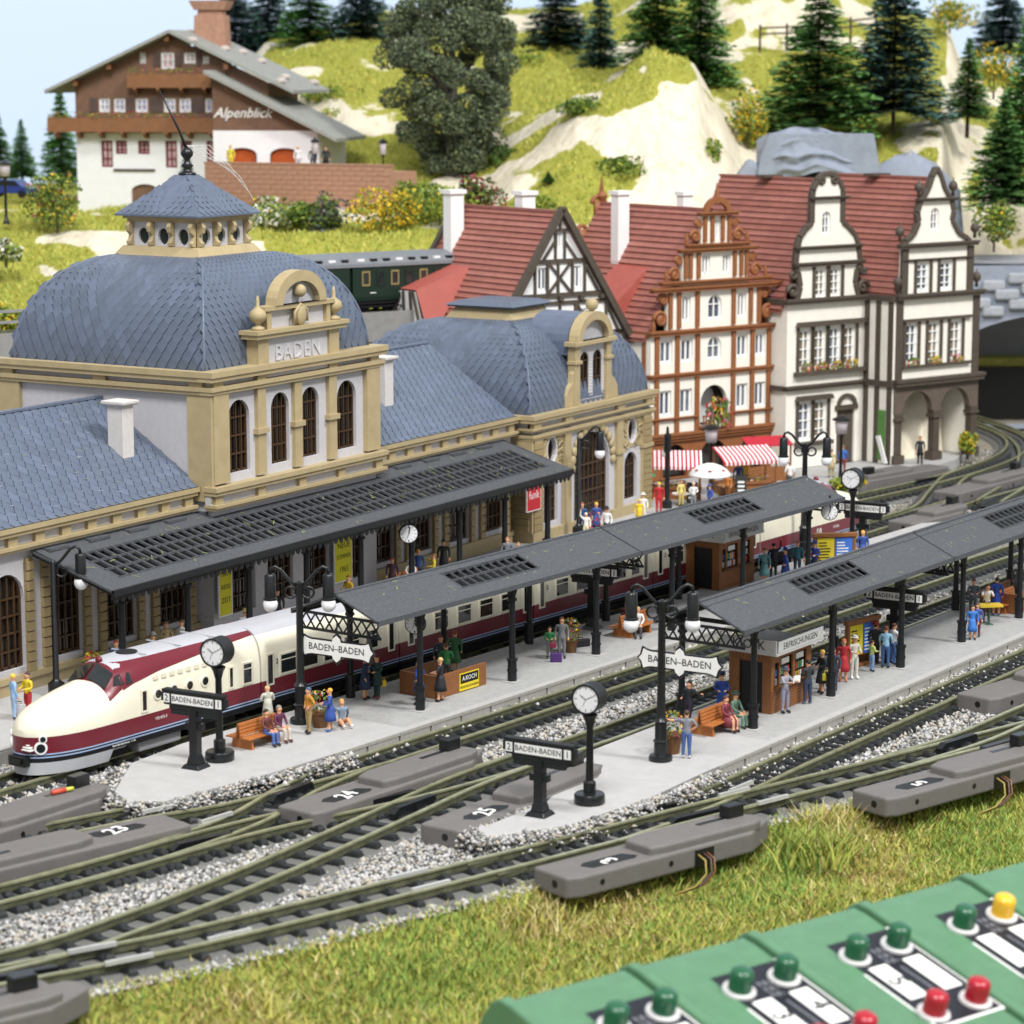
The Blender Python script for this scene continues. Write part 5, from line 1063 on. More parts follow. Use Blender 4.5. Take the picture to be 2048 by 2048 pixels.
# ================================================================ the row of gabled houses
HA = -22.0
m_ivory = mat('house_ivory', 'f1ede2', .7, .04, 1.5, .08, 20); m_ivsh = mat('house_white', 'eeedec', .7, .03, 1.5)
m_timb = mat('timber_brown', '51483f', .6, .12, 2, .1, 12); m_rust = mat('renaissance_brown', '8f5a36', .55, .1, 2, .1, 14)
m_tile = mat('roof_tile', '9c6459', .6, .12, 1.5, .1, 14); m_tile2 = mat('roof_tile_b', 'a46c61', .6, .12, 1.5, .1, 14); m_redplastic = mat('dormer_red', 'a9584e', .55, .08, 1.5)
m_wwhite = mat('window_white', 'f4f4f2', .5, .03); m_wpane = glass('house_glass', '4a5468', .15); m_wpane2 = glass('house_glass_warm', '8a7a62', .2); m_wpane3 = glass('house_glass_grey', '6a7280', .15)
def gable_roof(t, x0, x1, ze, zr, y0, y1, over=.3, tiles=True, tm=None, n=22):
    cx = (x0+x1)/2; tm = tm or m_tile
    for s, xe in ((-1, x0-over), (1, x1+over)):
        m = MB(); dx = cx-xe; k = over/((x1-x0)/2)*(zr-ze); zE = ze-k
        m.add([(xe, y0, zE), (xe, y1, zE), (cx, y1, zr), (cx, y0, zr), (xe, y0, zE-.2), (xe, y1, zE-.2), (cx, y1, zr-.2), (cx, y0, zr-.2)], [(0,1,2,3), (4,7,6,5), (0,4,5,1), (1,5,6,2), (2,6,7,3), (3,7,4,0)]); r = m.build('roof_slope', tm, t)
        if tiles and s < 0:
            L = math.hypot(dx, zr-zE); nn = Vector((-(zr-zE)/L, 0, dx/L)); dv = Vector((dx/L, 0, (zr-zE)/L))
            for i in range(n):
                a = Vector((xe, 0, zE)) + dv*(L*i/n) + nn*.02; b = Vector((xe, 0, zE)) + dv*(L*(i+1.12)/n) + nn*.01
                if i == n-1: b = Vector((xe, 0, zE)) + dv*L + nn*.01
                m = MB(); h = nn*.11; m.add([a+Vector((0,y0,0)), a+Vector((0,y1,0)), b+Vector((0,y1,0)), b+Vector((0,y0,0)), a+h+Vector((0,y0,0)), a+h+Vector((0,y1,0))], [(4,5,2,3), (0,1,5,4), (0,4,3), (1,2,5)]); m.build('tile_course', tm if i % 3 else m_tile2, r)
    m = MB(); m.bar((cx, y0, zr+.05), (cx, y1, zr+.05), .3, .16); m.build('ridge_tile', tm, t)
def house_box(t, w, dpt, z0, ze, mt):
    m = MB(); m.box(0, .3, z0, .3, dpt, ze); m.build('wall', mt, t); m = MB(); m.box(w-.3, .3, z0, w, dpt, ze); m.build('wall', mt, t); m = MB(); m.box(.3, dpt-.3, z0, w-.3, dpt, ze); m.build('wall', mt, t)
def trim_path(m, pts, w, d, y):
    for a, b in zip(pts[:-1], pts[1:]): m.bar((a[0], y, a[1]), (b[0], y, b[1]), d, w)
def chim(t, x, y, z0, z1, w=.9): m = MB(); m.bc(x, y, z0, w, w*.8, z1-z0); m.bc(x, y, z1, w*1.25, w*1.05, .25); m.build('chimney', m_ivsh, t)
def spiral(m, cx, cz, r, s=1, turns=1.6, y=0, th=.14, a0=0):
    m.tube([(cx+s*r*(1-k/26)*math.cos(a0+turns*6.28*k/26), y, cz+r*(1-k/26)*math.sin(a0+turns*6.28*k/26)) for k in range(26)], th, 6)
def flowers(parent, P, n, r, h, seed, size=.24, name='window_box_flowers', pr=(.25, .25, .2, .2, .05, .05)):
    V, F, mi = leafclump(n, 1, 1, size, m_leafs, pr, seed); V = V*np.array([r[0], r[1], h]) + np.array(P); o = raw(name, V, F, m_leafs, parent, mi); o['kind'] = 'stuff'; return o
# ---- white house with the rounded gable
def white_house(loc, label, kind):
    t = thing('gabled_house', label, 'house', (*loc, 0), R(HA), 'white gabled houses'); w = 7.3; dp = 10.5
    if kind == 1:
        g = [(0, 11.3), (.75, 11.35), (1.05, 12.3), (.85, 13.2), (.62, 13.55), (.72, 14.7), (.95, 15.4), (1.5, 15.95), (1.95, 16.25), (1.95, 17.75), (2.0, 18.3), (2.35, 18.9), (2.8, 19.25), (3.3, 19.35), (3.8, 19.2), (4.3, 18.8), (4.62, 18.2), (4.62, 17.75), (4.62, 16.25), (5.1, 15.95), (5.75, 15.4), (6.1, 14.7), (6.3, 13.55), (6.0, 13.2), (5.85, 12.3), (6.2, 11.35), (7.3, 11.3)]
        win2 = [rect(1.05+1.32*k, 2.05+1.32*k, 7.0, 9.6) for k in range(4)]; gw = [rect(2.35, 3.3, 11.55, 13.4), rect(3.65, 4.6, 11.55, 13.4)]; top = [arch(3.25, .75, 15.5, 16.95, 8)]; gf = [rect(1.1, 2.2, 2.5, 5.0), rect(2.5, 3.6, 2.5, 5.0)]; door = [rect(4.5, 6.1, .75, 4.2)]
    else:
        g = [(0, 11.5), (.35, 14.7), (.5, 15.0), (1.2, 15.4), (1.65, 16.2), (1.5, 16.8), (1.75, 17.5), (2.0, 17.7), (2.45, 18.3), (2.75, 19.0), (3.15, 19.6), (3.6, 19.0), (3.9, 18.3), (4.4, 17.7), (4.65, 17.5), (4.85, 16.8), (4.7, 16.2), (5.3, 15.4), (6.2, 15.0), (6.45, 14.7), (7.3, 11.5)]
        win2 = [rect(.75+2.05*k, 1.8+2.05*k, 7.15, 9.75) for k in range(3)]; gw = [rect(1.6, 2.75, 11.75, 13.6), rect(3.75, 4.9, 11.75, 13.6)]; top = [arch(3.15, .75, 15.6, 17.05, 8)]; gf = []; door = []
        g = [(0, 11.5), (.3, 11.6), (.3, 14.6)] + g[1:-2] + [(6.6, 14.6), (6.6, 11.6), (7.3, 11.5)]
    zb = .75 if kind == 1 else 5.9
    m = MB(); m.wall([(0, zb), (w, zb)] + g[::-1], win2 + gw + top + gf + door, 0, .3); m.build('facade', m_ivory, t); house_box(t, w, dp, .75, 11.4, m_ivory)
    for i, r_ in enumerate(win2 + gw + gf): window(t, r_, .16, None, m_wwhite, [m_wpane2, m_wpane2, m_wpane3, m_wpane2][i % 4] if kind == 1 else [m_wpane, m_wpane2, m_wpane2, m_wpane3][i % 4], (1, 3), .13, .1)
    for r_ in top: window(t, r_, .16, None, m_wwhite, m_wpane3, (1, 2), .1, .1)
    m = MB(); trim_path(m, g[1:-1] if kind == 1 else g[2:-2], .3, .42, .05); m.build('gable_trim', m_timb, t, bevel=.05)
    for z, h, o, x0, x1 in ([(11.2, .35, .35, -.3, w), (5.75, .3, .25, -.15, w), (13.55, .25, .25, .4, 6.5), (14.6, .22, .25, .5, 6.3), (17.7, .2, .25, 1.7, 4.9)] if kind == 1 else [(11.3, .35, .35, -.3, w+.35), (5.75, .45, .4, -.3, w+.5), (14.55, .3, .3, -.15, 7.0), (17.5, .2, .25, 1.4, 5.0), (13.7, .15, .12, .3, 6.6)]):
        m = MB(); m.box(x0, -o, z, x1, .05, z+h); m.box(x0-.07, -o-.08, z+h*.55, x1+.07, .05, z+h+.003); m.build('cornice', m_timb, t)
    for z, h in ((11.2, .35), (5.75, .3)): m = MB(); m.box(-.25, .06, z, 0, dp, z+h); m.build('side_cornice', m_timb, t)
    for i, r_ in enumerate(win2 + gw + gf):
        x0, x1, z0, z1 = r_[0][0], r_[1][0], r_[0][1], r_[2][1]
        for s in (x0-.13, x1+.13): m = MB(); m.box(s-.12, -.08, z0-.1, s+.12, .04, z1+.1); m.build('window_post', m_timb, t)
    if kind == 1:
        for x0, x1, z in ((.7, 6.9, 9.75), (.75, 4.0, 5.05)): m = MB(); m.prism([(x0, z), (x1, z), (x1-.15, z+.3), (x0+.15, z+.3)], -.3, .02); m.build('window_hood', m_timb, t)
        for x0, x1, z in ((.6, 7.0, 6.65), (.75, 3.95, 2.15)): m = MB(); m.box(x0, -.35, z, x1, .02, z+.25); m.build('sill', m_timb, t)
        for k in range(4): flowers(t, (1.55+1.32*k, -.25, 6.9), 90, (.55, .16), .55, 40+k)
        m = MB(); m.box(4.3, -.12, 4.2, 6.3, .05, 4.5); m.wall([(4.45, 4.5), (6.2, 4.5)] + [(5.32+.87*math.cos(math.pi*i/10), 4.5+.75*math.sin(math.pi*i/10)) for i in range(1, 10)], [[(4.7, 4.5), (5.95, 4.5)] + [(5.32+.6*math.cos(math.pi*i/10), 4.5+.5*math.sin(math.pi*i/10)) for i in range(1, 10)]], -.15, .02); m.build('door_hood', m_timb, t); m = MB(); m.box(4.5, .15, .75, 6.1, .22, 4.2); m.build('door', m_timb, t)
        for s, x in ((-1, .45), (1, 6.6)):
            m = MB(); spiral(m, x, 12.0, .5, s, 1.3, 0, .16); spiral(m, x+s*.05, 13.1, .35, s, 1.2, 0, .13, 2); m.build('scroll', m_timb, t, smooth=True)
        for s in (-1, 1): m = MB(); spiral(m, 3.28+s*.5, 18.95, .38, -s, 1.2, -.05, .12, 1.57); m.build('scroll', m_timb, t, smooth=True)
    else:
        for x in (0.1, w-.1, .45, 6.5): m = MB(); m.box(x-.28, -.12, 5.9 if x in (.1, w-.1) else 11.6, x+.28, .1, 11.3 if x in (.1, w-.1) else 14.5); m.build('corner_post', m_timb, t)
        for x0, x1, z in ((.4, 6.7, 6.85), (.4, 6.7, 9.85)): m = MB(); m.box(x0, -.22, z, x1, .02, z+.18); m.build('sill', m_timb, t)
        for k in range(3): flowers(t, (1.3+2.05*k, -.2, 7.0), 80, (.6, .14), .5, 50+k)
        for x, z in ((.0, 15.0), (6.9, 15.0), (1.6, 17.75), (4.75, 17.75), (-.1, 11.8), (7.2, 11.8)): m = MB(); m.lathe((x, 0, z), [(.12, 0), (.1, .3), (.28, .5), (.3, .7), (.2, .9), (.05, 1.0), (.03, 1.2)], 10); m.build('finial', m_timb, t, smooth=True)
        # arcade
        cols = (.15, 3.65, 7.15); A_ = [arch(1.9, 2.7, 4.0, 5.35, 12), arch(5.4, 2.7, 4.0, 5.35, 12)]
        m = MB(); m.wall([(-.25, 4.0), (.55, 4.0)] + [(p[0], p[1]) for p in A_[0][2:][::-1]] + [(3.25, 4.0), (4.05, 4.0)] + [(p[0], p[1]) for p in A_[1][2:][::-1]] + [(6.75, 4.0), (7.55, 4.0), (7.55, 5.8), (-.25, 5.8)], [], -.1, .35); m.build('arcade_wall', mat('arcade_brown', '62564d', .65, .15, 2), t)
        sd = arch(1.45, 2.0, 4.0, 5.2, 10)
        for x in (-.1, 7.2): m = MB(); m.wall([(.35, 4.0)] + [p for p in sd[2:][::-1]] + [(2.5, 4.0), (2.5, 5.8), (.35, 5.8)], [], x, x+.3, lambda a, y, z: (y, a, z)); m.build('arcade_wall', mat('arcade_brown', '62564d', .65, .15, 2), t)
        for x in cols: m = MB(); m.box(x-.45, -.3, .75, x+.45, .5, 1.3); m.box(x-.28, -.16, 1.3, x+.28, .36, 3.5); m.box(x-.4, -.26, 3.5, x+.4, .46, 3.72); m.box(x-.34, -.2, 3.72, x+.34, .4, 4.0); m.build('column', m_timb, t, bevel=.03)
        m = MB(); m.box(0, 2.6, .75, 3.2, 2.9, 5.8); m.box(3.2, 2.6, .75, w, 2.9, 5.8) if False else None; m.build('arcade_back', m_ivory, t); m = MB(); m.box(3.2, 2.6, .75, 5.0, 2.9, 5.8); m.build('arcade_back', m_ivory, t); m = MB(); m.box(0, .35, 5.75, w, 2.6, 5.85); m.build('arcade_ceiling', m_timb, t)
        m = MB(); m.box(.3, 2.5, 2.6, 3.0, 2.6, 4.6); m.build('shop_blind', mat('shop_blind', 'b9aab0', .6, .2, 1), t)
    gable_roof(t, 0, w, 11.4, 18.85, .32, dp, .25); 
    m = MB(); trim_path(m, [(-.25, 11.3), (3.65, 18.95), (7.5, 11.3)], .2, .3, dp); m.prism([(.2, 11.3), (7.1, 11.3), (3.65, 18.7)], dp-.1, dp); m.build('rear_gable', m_ivory, t)
    m = MB(); m.bc(3.65, dp*.55, 18.9, 1.6, .9, .16); m.build('roof_hatch', m_timb, t)
    return t
B1 = (55.8, 12.8); B2 = (61.63, 7.75)
white_house(B1, 'white house with a rounded scroll gable and flower boxes', 1); white_house(B2, 'white house with a pointed gable above a brown arcade', 2)
m = MB(); m.box(-.4, .0, .75, 0, 2.5, 11.4); lk = thing('house_link', 'narrow ivory link bay with brown posts between the two white houses', 'building', (*B2, 0), R(HA)); m.build('wall', m_ivory, lk)
for y in (.2, 1.3, 2.3): m = MB(); m.box(-.48, y-.2, .75, -.38, y+.2, 11.4); m.build('corner_post', m_timb, lk)
m = MB(); m.box(-.6, -.1, 11.2, .0, 2.6, 11.55); m.box(-.55, -.1, 5.7, 0, 2.6, 6.1); m.build('cornice', m_timb, lk)
m = MB(); m.box(-.5, .5, 1.0, -.42, 1.1, 4.2); m.build('door', mat('door_green', '5a8a44', .5, .1), lk); m = MB(); m.bar((-.6, .25, .8), (-.95, .6, 2.6), .1, .35); m.build('door_leaf', m_wwhite, lk)
# ---- brown renaissance house
def stepped_house():
    d = w2((56.05, 14.21), HA, -9.75, 0); t = thing('gabled_house', 'brown and white house with a stepped scroll gable above market awnings', 'house', (*d, 0), R(HA)); w = 10.1; dp = 11
    posts = (.45, 2.1, 3.75, 6.75, 8.35, 9.75)
    sill = rect
    f3 = [rect(.75, 1.75, 8.0, 9.4), rect(2.45, 3.4, 8.0, 9.4), arch(5.2, 1.15, 8.0, 9.4, 8), rect(7.1, 8.0, 8.0, 9.4), rect(8.65, 9.5, 8.0, 9.4)]
    f2 = [rect(.75, 1.7, 4.75, 6.3), rect(2.4, 3.4, 4.75, 6.3), arch(5.2, 2.2, 3.9, 6.4, 10), rect(7.1, 8.05, 4.75, 6.3), rect(8.65, 9.55, 4.75, 6.3)]
    g1 = [rect(2.5, 3.2, 10.5, 12.0), arch(5.2, 1.15, 10.5, 12.0, 8), rect(7.1, 7.8, 10.5, 12.0)]; g2 = [rect(4.1, 4.75, 13.3, 14.5), rect(5.8, 6.45, 13.3, 14.5)]; g3 = [rect(5.0, 5.55, 15.5, 16.6)]
    out = [(0, 3.4), (w, 3.4), (w, 9.9), (9.0, 9.9), (9.0, 12.6), (7.9, 12.6), (7.9, 14.9), (6.5, 14.9), (6.5, 17.0), (4.0, 17.0), (4.0, 14.9), (2.5, 14.9), (2.5, 12.6), (1.3, 12.6), (1.3, 9.9), (0, 9.9)]
    m = MB(); m.wall(out, f3 + f2 + g1 + g2 + g3, 0, .3); m.build('facade', m_ivory, t); house_box(t, w, dp, .75, 9.9, m_ivory)
    A_ = [arch(1.9, 2.2, .8, 3.0, 10), arch(5.1, 2.6, .8, 3.05, 10), arch(8.3, 2.2, .8, 3.0, 10)]; m = MB(); m.wall(rect(-.1, w+.1, .75, 3.4), A_, -.12, .3); m.build('arcade_wall', m_rust, t)
    for a in A_: m = MB(); m.prism(a, .24, .28); m.build('shop_window', m_pane2, t); m = MB(); ring(m, a, .12, -.16, -.1); m.build('arch_trim', m_rust, t)
    rr = random.Random(2)
    for i, r_ in enumerate(f3 + f2 + g1 + g2 + g3):
        if r_ is f2[2]:
            m = MB(); m.prism(r_, 1.2, 1.3); m.build('loggia_back', m_ivsh, t); continue
        window(t, r_, .16, None, m_wwhite, m_wpane if i % 2 else m_wpane3, (1, 0) if len(r_) == 4 else (1, 1), .14 if len(r_) == 4 else .1, .1, rw=.14)
    for x in posts:
        m = MB(); m.box(x-.15, -.14, 3.6, x+.15, .02, 7.0); m.build('post', m_rust, t); m = MB(); m.box(x-.15, -.14, 7.3, x+.15, .02, 9.7); m.build('post', m_rust, t)
    for x in (1.5, 2.2, 3.7, 6.7, 8.15, 8.85): m = MB(); m.box(x-.14, -.14, 10.1, x+.14, .02, 12.4); m.build('post', m_rust, t)
    for x in (2.7, 3.1, 3.75, 6.75, 7.3, 7.75): m = MB(); m.box(x-.13, -.14, 13.1, x+.13, .02, 14.7); m.build('post', m_rust, t)
    for x in (4.25, 4.85, 5.7, 6.25): m = MB(); m.box(x-.13, -.14, 15.3, x+.13, .02, 16.9); m.build('post', m_rust, t)
    for z, x0, x1, h, o in ((3.3, -.35, 10.4, .35, .35), (3.05, -.2, 10.3, .15, .2), (7.05, -.1, 10.2, .3, .2), (9.7, -.2, 10.6, .32, .3), (12.35, -.1, 10.5, .3, .35), (12.75, .7, 9.7, .25, .3), (14.7, 2.1, 8.5, .25, .3), (15.0, 2.7, 7.8, .22, .3), (16.9, 3.7, 6.8, .25, .3), (4.45, 0, 3.7, .16, .15), (4.45, 6.75, 10.1, .16, .15)):
        m = MB(); m.box(x0, -o, z, x1, .06, z+h*.6); m.box(x0-.1, -o-.1, z+h*.6, x1+.1, .06, z+h); m.build('cornice', m_rust, t)
    for s, X, Z, r_ in ((-1, .75, 10.7, .55), (-1, .95, 11.9, .4), (1, 9.6, 10.7, .55), (1, 9.35, 11.9, .4), (-1, 1.85, 13.4, .45), (-1, 2.15, 14.2, .3), (1, 8.55, 13.4, .45), (1, 8.25, 14.2, .3), (-1, 3.5, 15.65, .42), (-1, 3.75, 16.4, .28), (1, 7.0, 15.65, .42), (1, 6.75, 16.4, .28)):
        m = MB(); spiral(m, X, Z, r_, s, 1.5, 0, .13); m.sph((X, 0, Z), (r_*.6, .12, r_*.6), 8, 5); m.build('scroll', m_rust, t, smooth=True)
    for x, z in ((.2, 10.0), (10.3, 10.0), (1.2, 13.0), (9.4, 13.0), (2.8, 15.2), (7.8, 15.2)): m = MB(); m.lathe((x, 0, z), [(.12, 0), (.14, .3), (.05, .7)], 8); m.build('finial', m_rust, t)
    m = MB(); m.wall([(4.15, 17.15), (6.35, 17.15)] + [(5.25+1.1*math.cos(math.pi*i/10), 17.15+.9*math.sin(math.pi*i/10)) for i in range(1, 10)], [[(4.5, 17.15), (6.0, 17.15)] + [(5.25+.72*math.cos(math.pi*i/10), 17.15+.55*math.sin(math.pi*i/10)) for i in range(1, 10)]], -.15, .1); m.lathe((5.25, 0, 18.0), [(.18, 0), (.12, .4), (.03, .9)], 8); m.build('crown', m_rust, t)
    # side timber and loggia balcony
    for y in (.6, 3, 6, 9): m = MB(); m.box(-.1, y-.15, 3.5, .02, y+.15, 9.8); m.build('side_post', m_rust, t)
    for z in (3.3, 7.05, 9.65): m = MB(); m.box(-.14, .07, z, .02, dp, z+.28); m.build('side_beam', m_rust, t)
    m = MB(); m.box(3.9, -.5, 3.75, 6.4, -.1, 3.9); m.box(3.9, -.5, 4.5, 6.4, -.4, 4.6)
    for k in range(12): m.box(3.95+.21*k, -.48, 3.9, 4.03+.21*k, -.42, 4.5)
    m.build('balcony', m_rust, t); flowers(t, (5.2, -.45, 3.9), 320, (1.15, .3), 1.7, 77, .12, 'balcony_flowers', (.35, .3, .2, .05, .05, .05)); flowers(t, (5.1, -.3, 5.2), 60, (.4, .2), .5, 78, .1, 'balcony_flowers', (.1, .1, .6, 0, .2, 0))
    m = MB(); m.lathe((6.0, -.45, 3.6), [(.13, 0), (.18, .35)], 8); m.build('flower_pot', m_redplastic, t)
    gable_roof(t, 0, w, 9.9, 17.2, .32, dp, .25); chim(t, 3.0, 6.6, 13.5, 18.0); chim(t, 5.6, 3.4, 15.5, 18.0, .8)
    m = MB(); m.add([(.2, 3.2, 10.0), (.2, 6.4, 10.0), (2.9, 6.4, 13.95), (2.9, 3.2, 13.95), (-.3, 3.2, 11.4), (-.3, 6.4, 11.4)], [(4,5,2,3), (0,4,3), (1,2,5), (0,1,5,4)]); m.build('dormer', m_redplastic, t)
    for Z, r_, X in ((11.2, .6, 1.0), (13.2, .55, 2.3), (15.4, .5, 3.6), (17.2, .55, 4.9)): m = MB(); spiral(m, X, Z, r_, -1, 1.4, dp+.1, .15); m.box(X-.4, dp-.1, Z-1, X+.6, dp+.1, Z+.2); m.build('rear_scroll', m_rust, t, smooth=True)
    m = MB(); m.lathe((5.1, dp, 17.3), [(.2, 0), (.4, .4), (.15, .7), (.05, 1.6)], 8); m.build('rear_finial', m_rust, t); return t
stepped_house()
# ---- half-timbered house
def timbered():
    d = w2((48.91, 19.25), HA, -12.05, 0); t = thing('gabled_house', 'half-timbered white house with a steep red roof behind the station', 'house', (*d, 0), R(HA)); w = 10.5; dp = 10; cx = 5.25; zt = 17.35; ze = 9.9
    wn = [rect(3.6, 4.3, 12.75, 14.1), rect(6.2, 6.9, 12.75, 14.1), rect(5.0, 5.5, 15.2, 16.2), rect(3.0, 3.8, 10.3, 11.5), rect(6.6, 7.4, 10.3, 11.5)]
    m = MB(); m.wall([(.1, .75), (w-.1, .75), (w-.1, ze), (cx, zt), (.1, ze)], wn, 0, .25); m.build('facade', m_ivsh, t); house_box(t, w, dp, .75, ze, m_ivsh)
    for r_ in wn: window(t, r_, .12, None, m_wwhite, m_wpane, (1, 0), .12, .08, rw=.12)
    def hw(z): return (zt-z)/(zt-ze)*(w/2-.1)
    B = []
    for z, h in ((12.4, .3), (11.95, .22), (14.45, .25), (9.95, .3), (16.3, .18), (10.0, .2), (7.2, .3)): x = min(hw(z), w/2-.1); B.append(((cx-x, z), (cx+x, z), h))
    for x in (-.15, -1.9, 1.9, -.95, .95):
        B.append(((cx+x, 12.4), (cx+x, min(14.45, zt-abs(x)*1.4)), .2))
    B += [((cx, 16.3), (cx, 17.2), .16), ((cx-.35, 14.5), (cx-.35, 16.3), .16), ((cx+.35, 14.5), (cx+.35, 16.3), .16)]
    B += [((cx-.9, 12.5), (cx+.9, 14.4), .16), ((cx+.9, 12.5), (cx-.9, 14.4), .16), ((cx-3.0, 12.5), (cx-2.0, 14.0), .18), ((cx+3.0, 12.5), (cx+2.0, 14.0), .18), ((cx-1.3, 14.5), (cx-.4, 15.6), .16), ((cx+1.3, 14.5), (cx+.4, 15.6), .16)]
    for x in (-3.6, -2.5, -1.2, 0, 1.2, 2.5, 3.6): B.append(((cx+x, 10.0), (cx+x, 11.95), .2))
    B += [((cx-4.6, 10.0), (cx-3.7, 11.6), .18), ((cx+4.6, 10.0), (cx+3.7, 11.6), .18), ((cx-2.4, 10.1), (cx-1.3, 11.9), .16), ((cx+2.4, 10.1), (cx+1.3, 11.9), .16)]
    for x in np.arange(-5, 5.1, 1.25): B.append(((cx+x, 1), (cx+x, 9.9), .2))
    for a, b, h in B: m = MB(); m.bar((a[0], -.04, a[1]), (b[0], -.04, b[1]), .14, h); m.build('timber', m_timb, t)
    for x in np.arange(-3.2, 3.3, 1.6): m = MB(); m.box(cx+x-.16, -.28, 12.1, cx+x+.16, .02, 12.35); m.build('beam_end', m_timb, t)
    m = MB(); m.bar((-.35, -.25, ze-.55), (cx, -.25, zt+.25), .35, .4); m.bar((w+.35, -.25, ze-.55), (cx, -.25, zt+.25), .35, .4); m.build('verge_board', m_timb, t); m = MB(); m.bar((-.35, dp+.1, ze-.55), (cx, dp+.1, zt+.25), .35, .45); m.build('verge_board', m_timb, t)
    gable_roof(t, 0, w, ze, zt, -.1, dp, .3, True, None, 24); chim(t, 3.7, 8.6, 14.2, 18.2, 1.0); chim(t, 6.2, 4.6, 15.5, 18.2, 1.0)
    m = MB(); m.add([(-.6, 5.2, 9.6), (-.6, 9.6, 9.6), (3.0, 9.2, 14.0), (3.0, 5.6, 14.0), (-.9, 6.2, 12.6), (-.9, 8.8, 12.6)], [(4,5,2,3), (0,4,3), (1,2,5)]); m.build('dormer', m_redplastic, t); m = MB(); m.add([(-.75, 5.4, 9.6), (-.75, 9.4, 9.6), (-.85, 8.7, 12.5), (-.85, 6.3, 12.5)], [(0,1,2,3)]); m.build('dormer_wall', m_ivsh, t)
    for y, y2 in ((5.6, 6.5), (6.6, 6.8), (7.5, 7.5), (8.4, 8.2), (9.2, 8.6)): m = MB(); m.bar((-.85, y, 9.6), (-.95, y2, 12.5), .1, .18); m.build('timber', m_timb, t)
    return t
timbered()
# ================================================================ the market in front of the houses
m_stripe = mat('awning_red', 'b8283a', .6, .06); m_stripew = mat('awning_white', 'f0e9ea', .6, .04)
def stall(loc, rz, w, label):
    t = thing('market_stall', label, 'stall', (*loc, .72), rz, 'market stalls with striped awnings'); n = 26
    m = MB(); pr = [(-.9, 2.05), (-.3, 2.35), (.9, 2.75)]
    for i in range(n):
        x0, x1 = w*i/n, w*(i+1)/n
        for (a, za), (b, zb) in zip(pr[:-1], pr[1:]): m.add([(x0, a, za), (x1, a, za), (x1, b, zb), (x0, b, zb)], [(0,1,2,3)], i % 2)
        m.add([(x0, -.9, 1.85), (x1, -.9, 1.85), (x1, -.9, 2.05), (x0, -.9, 2.05)], [(0,1,2,3)], i % 2)
    m.build('awning', [m_stripe, m_stripew], t)
    for x in (.1, w-.1):
        for y in (-.7, .8): m = MB(); m.box(x-.05, y-.05, 0, x+.05, y+.05, 2.1 if y < 0 else 2.7); m.build('post', m_wood, t)
    m = MB(); m.box(0, -.5, .6, w, .7, .75); m.box(.1, -.4, 0, w-.1, .6, .6); m.build('counter', m_wood, t)
    V, F, mi = leafclump(260, 1, 1, .1, m_leafs, (.2, .2, .2, .2, .1, .1), int(w*13+abs(loc[0])), 1); V = V*np.array([w*.45, .5, .35]) + np.array([w/2, .05, .72]); raw('goods', V, F, m_leafs, t, mi); return t
stall((41.6, 15.2), R(-62), 3.2, 'red and white striped stall next to the station pavilion'); stall((44.9, 12.2), R(-40), 3.6, 'red and white striped stall left of the far lamp')
t = thing('market_stall', 'plain red awning stall behind the far two-armed lamp', 'stall', (50.3, 13.0, .72), R(-40)); m = MB(); m.prism([(-.6, 2.2), (.6, 2.6), (.6, 2.68), (-.6, 2.28)], 0, 3.0, lambda a, y, z: (y, a, z)); m.build('awning', m_stripe, t); m = MB(); m.box(.1, -.4, 0, 2.9, .4, .8); m.build('counter', m_wood, t)
for x in (.1, 2.9): m = MB(); m.box(x-.05, -.5, 0, x+.05, -.4, 2.3); m.build('post', m_wood, t)
t = thing('parasol', 'white mushroom parasol with red dots on the market', 'parasol', (41.2, 10.9, .72)); m = MB(); m.lathe((0, 0, 1.75), [(1.25, 0), (1.22, .1), (1.0, .36), (.65, .58), (.3, .7), (.02, .74)], 20); cnp = m.build('canopy', m_ivsh, t, smooth=True); m = MB(); m.cyl((0, 0, 0), (0, 0, 1.9), .06); m.build('pole', m_wood, t)
for k in range(7): a = k*.9; m = MB(); m.sph((.95*math.cos(a), .95*math.sin(a), 2.14), (.14, .14, .06), 8, 5); m.build('red_dot', m_redplastic, cnp)
def streetlantern(loc, label, H=3.9, z=.72):
    t = thing('street_lantern', label, 'lamp', (*loc, z), 0, 'black street lanterns'); m = MB(); m.lathe((0, 0, 0), [(.24, 0), (.24, .15), (.14, .3), (.1, 1.0), (.09, H-1.3), (.16, H-1.1), (.3, H-1.0), (.1, H-.98)], 10); m.build('pole', m_black, t, smooth=True, auto=40)
    m = MB(); m.lathe((0, 0, H-1.0), [(.34, 0), (.4, .8), (.38, .84)], 12); m.build('lantern_glass', mat('lantern_milk', 'cfc6cc', .2, .1), t, smooth=True); m = MB(); m.lathe((0, 0, H-.18), [(.56, 0), (.58, .06), (.3, .2), (.1, .26), (.05, .36)], 14); m.build('lantern_cap', m_black, t, smooth=True, auto=40); return t
streetlantern((46.4, 13.4), 'street lantern between the two striped awnings', 3.9); streetlantern((51.9, 7.3), 'street lantern before the brown door of the white house', 4.2)
def chalkboard(loc, rz, label):
    t = thing('chalk_sign', label, 'sign board', (*loc, .72), rz); m = MB(); m.prism([(-.35, 0), (-.3, 0), (0, 1.1), (.3, 0), (.35, 0), (.03, 1.2), (-.03, 1.2)], -.3, .3, lambda a, y, z: (y, a, z)); m.build('board', m_blackm, t)
    for k in range(3): m = MB(); m.box(-.2, -.29+.07*k, .28+.24*k, .2, -.27+.07*k, .4+.24*k); m.build('chalk_line', m_white, t)
chalkboard((41.5, 12.2), R(-60), 'black chalk sign standing left of the mushroom parasol'); chalkboard((45.4, 10.9), R(-60), 'black chalk sign standing right of the mushroom parasol')
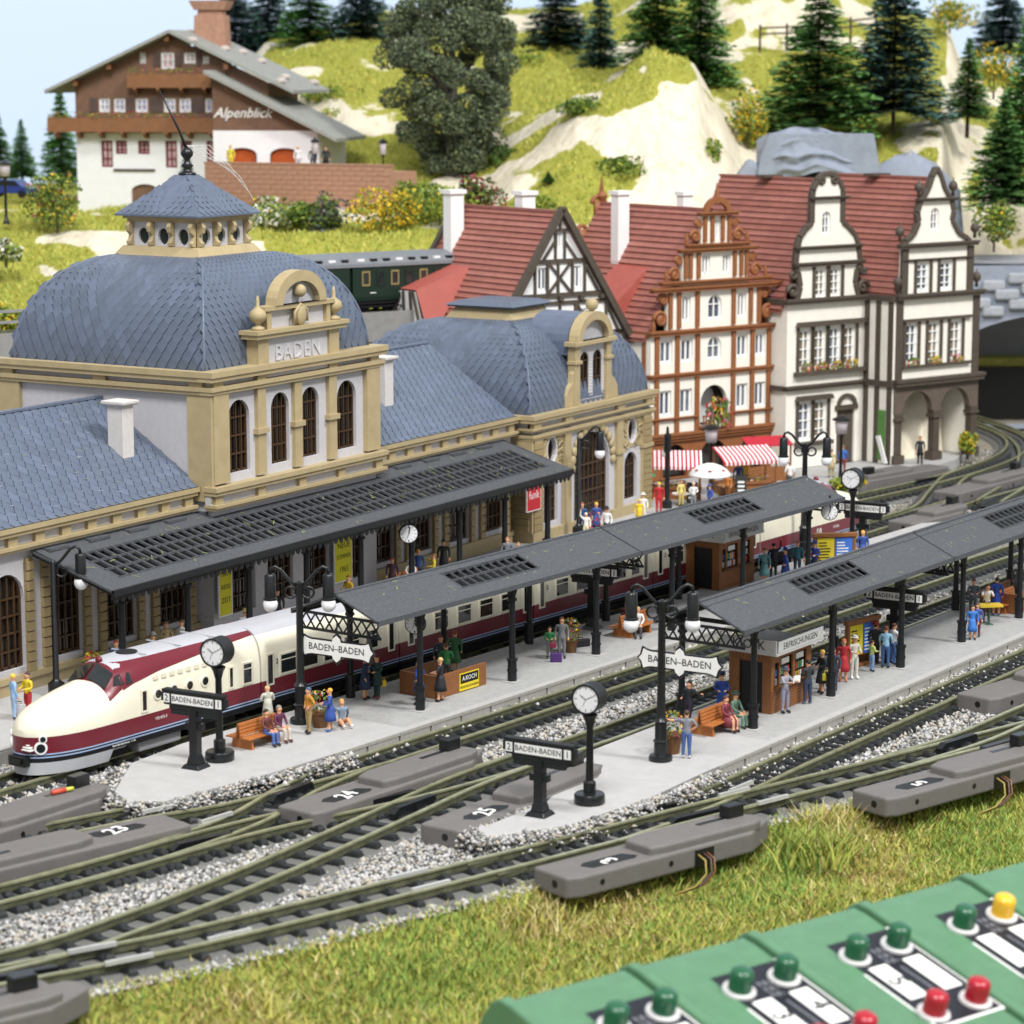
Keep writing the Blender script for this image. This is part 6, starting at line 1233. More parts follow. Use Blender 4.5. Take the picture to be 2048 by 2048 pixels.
t = thing('parasol', 'small green and white parasol behind the pavilion corner', 'parasol', (40.6, 14.9, .72)); m = MB(); m.lathe((0, 0, 1.5), [(.7, 0), (.4, .3), (.02, .5)], 12); m.build('canopy', mat('parasol_green', '3f8a58', .6, .1), t); m = MB(); m.cyl((0, 0, 0), (0, 0, 1.6), .05); m.build('pole', m_white, t)
def cafe_table(loc, label, col):
    t = thing('cafe_table', label, 'table', (*loc, .72), 0, 'market tables'); m = MB(); m.cyl((0, 0, .68), (0, 0, .74), .5, .5, 14); m.build('top', mat('cafe_'+col, col, .6, .1), t); m = MB(); m.cyl((0, 0, 0), (0, 0, .68), .05); m.cyl((0, 0, 0), (0, 0, .04), .3); m.build('leg', m_black, t)
cafe_table((40.2, 12.3), 'round table left of the mushroom parasol', 'e8e2d8'); cafe_table((44.3, 11.4), 'round brown table right of the mushroom parasol', '9a7250'); cafe_table((47.5, 10.9), 'round table behind the far two-armed lamp', 'd8d8d8')
# ================================================================ hill, rock, backdrop
CF = Vector((.8616, .5075, 0)); CRt = Vector((.5075, -.8616, 0)); CP = Vector((-94.78, -55.83, 25.75))
def site(x, y, t):
    "a spot on the hillside: bearing x, elevation y as read off the photograph, at t metres into the layout"
    p = CP + CF*t + CRt*((x-1024)/5250*t); p.z = 25.75 - t*(y-140)/5250; return p
COLS = [(-260, [(150, 2), (160, 8.6), (166, 10), (176, 13), (186, 15.2), (205, 15.6), (235, 15.6), (262, 12)]),
 (0, [(150, 2), (160, 8.6), (166, 10), (176, 13), (186, 15.2), (205, 15.6), (235, 15.6), (262, 12)]),
 (250, [(150, 2), (160, 8.6), (168, 10.5), (176, 13.4), (184, 15.0), (200, 15.0), (235, 15.4), (262, 14)]),
 (470, [(150, 2), (161, 9), (172, 11.6), (175, 14.3), (184, 15.0), (204, 15.0), (225, 18), (245, 24), (262, 24)]),
 (540, [(150, 2), (161, 9), (172, 11.8), (175, 14.4), (184, 15.1), (203, 15.6), (212, 20), (225, 25.5), (240, 28), (262, 29)]),
 (660, [(150, 2), (161, 9), (172, 12), (175, 14.5), (184, 15.2), (203, 16), (209, 19.5), (213, 21.5), (220, 25), (234, 28), (262, 30)]),
 (800, [(150, 1), (161, 8), (172, 12), (176, 14.6), (184, 15.2), (197, 16.4), (207, 19), (214, 22.5), (222, 25), (236, 28.5), (262, 31)]),
 (960, [(150, -1), (166, 0), (172, 12), (178, 14.7), (188, 15.6), (204, 18.5), (214, 21.5), (224, 25.5), (234, 28), (248, 29.5), (262, 31)]),
 (1040, [(150, -1.2), (168, -1), (172, 12), (178, 14.6), (184, 16), (189, 18.2), (200, 20), (215, 22.5), (228, 27.3), (246, 29), (262, 31)]),
 (1150, [(150, -1.2), (168, -1), (172, 12), (177, 14.4), (183, 16), (186.5, 19.4), (191, 22.4), (200, 23.4), (215, 24), (230, 27.8), (262, 32)]),
 (1230, [(150, -1.2), (168, -1), (172, 12), (177, 14), (182, 15.6), (186, 18.5), (190, 22.5), (196, 24.8), (206, 24.4), (222, 26), (234, 29), (262, 34)]),
 (1300, [(150, -1.2), (168, -1), (172, 11.6), (178, 14), (183, 16.4), (187, 20.8), (193, 25.4), (199, 27.0), (208, 25.6), (224, 27.2), (236, 31), (262, 37)]),
 (1380, [(150, -1.2), (168, -1), (172, 11.6), (178, 14), (184, 16.4), (189, 20.8), (195, 25.2), (200, 26), (207, 24.4), (220, 25.2), (232, 29), (242, 35), (262, 39)]),
 (1480, [(150, -1.2), (168, -1), (172, 11.6), (180, 14.6), (187, 16.2), (194, 17.6), (203, 20.2), (211, 23.6), (222, 26.6), (228, 27.2), (236, 34), (262, 40)]),
 (1600, [(150, -1.2), (168, -1), (172, 11.6), (182, 14.6), (190, 15.6), (199, 17), (204, 21.4), (212, 22.2), (219, 25), (228, 27.4), (237, 33), (262, 38)]),
 (1740, [(150, -1.2), (168, -1), (173, 11.6), (182, 14.6), (190, 15.4), (199, 17), (204, 20.8), (212, 22), (222, 25.6), (232, 27.6), (243, 31), (262, 32)]),
 (1880, [(150, -1.2), (170, -1), (175, 9.6), (181, 13), (190, 14.6), (198, 19.2), (206, 21.6), (220, 24.6), (235, 29), (262, 29.5)]),
 (1905, [(150, -1.2), (203, -1), (203.5, 6), (204, 12.2), (205, 13.4), (206, 15.4), (209, 19), (222, 22.6), (238, 26), (262, 26.5)]),
 (2060, [(150, -1.2), (203, -1), (203.5, 6), (204, 12), (205, 13.2), (207, 15.4), (214, 18.5), (228, 22), (240, 24.5), (262, 25)]),
 (2350, [(150, -1.2), (203, -1), (203.5, 6), (204, 12), (205, 13.2), (207, 15.4), (214, 18.5), (228, 22), (240, 24.5), (262, 25)])]
tg = np.concatenate([np.linspace(150, 170, 12)[:-1], np.linspace(170, 250, 170), np.linspace(252, 264, 6)]); xg = np.linspace(-260, 2350, 260); cx = np.array([c[0] for c in COLS])
ZC = np.array([np.interp(tg, [a for a, _ in p], [b for _, b in p]) for _, p in COLS]); ZG = np.empty((len(xg), len(tg)))
for j in range(len(tg)): ZG[:, j] = np.interp(xg, cx, ZC[:, j])
X, T = np.meshgrid(xg, tg, indexing='ij')
def vnoise(a, b, seed=0):
    r = np.random.default_rng(seed).random((64, 64)); ia = np.floor(a).astype(int); ib = np.floor(b).astype(int); fa = a-ia; fb = b-ib; fa = fa*fa*(3-2*fa); fb = fb*fb*(3-2*fb)
    g = lambda i, j: r[i % 64, j % 64]
    return (g(ia, ib)*(1-fa)+g(ia+1, ib)*fa)*(1-fb) + (g(ia, ib+1)*(1-fa)+g(ia+1, ib+1)*fa)*fb - .5
S_ = (X-1024)/5250*T
Wt = np.clip((T-168)/8, 0, 1)
ZG += Wt*(1.5*vnoise(S_/9, T/9, 1) + .9*vnoise(S_/3.6, T/4.5, 2) + .35*vnoise(S_/1.3, T/1.8, 3))
ZG = np.where(Wt > 0, ZG, ZG)
TT = T + Wt*(2.2*vnoise(S_/3.2, ZG/7, 5) + .9*vnoise(S_/1.1, ZG/6, 6))
Pw = np.stack([CP.x + CF.x*TT + CRt.x*S_, CP.y + CF.y*TT + CRt.y*S_, ZG], 2).reshape(-1, 3); nt_ = len(tg)
Fh = np.array([(a*nt_+b, (a+1)*nt_+b, (a+1)*nt_+b+1, a*nt_+b+1) for a in range(len(xg)-1) for b in range(nt_-1)])
mh = bpy.data.materials.new('hillside'); mh.use_nodes = True; nt = mh.node_tree; bs = nt.nodes['Principled BSDF']; bs.inputs['Roughness'].default_value = .9; bs.inputs['Specular IOR Level'].default_value = .1
def nd(t, **k):
    n = nt.nodes.new(t)
    for a, b in k.items(): setattr(n, a, b)
    return n
def noise(sc, vec=None, det=4, rough=.6):
    n = nd('ShaderNodeTexNoise'); n.inputs['Scale'].default_value = sc; n.inputs['Detail'].default_value = det; n.inputs['Roughness'].default_value = rough; nt.links.new(vec or tcn.outputs['Object'], n.inputs['Vector']); return n
def ramp(fac, stops):
    r = nd('ShaderNodeValToRGB'); e = r.color_ramp.elements
    while len(e) < len(stops): e.new(.5)
    for q, (p, c) in zip(e, stops): q.position = p; q.color = (*c, 1) if len(c) == 3 else c
    nt.links.new(fac, r.inputs[0]); return r
tcn = nd('ShaderNodeTexCoord'); geo = nd('ShaderNodeNewGeometry'); sep = nd('ShaderNodeSeparateXYZ'); nt.links.new(geo.outputs['Normal'], sep.inputs[0])
n1 = noise(.22); ad = nd('ShaderNodeMath', operation='MULTIPLY_ADD'); nt.links.new(n1.outputs['Fac'], ad.inputs[0]); ad.inputs[1].default_value = .9; nt.links.new(sep.outputs['Z'], ad.inputs[2])
n1b = noise(1.6); ad2 = nd('ShaderNodeMath', operation='MULTIPLY_ADD'); nt.links.new(n1b.outputs['Fac'], ad2.inputs[0]); ad2.inputs[1].default_value = .22; nt.links.new(ad.outputs[0], ad2.inputs[2])
sb = nd('ShaderNodeMath', operation='SUBTRACT'); nt.links.new(ad2.outputs[0], sb.inputs[0]); sb.inputs[1].default_value = .74
at_ = nd('ShaderNodeAttribute', attribute_name='turf'); at2 = nd('ShaderNodeMath', operation='MULTIPLY_ADD'); nt.links.new(n1b.outputs['Fac'], at2.inputs[0]); at2.inputs[1].default_value = .5; nt.links.new(at_.outputs['Fac'], at2.inputs[2])
mask = ramp(at2.outputs[0], [(.7, (0, 0, 0)), (.8, (1, 1, 1))])
ng = noise(2.6, det=6, rough=.75); grass = ramp(ng.outputs['Fac'], [(.3, lin('97a044')), (.5, lin('c0c056')), (.72, lin('d4ce76'))])
mp = nd('ShaderNodeMapping'); mp.inputs['Scale'].default_value = (1, 1, .16); nt.links.new(tcn.outputs['Object'], mp.inputs[0])
nr = noise(1.1, mp.outputs[0], 5, .6); rock = ramp(nr.outputs['Fac'], [(.28, lin('cfc2a5')), (.42, lin('e6dcc4')), (.7, lin('eee5d1'))])
mx = nd('ShaderNodeMixRGB'); nt.links.new(mask.outputs[0], mx.inputs[0]); nt.links.new(rock.outputs[0], mx.inputs[1]); nt.links.new(grass.outputs[0], mx.inputs[2]); nt.links.new(mx.outputs[0], bs.inputs['Base Color'])
nb_ = noise(6, det=5, rough=.8); bm2 = nd('ShaderNodeBump'); bm2.inputs['Distance'].default_value = 1.2; bm2.inputs['Strength'].default_value = .4; nt.links.new(nr.outputs['Fac'], bm2.inputs['Height']); bmp = nd('ShaderNodeBump'); bmp.inputs['Distance'].default_value = .5; nt.links.new(bm2.outputs[0], bmp.inputs['Normal']); nt.links.new(nb_.outputs['Fac'], bmp.inputs['Height']); mm_ = nd('ShaderNodeMath', operation='MULTIPLY'); nt.links.new(mask.outputs[0], mm_.inputs[0]); mm_.inputs[1].default_value = .7; nt.links.new(mm_.outputs[0], bmp.inputs['Strength']); nt.links.new(bmp.outputs[0], bs.inputs['Normal'])
HILL = struct(raw('hill', Pw, Fh, mh, smooth=True)); G3 = Pw.reshape(len(xg), nt_, 3); du_ = np.gradient(G3, axis=0); dv_ = np.gradient(G3, axis=1); nn_ = np.cross(du_, dv_); nzv = abs(nn_[:, :, 2])/np.maximum(np.linalg.norm(nn_, axis=2), 1e-9)
turf = np.clip((nzv - .58)*2.6 + 2.0*vnoise(S_/4.5, G3[:, :, 2]/3.2 + T/5, 8) + .5*vnoise(S_/1.6, G3[:, :, 2]/1.5 + T/2, 9), 0, 1)
al = HILL.data.attributes.new('turf', 'FLOAT', 'POINT'); al.data.foreach_set('value', turf.ravel().astype(np.float32))
a_ = Pw[Fh[:, 0]]; fn_ = np.cross(Pw[Fh[:, 1]]-a_, Pw[Fh[:, 3]]-a_); fa_ = np.linalg.norm(fn_, axis=1)
wgt = fa_*(turf.ravel()[Fh].min(1) > .6)*(a_[:, 2] > 8); pick = RNG.choice(len(Fh), 90000, p=wgt/wgt.sum()); uv = RNG.random((90000, 2, 1))
Pg = a_[pick] + (Pw[Fh[pick, 1]]-a_[pick])*uv[:, 0] + (Pw[Fh[pick, 3]]-a_[pick])*uv[:, 1]
m_hg = [mat('hill_grass_a', 'bbbd56', .8, .2, 4), mat('hill_grass_b', 'cbc464', .8, .2, 4), mat('hill_grass_c', '9fae52', .8, .2, 4)]
fibres('grass', Pg, .33, .065, .7, m_hg, [.4, .35, .25], 'yellow green static grass on the hillside', 9)
def hz(x, t):
    i = np.argmin(abs(xg-x)); j = np.argmin(abs(tg-t)); return float(ZG[i, j])
# painted backdrop board, with a faint glow added to brighten it
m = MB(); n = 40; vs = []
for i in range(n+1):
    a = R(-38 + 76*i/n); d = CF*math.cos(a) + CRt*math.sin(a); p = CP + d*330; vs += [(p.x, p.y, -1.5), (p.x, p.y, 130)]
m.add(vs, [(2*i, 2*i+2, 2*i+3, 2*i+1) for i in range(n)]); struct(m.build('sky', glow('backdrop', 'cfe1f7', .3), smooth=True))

# ================================================================ trees and shrubs
def conifer_mesh(h, r, seed, mats, whorls=42, dens=1.0):
    rg = np.random.default_rng(seed); V = []; mi = []
    for w in range(whorls):
        f = w/(whorls-1); z = h*(.05 + .94*f) + rg.normal(0, .06); rr = r*(1-f)**.85*rg.uniform(.85, 1.1) + .12; nb = int((17 - 8*f)*dens)
        for b in range(nb):
            a = rg.uniform(0, 6.28); L = rr*rg.uniform(.72, 1.12); dz = -L*rg.uniform(.18, .42); d = np.array([math.cos(a), math.sin(a), 0]); s = np.array([-math.sin(a), math.cos(a), 0]); ns = max(4, int(L*7))
            for k in range(ns):
                u = (k+.5)/ns; p = np.array([0, 0, z + rg.normal(0, .09)]) + d*L*u + np.array([0, 0, dz*u + .12*L*u*u])
                for sg in (-1, 1):
                    l = .5*(1.05-u*.6)*rg.uniform(.7, 1.3)*min(1.3, .5+L*.4); q = p + s*sg*l + d*l*.55 + np.array([0, 0, rg.uniform(-.16, .1)]); wv_ = d*.2
                    V += [p-wv_, p+wv_, q]; mi.append(0 if rg.random() < .6 else 1)
    V = np.array(V); return V, np.arange(len(V)).reshape(-1, 3), mi
m_con = {'green': [mat('needle_green', '6b9a58', .7, .2, 2), mat('needle_green_b', '82b562', .7, .2, 2)], 'dark': [mat('needle_dark', '557a72', .7, .2, 2), mat('needle_dark_b', '6b9084', .7, .2, 2)], 'lime': [mat('needle_lime', '5f9850', .7, .2, 2), mat('needle_lime_b', '86ba5c', .7, .2, 2)]}
m_bark = mat('bark', '54483e', .9, .25, 3, .4, 8)
CM = {}
def conifer(x, yb, yt, wpx, t, kind, label, lean=0):
    p = site(x, yb, t); h = (yb-yt)/5250*t; r = wpx/5250*t/2*1.3; key = (kind, int(x) % 3)
    if key not in CM:
        V, F, mi = conifer_mesh(10, 2.9, len(CM)+3, m_con[kind]); o = raw('crown', V, F, m_con[kind], mi=mi); CM[key] = o.data; bpy.data.objects.remove(o)
    tr = thing('conifer', label, 'tree', p, random.uniform(0, 6), 'conifers on the hill'); tr.rotation_euler.x = lean; c = part('crown', CM[key], tr, scale=(r/2.9, r/2.9, h/10)); m = MB(); m.cyl((0, 0, -1.5), (0, 0, h*.92), .18, .04, 7); m.build('trunk', m_bark, tr); return tr
for a in [(625, 108, -75, 120, 240, 'lime', 'bright green conifer directly right of the chalet chimney group'), (728, 108, -95, 125, 238, 'dark', 'dark conifer left of the big grey-green tree'), (478, 125, -80, 120, 250, 'dark', 'dark conifer behind the chalet chimney'), (545, 112, -70, 110, 252, 'dark', 'dark conifer just right of the chalet chimney'), (965, 120, -50, 130, 238, 'lime', 'green conifer behind the big grey-green tree'),
          (1112, 108, -50, 135, 230, 'dark', 'dark conifer right of the big grey-green tree'), (1198, 196, -40, 92, 222, 'dark', 'slim dark conifer on the slope left of the cream crag'), (1310, 118, -90, 125, 214, 'green', 'green conifer above the cream crag peak'), (1395, 160, -100, 115, 214, 'green', 'green conifer at the right shoulder of the cream crag'), (1628, 252, -50, 190, 203, 'green', 'large green conifer above the grey tunnel portal'),
          (1778, 226, -110, 175, 205, 'dark', 'large blue-green conifer right of the tunnel portal'), (1925, 235, 80, 80, 207, 'green', 'small green conifer on the right slope'), (1998, 402, 190, 130, 192, 'green', 'green conifer standing low at the right edge'), (2045, 335, 5, 125, 198, 'green', 'tall green conifer cut by the right edge'), (1990, 112, -70, 110, 238, 'dark', 'dark conifer at the top right corner'),
          (130, 362, 172, 78, 226, 'lime', 'green columnar conifer left of the chalet'), (52, 352, 236, 52, 232, 'lime', 'small green conifer near the left edge'), (6, 352, 222, 60, 236, 'green', 'green conifer cut by the left edge'), (378, 400, 298, 48, 190, 'dark', 'small dark conifer behind the station lantern finial'), (1096, 360, 338, 24, 186, 'lime', 'tiny green conifer on the cream crag')]: conifer(*a)
def bush(x, yb, w, h, t, label, pr, seed, n=900, mats=None):
    p = site(x, yb, t); W_ = w/5250*t/2; H_ = h/5250*t; tr = thing('shrub', label, 'shrub', p, 0, 'flowering shrubs')
    rg = np.random.default_rng(seed); Vs = []; Fs = []; Ms = []; o = 0
    for k in range(9):
        V, F, mi = leafclump(n//7, W_*rg.uniform(.38, .6), H_*rg.uniform(.4, .65), .16, m_leafs2, pr, seed*11+k); V = V + np.array([rg.uniform(-.55, .55)*W_, rg.uniform(-.4, .4)*W_, rg.uniform(0, .4)*H_]); Vs.append(V); Fs.append(F+o); Ms.append(mi); o += len(V)
    raw('foliage', np.concatenate(Vs), np.concatenate(Fs), m_leafs2, tr, np.concatenate(Ms)); m = MB(); m.cyl((0, 0, -.3), (0, 0, H_*.5), .1, .05, 6); m.build('stem', m_bark, tr)
m_leafs2 = [mat('shrub_green', '55702f', .7, .2), mat('shrub_lime', '8c9c3c', .7, .2), mat('shrub_dark', '40542e', .7, .2), mat('shrub_yellow', 'd8b52e', .7, .15), mat('shrub_white', 'eceadc', .7, .08), mat('shrub_purple', '6d6a72', .7, .15), mat('shrub_pink', '9c4a58', .7, .15)]
for a in [(118, 452, 140, 120, 184, 'round green and yellow shrub left of the chalet', [.45, .3, .1, .1, 0, 0, .05], 1), (540, 462, 150, 85, 182, 'white flowering shrub below the brick terrace', [.25, .4, .05, .02, .28, 0, 0], 2), (655, 466, 120, 90, 181, 'grey purple shrub below the brick terrace', [.3, .1, .25, 0, 0, .35, 0], 3), (765, 474, 150, 115, 180, 'bright yellow flowering shrub below the terrace end', [.15, .3, 0, .55, 0, 0, 0], 4),
          (880, 452, 170, 95, 181, 'lime green shrub right of the yellow one', [.2, .75, 0, .05, 0, 0, 0], 5), (968, 425, 105, 85, 184, 'dark green shrub with pink blossom above the timbered house', [.3, .1, .3, 0, 0, 0, .3], 6), (1490, 285, 105, 110, 200, 'yellow green shrub right of the cream crag', [.3, .3, 0, .4, 0, 0, 0], 7), (1885, 62, 130, 70, 234, 'yellow green shrub at the top right', [.2, .5, 0, .3, 0, 0, 0], 8),
          (1975, 190, 130, 110, 212, 'yellow shrub on the right slope', [.3, .35, 0, .35, 0, 0, 0], 9), (1985, 490, 110, 100, 188, 'green shrub beside the pointed white gable', [.5, .4, .05, .05, 0, 0, 0], 10), (14, 520, 90, 60, 172, 'white flowering shrub at the left edge', [.3, .4, 0, 0, .3, 0, 0], 11), (10, 660, 80, 70, 164, 'yellow green shrub low at the left edge', [.2, .6, 0, .2, 0, 0, 0], 12), (700, 250, 130, 40, 216, 'low grass-green shrub on the rock right of the chalet', [.2, .75, 0, .05, 0, 0, 0], 14), (1010, 345, 90, 60, 199, 'dark leafy shrub at the foot of the big tree', [.5, .1, .4, 0, 0, 0, 0], 15), (830, 415, 120, 60, 185, 'green shrub behind the yellow flowering one', [.5, .4, .1, 0, 0, 0, 0], 16), (1075, 440, 110, 60, 182, 'lime shrub at the foot of the cream crag', [.25, .7, 0, .05, 0, 0, 0], 17), (600, 452, 70, 55, 181, 'small green shrub between the white and purple ones', [.6, .3, .1, 0, 0, 0, 0], 18),
          (1165, 235, 130, 45, 194, 'low dark green growth on the shoulder of the cream crag', [.6, .3, .1, 0, 0, 0, 0], 19), (1245, 345, 150, 45, 187, 'low green growth across the face of the cream crag', [.5, .45, .05, 0, 0, 0, 0], 20), (1400, 330, 90, 60, 191, 'green growth right of the cream crag foot', [.35, .6, 0, .05, 0, 0, 0], 21), (660, 210, 140, 45, 219, 'low lime growth above the rock by the chalet roof', [.2, .75, 0, .05, 0, 0, 0], 22), (1690, 260, 160, 40, 203, 'low lime hedge below the large conifers', [.3, .65, 0, .05, 0, 0, 0], 23), (1060, 150, 120, 50, 225, 'lime growth under the conifers right of the big tree', [.2, .75, 0, .05, 0, 0, 0], 24)]: bush(*a)
def groundbush(loc, w, h, label, pr, seed):
    global site
    s0 = site; site = lambda x, y, t: Vector(loc); bush(0, 0, w*5250/100*2/1, h*5250/100, 100, label, pr, seed, 700); site = s0
groundbush((68.5, 9.5, .7), 1.6, 2.6, 'yellow flowering shrub behind the arcade columns', [.3, .35, 0, .3, 0, 0, .05], 30); groundbush((73.5, 8.5, .7), 2.0, 1.9, 'lime green shrub beside the curved track', [.3, .6, 0, .1, 0, 0, 0], 31); groundbush((68.2, 5.3, .7), .7, 1.6, 'pale straw tuft before the right arcade column', [.1, .55, 0, .35, 0, 0, 0], 32); groundbush((51.2, 6.4, .6), 1.2, .9, 'low green and yellow shrub behind the far pole clock', [.35, .5, 0, .15, 0, 0, 0], 33)
# big grey-green broadleaf tree
bp_ = site(905, 356, 199); bt = thing('broadleaf_tree', 'big grey-green broadleaf tree in the middle of the hill', 'tree', bp_); m = MB(); m.tube([(0, 0, -1), (0, .1, 1.5), (.2, .1, 4), (.1, 0, 8), (0, 0, 12)], [.75, .6, .5, .35, .1], 9)
rg = np.random.default_rng(4)
for k in range(12): a = rg.uniform(0, 6.28); z = rg.uniform(2.5, 9); L = rg.uniform(2, 4); m.tube([(.1, 0, z), (L*.5*math.cos(a), L*.5*math.sin(a), z+.9), (L*math.cos(a), L*math.sin(a), z+2.2)], [.22, .14, .05], 6)
m.build('trunk', mat('bark_grey', '6a6660', .9, .25, 3, .4, 8), bt)
Vs, Fs, Ms, o = [], [], [], 0; m_bl = [mat('broadleaf_a', '616d54', .8, .2, 3), mat('broadleaf_b', '4a5644', .8, .2, 3), mat('broadleaf_c', '79855f', .8, .2, 3)]
for k in range(150):
    z = rg.uniform(1.2, 14.2); R0 = np.interp(z, [1, 3, 6, 10, 13, 14.5], [1.3, 3.2, 4.5, 4.9, 3.8, 2.2]); a = rg.uniform(0, 6.28); q = R0*rg.uniform(.35, 1)**.6; rr = rg.uniform(.75, 1.35)
    V, F, mi = leafclump(430, rr, rr*1.5, .13, m_bl, [.5, .25, .25], 500+k); V += np.array([q*math.cos(a), q*math.sin(a), z-rr*.7]); Vs.append(V); Fs.append(F+o); Ms.append(mi); o += len(V)
raw('crown', np.concatenate(Vs), np.concatenate(Fs), m_bl, bt, np.concatenate(Ms))
# ================================================================ the chalet on its terrace
CA = -69.5; cb = site(161, 418, 203); CH = thing('chalet', 'brown and white alpine chalet with balconies on the hill', 'chalet', cb, R(CA))
m_cwhite = mat('chalet_white', 'f0f0f2', .8, .03); m_cwood = mat('chalet_wood', '7a5c4a', .7, .12, 2, .1, 8); m_cwood2 = mat('chalet_balcony', '8a5f40', .65, .12, 2, .1, 8); m_croof = mat('chalet_roof', '9b9c96', .8, .1, 2, .3, 8); m_brick = mat('chalet_brick', 'b08670', .8, .15, 3, .3, 10)
m_cp = glass('chalet_pane_violet', 'b9b2d4', .3); m_cr = glass('chalet_pane_red', 'd0b0b0', .3); m_shut = mat('chalet_shutter', '5a4a44', .7, .1); m_oran = mat('arch_orange', 'b0501e', .6, .12)
px = lambda x: (x/2.76-161)/25.9
pz = lambda y: (418-y/2.76)/25.9
W1 = 15.2
gw_ = [rect(px(585), px(650), pz(910), pz(765)), rect(px(668), px(732), pz(838), pz(765)), rect(px(795), px(860), pz(838), pz(765)), rect(px(950), px(1015), pz(910), pz(765)), rect(px(1035), px(1100), pz(838), pz(765)), rect(px(1182), px(1248), pz(880), pz(765))]; dr = arch(px(828), px(905)-px(750), 0, pz(1000), 8, .5)
m = MB(); m.wall(rect(0, W1, -.5, 6.0), gw_ + [dr], 0, .3); m.box(0, .3, -.5, .3, 9, 6.0); m.box(W1-.3, .3, -.5, W1, 9, 6.0); m.build('wall', m_cwhite, CH)
uw = [rect(px(a), px(b), pz(612), pz(536)) for a, b in ((578, 640), (662, 728), (785, 855), (945, 1012), (1032, 1098), (1178, 1248))]; tw = [rect(px(a), px(b), pz(c), pz(d_)) for a, b, c, d_ in ((815, 850, 350, 292), (935, 1010, 380, 290), (1065, 1130, 350, 292), (1168, 1205, 352, 312))]
m = MB(); m.wall([(0, 6.0), (W1, 6.0), (W1, 9.8), (7.6, 13.3), (0, 9.8)], uw + tw, .0, .3); m.box(0, .3, 6.0, .3, 9, 9.8); m.box(W1-.3, .3, 6.0, W1, 9, 9.8); m.build('wall', m_cwood, CH)
for r_ in gw_: window(CH, r_, .15, None, mat('chalet_red_frame', '7a3038', .6), m_cr, (1, 2), .1, .1)
for r_ in uw + tw: window(CH, r_, .15, None, m_wwhite, m_cp if r_ in uw else m_cr, (1, 1), .12, .1)
for a, b in ((530, 570), (735, 775), (870, 905), (905, 940), (1105, 1140), (1140, 1172)): m = MB(); m.box(px(a), -.08, pz(612), px(b), .0, pz(535)); m.build('shutter', m_shut, CH)
for a, b in ((895, 930), (1020, 1055), (1135, 1160)): m = MB(); m.box(px(a), -.08, pz(365), px(b), 0, pz(290)); m.build('shutter', m_shut, CH)
m = MB(); m.prism(dr, .2, .28); m.build('door', m_cwood, CH); m = MB(); m.box(px(655), -.12, pz(930), px(890), .02, pz(918)); m.build('ledge', m_shut, CH)
def balcony(x0, x1, z0, z1, out, n):
    m = MB(); m.box(x0, -out, z0, x1, -out+.1, z1); m.box(x0, -out+.1, z0, x1, 0, z0+.15); m.box(x0, -out+.1, z0, x0+.1, 0, z1); m.box(x1-.1, -out+.1, z0, x1, 0, z1); b = m.build('balcony', m_cwood2, CH)
    for k in range(n): x = x0+.6+(x1-x0-1.2)*k/(n-1); m = MB(); m.prism([(0, z0), (-out, z0), (-out, z0-.15), (-.3, z0-.5), (0, z0-.5)], x-.12, x+.12, lambda a, y, z: (y, a, z)); m.build('bracket', m_cwood2, b)
    for k in range(int((x1-x0)/1.5)): flowers(b, (x0+.75+1.5*k, -out, z1), 55, (.8, .2), .45, int(z0*20)+k, .13, 'balcony_flowers', (.3, .3, .25, .1, .05, 0))
balcony(-1.9, px(1270), 6.1, pz(640), 1.1, 8); balcony(px(760), px(1235), pz(480), pz(405), .9, 4)
def roof2(pts, y0, y1, th, mt, name='roof'):
    for a, b in zip(pts[:-1], pts[1:]): m = MB(); m.add([(a[0], y0, a[1]), (b[0], y0, b[1]), (b[0], y1, b[1]), (a[0], y1, a[1]), (a[0], y0, a[1]-th), (b[0], y0, b[1]-th), (b[0], y1, b[1]-th), (a[0], y1, a[1]-th)], [(0,1,2,3), (4,7,6,5), (0,4,5,1), (1,5,6,2), (2,6,7,3), (3,7,4,0)]); rf = m.build(name, mt, CH)
    return rf
rf = roof2([(-2.0, 9.25), (7.9, 13.75), (17.5, 9.25)], -1.3, 10, .25, m_croof)
for k in range(16):
    u = random.uniform(-.95, .95); x = 7.6+10*u; y = random.uniform(-1, 9); m = MB(); m.sph((x, y, 13.9-abs(u)*4.55), (.45, .4, .25), 7, 5); m.build('roof_stone', mat('roof_stone', 'c9beb8', .9, .1), CH)
for x in (7.6, 3.0, 12.2, .3): m = MB(); z = 13.4-abs(x-7.6)*.455; m.box(x-.18, -.9, z-.5, x+.18, 0, z-.05); m.build('purlin_end', m_cwood2, CH)
m = MB(); m.taper(9.6, 4.5, 10.5, 2.7, 1.6, 14.9, 2.4, 1.4); m.taper(9.6, 4.5, 14.9, 2.0, 1.2, 15.3, 1.9, 1.1); m.taper(9.6, 4.5, 15.3, 2.4, 1.6, 16.0, 3.1, 2.0); m.build('chimney', m_brick, CH)
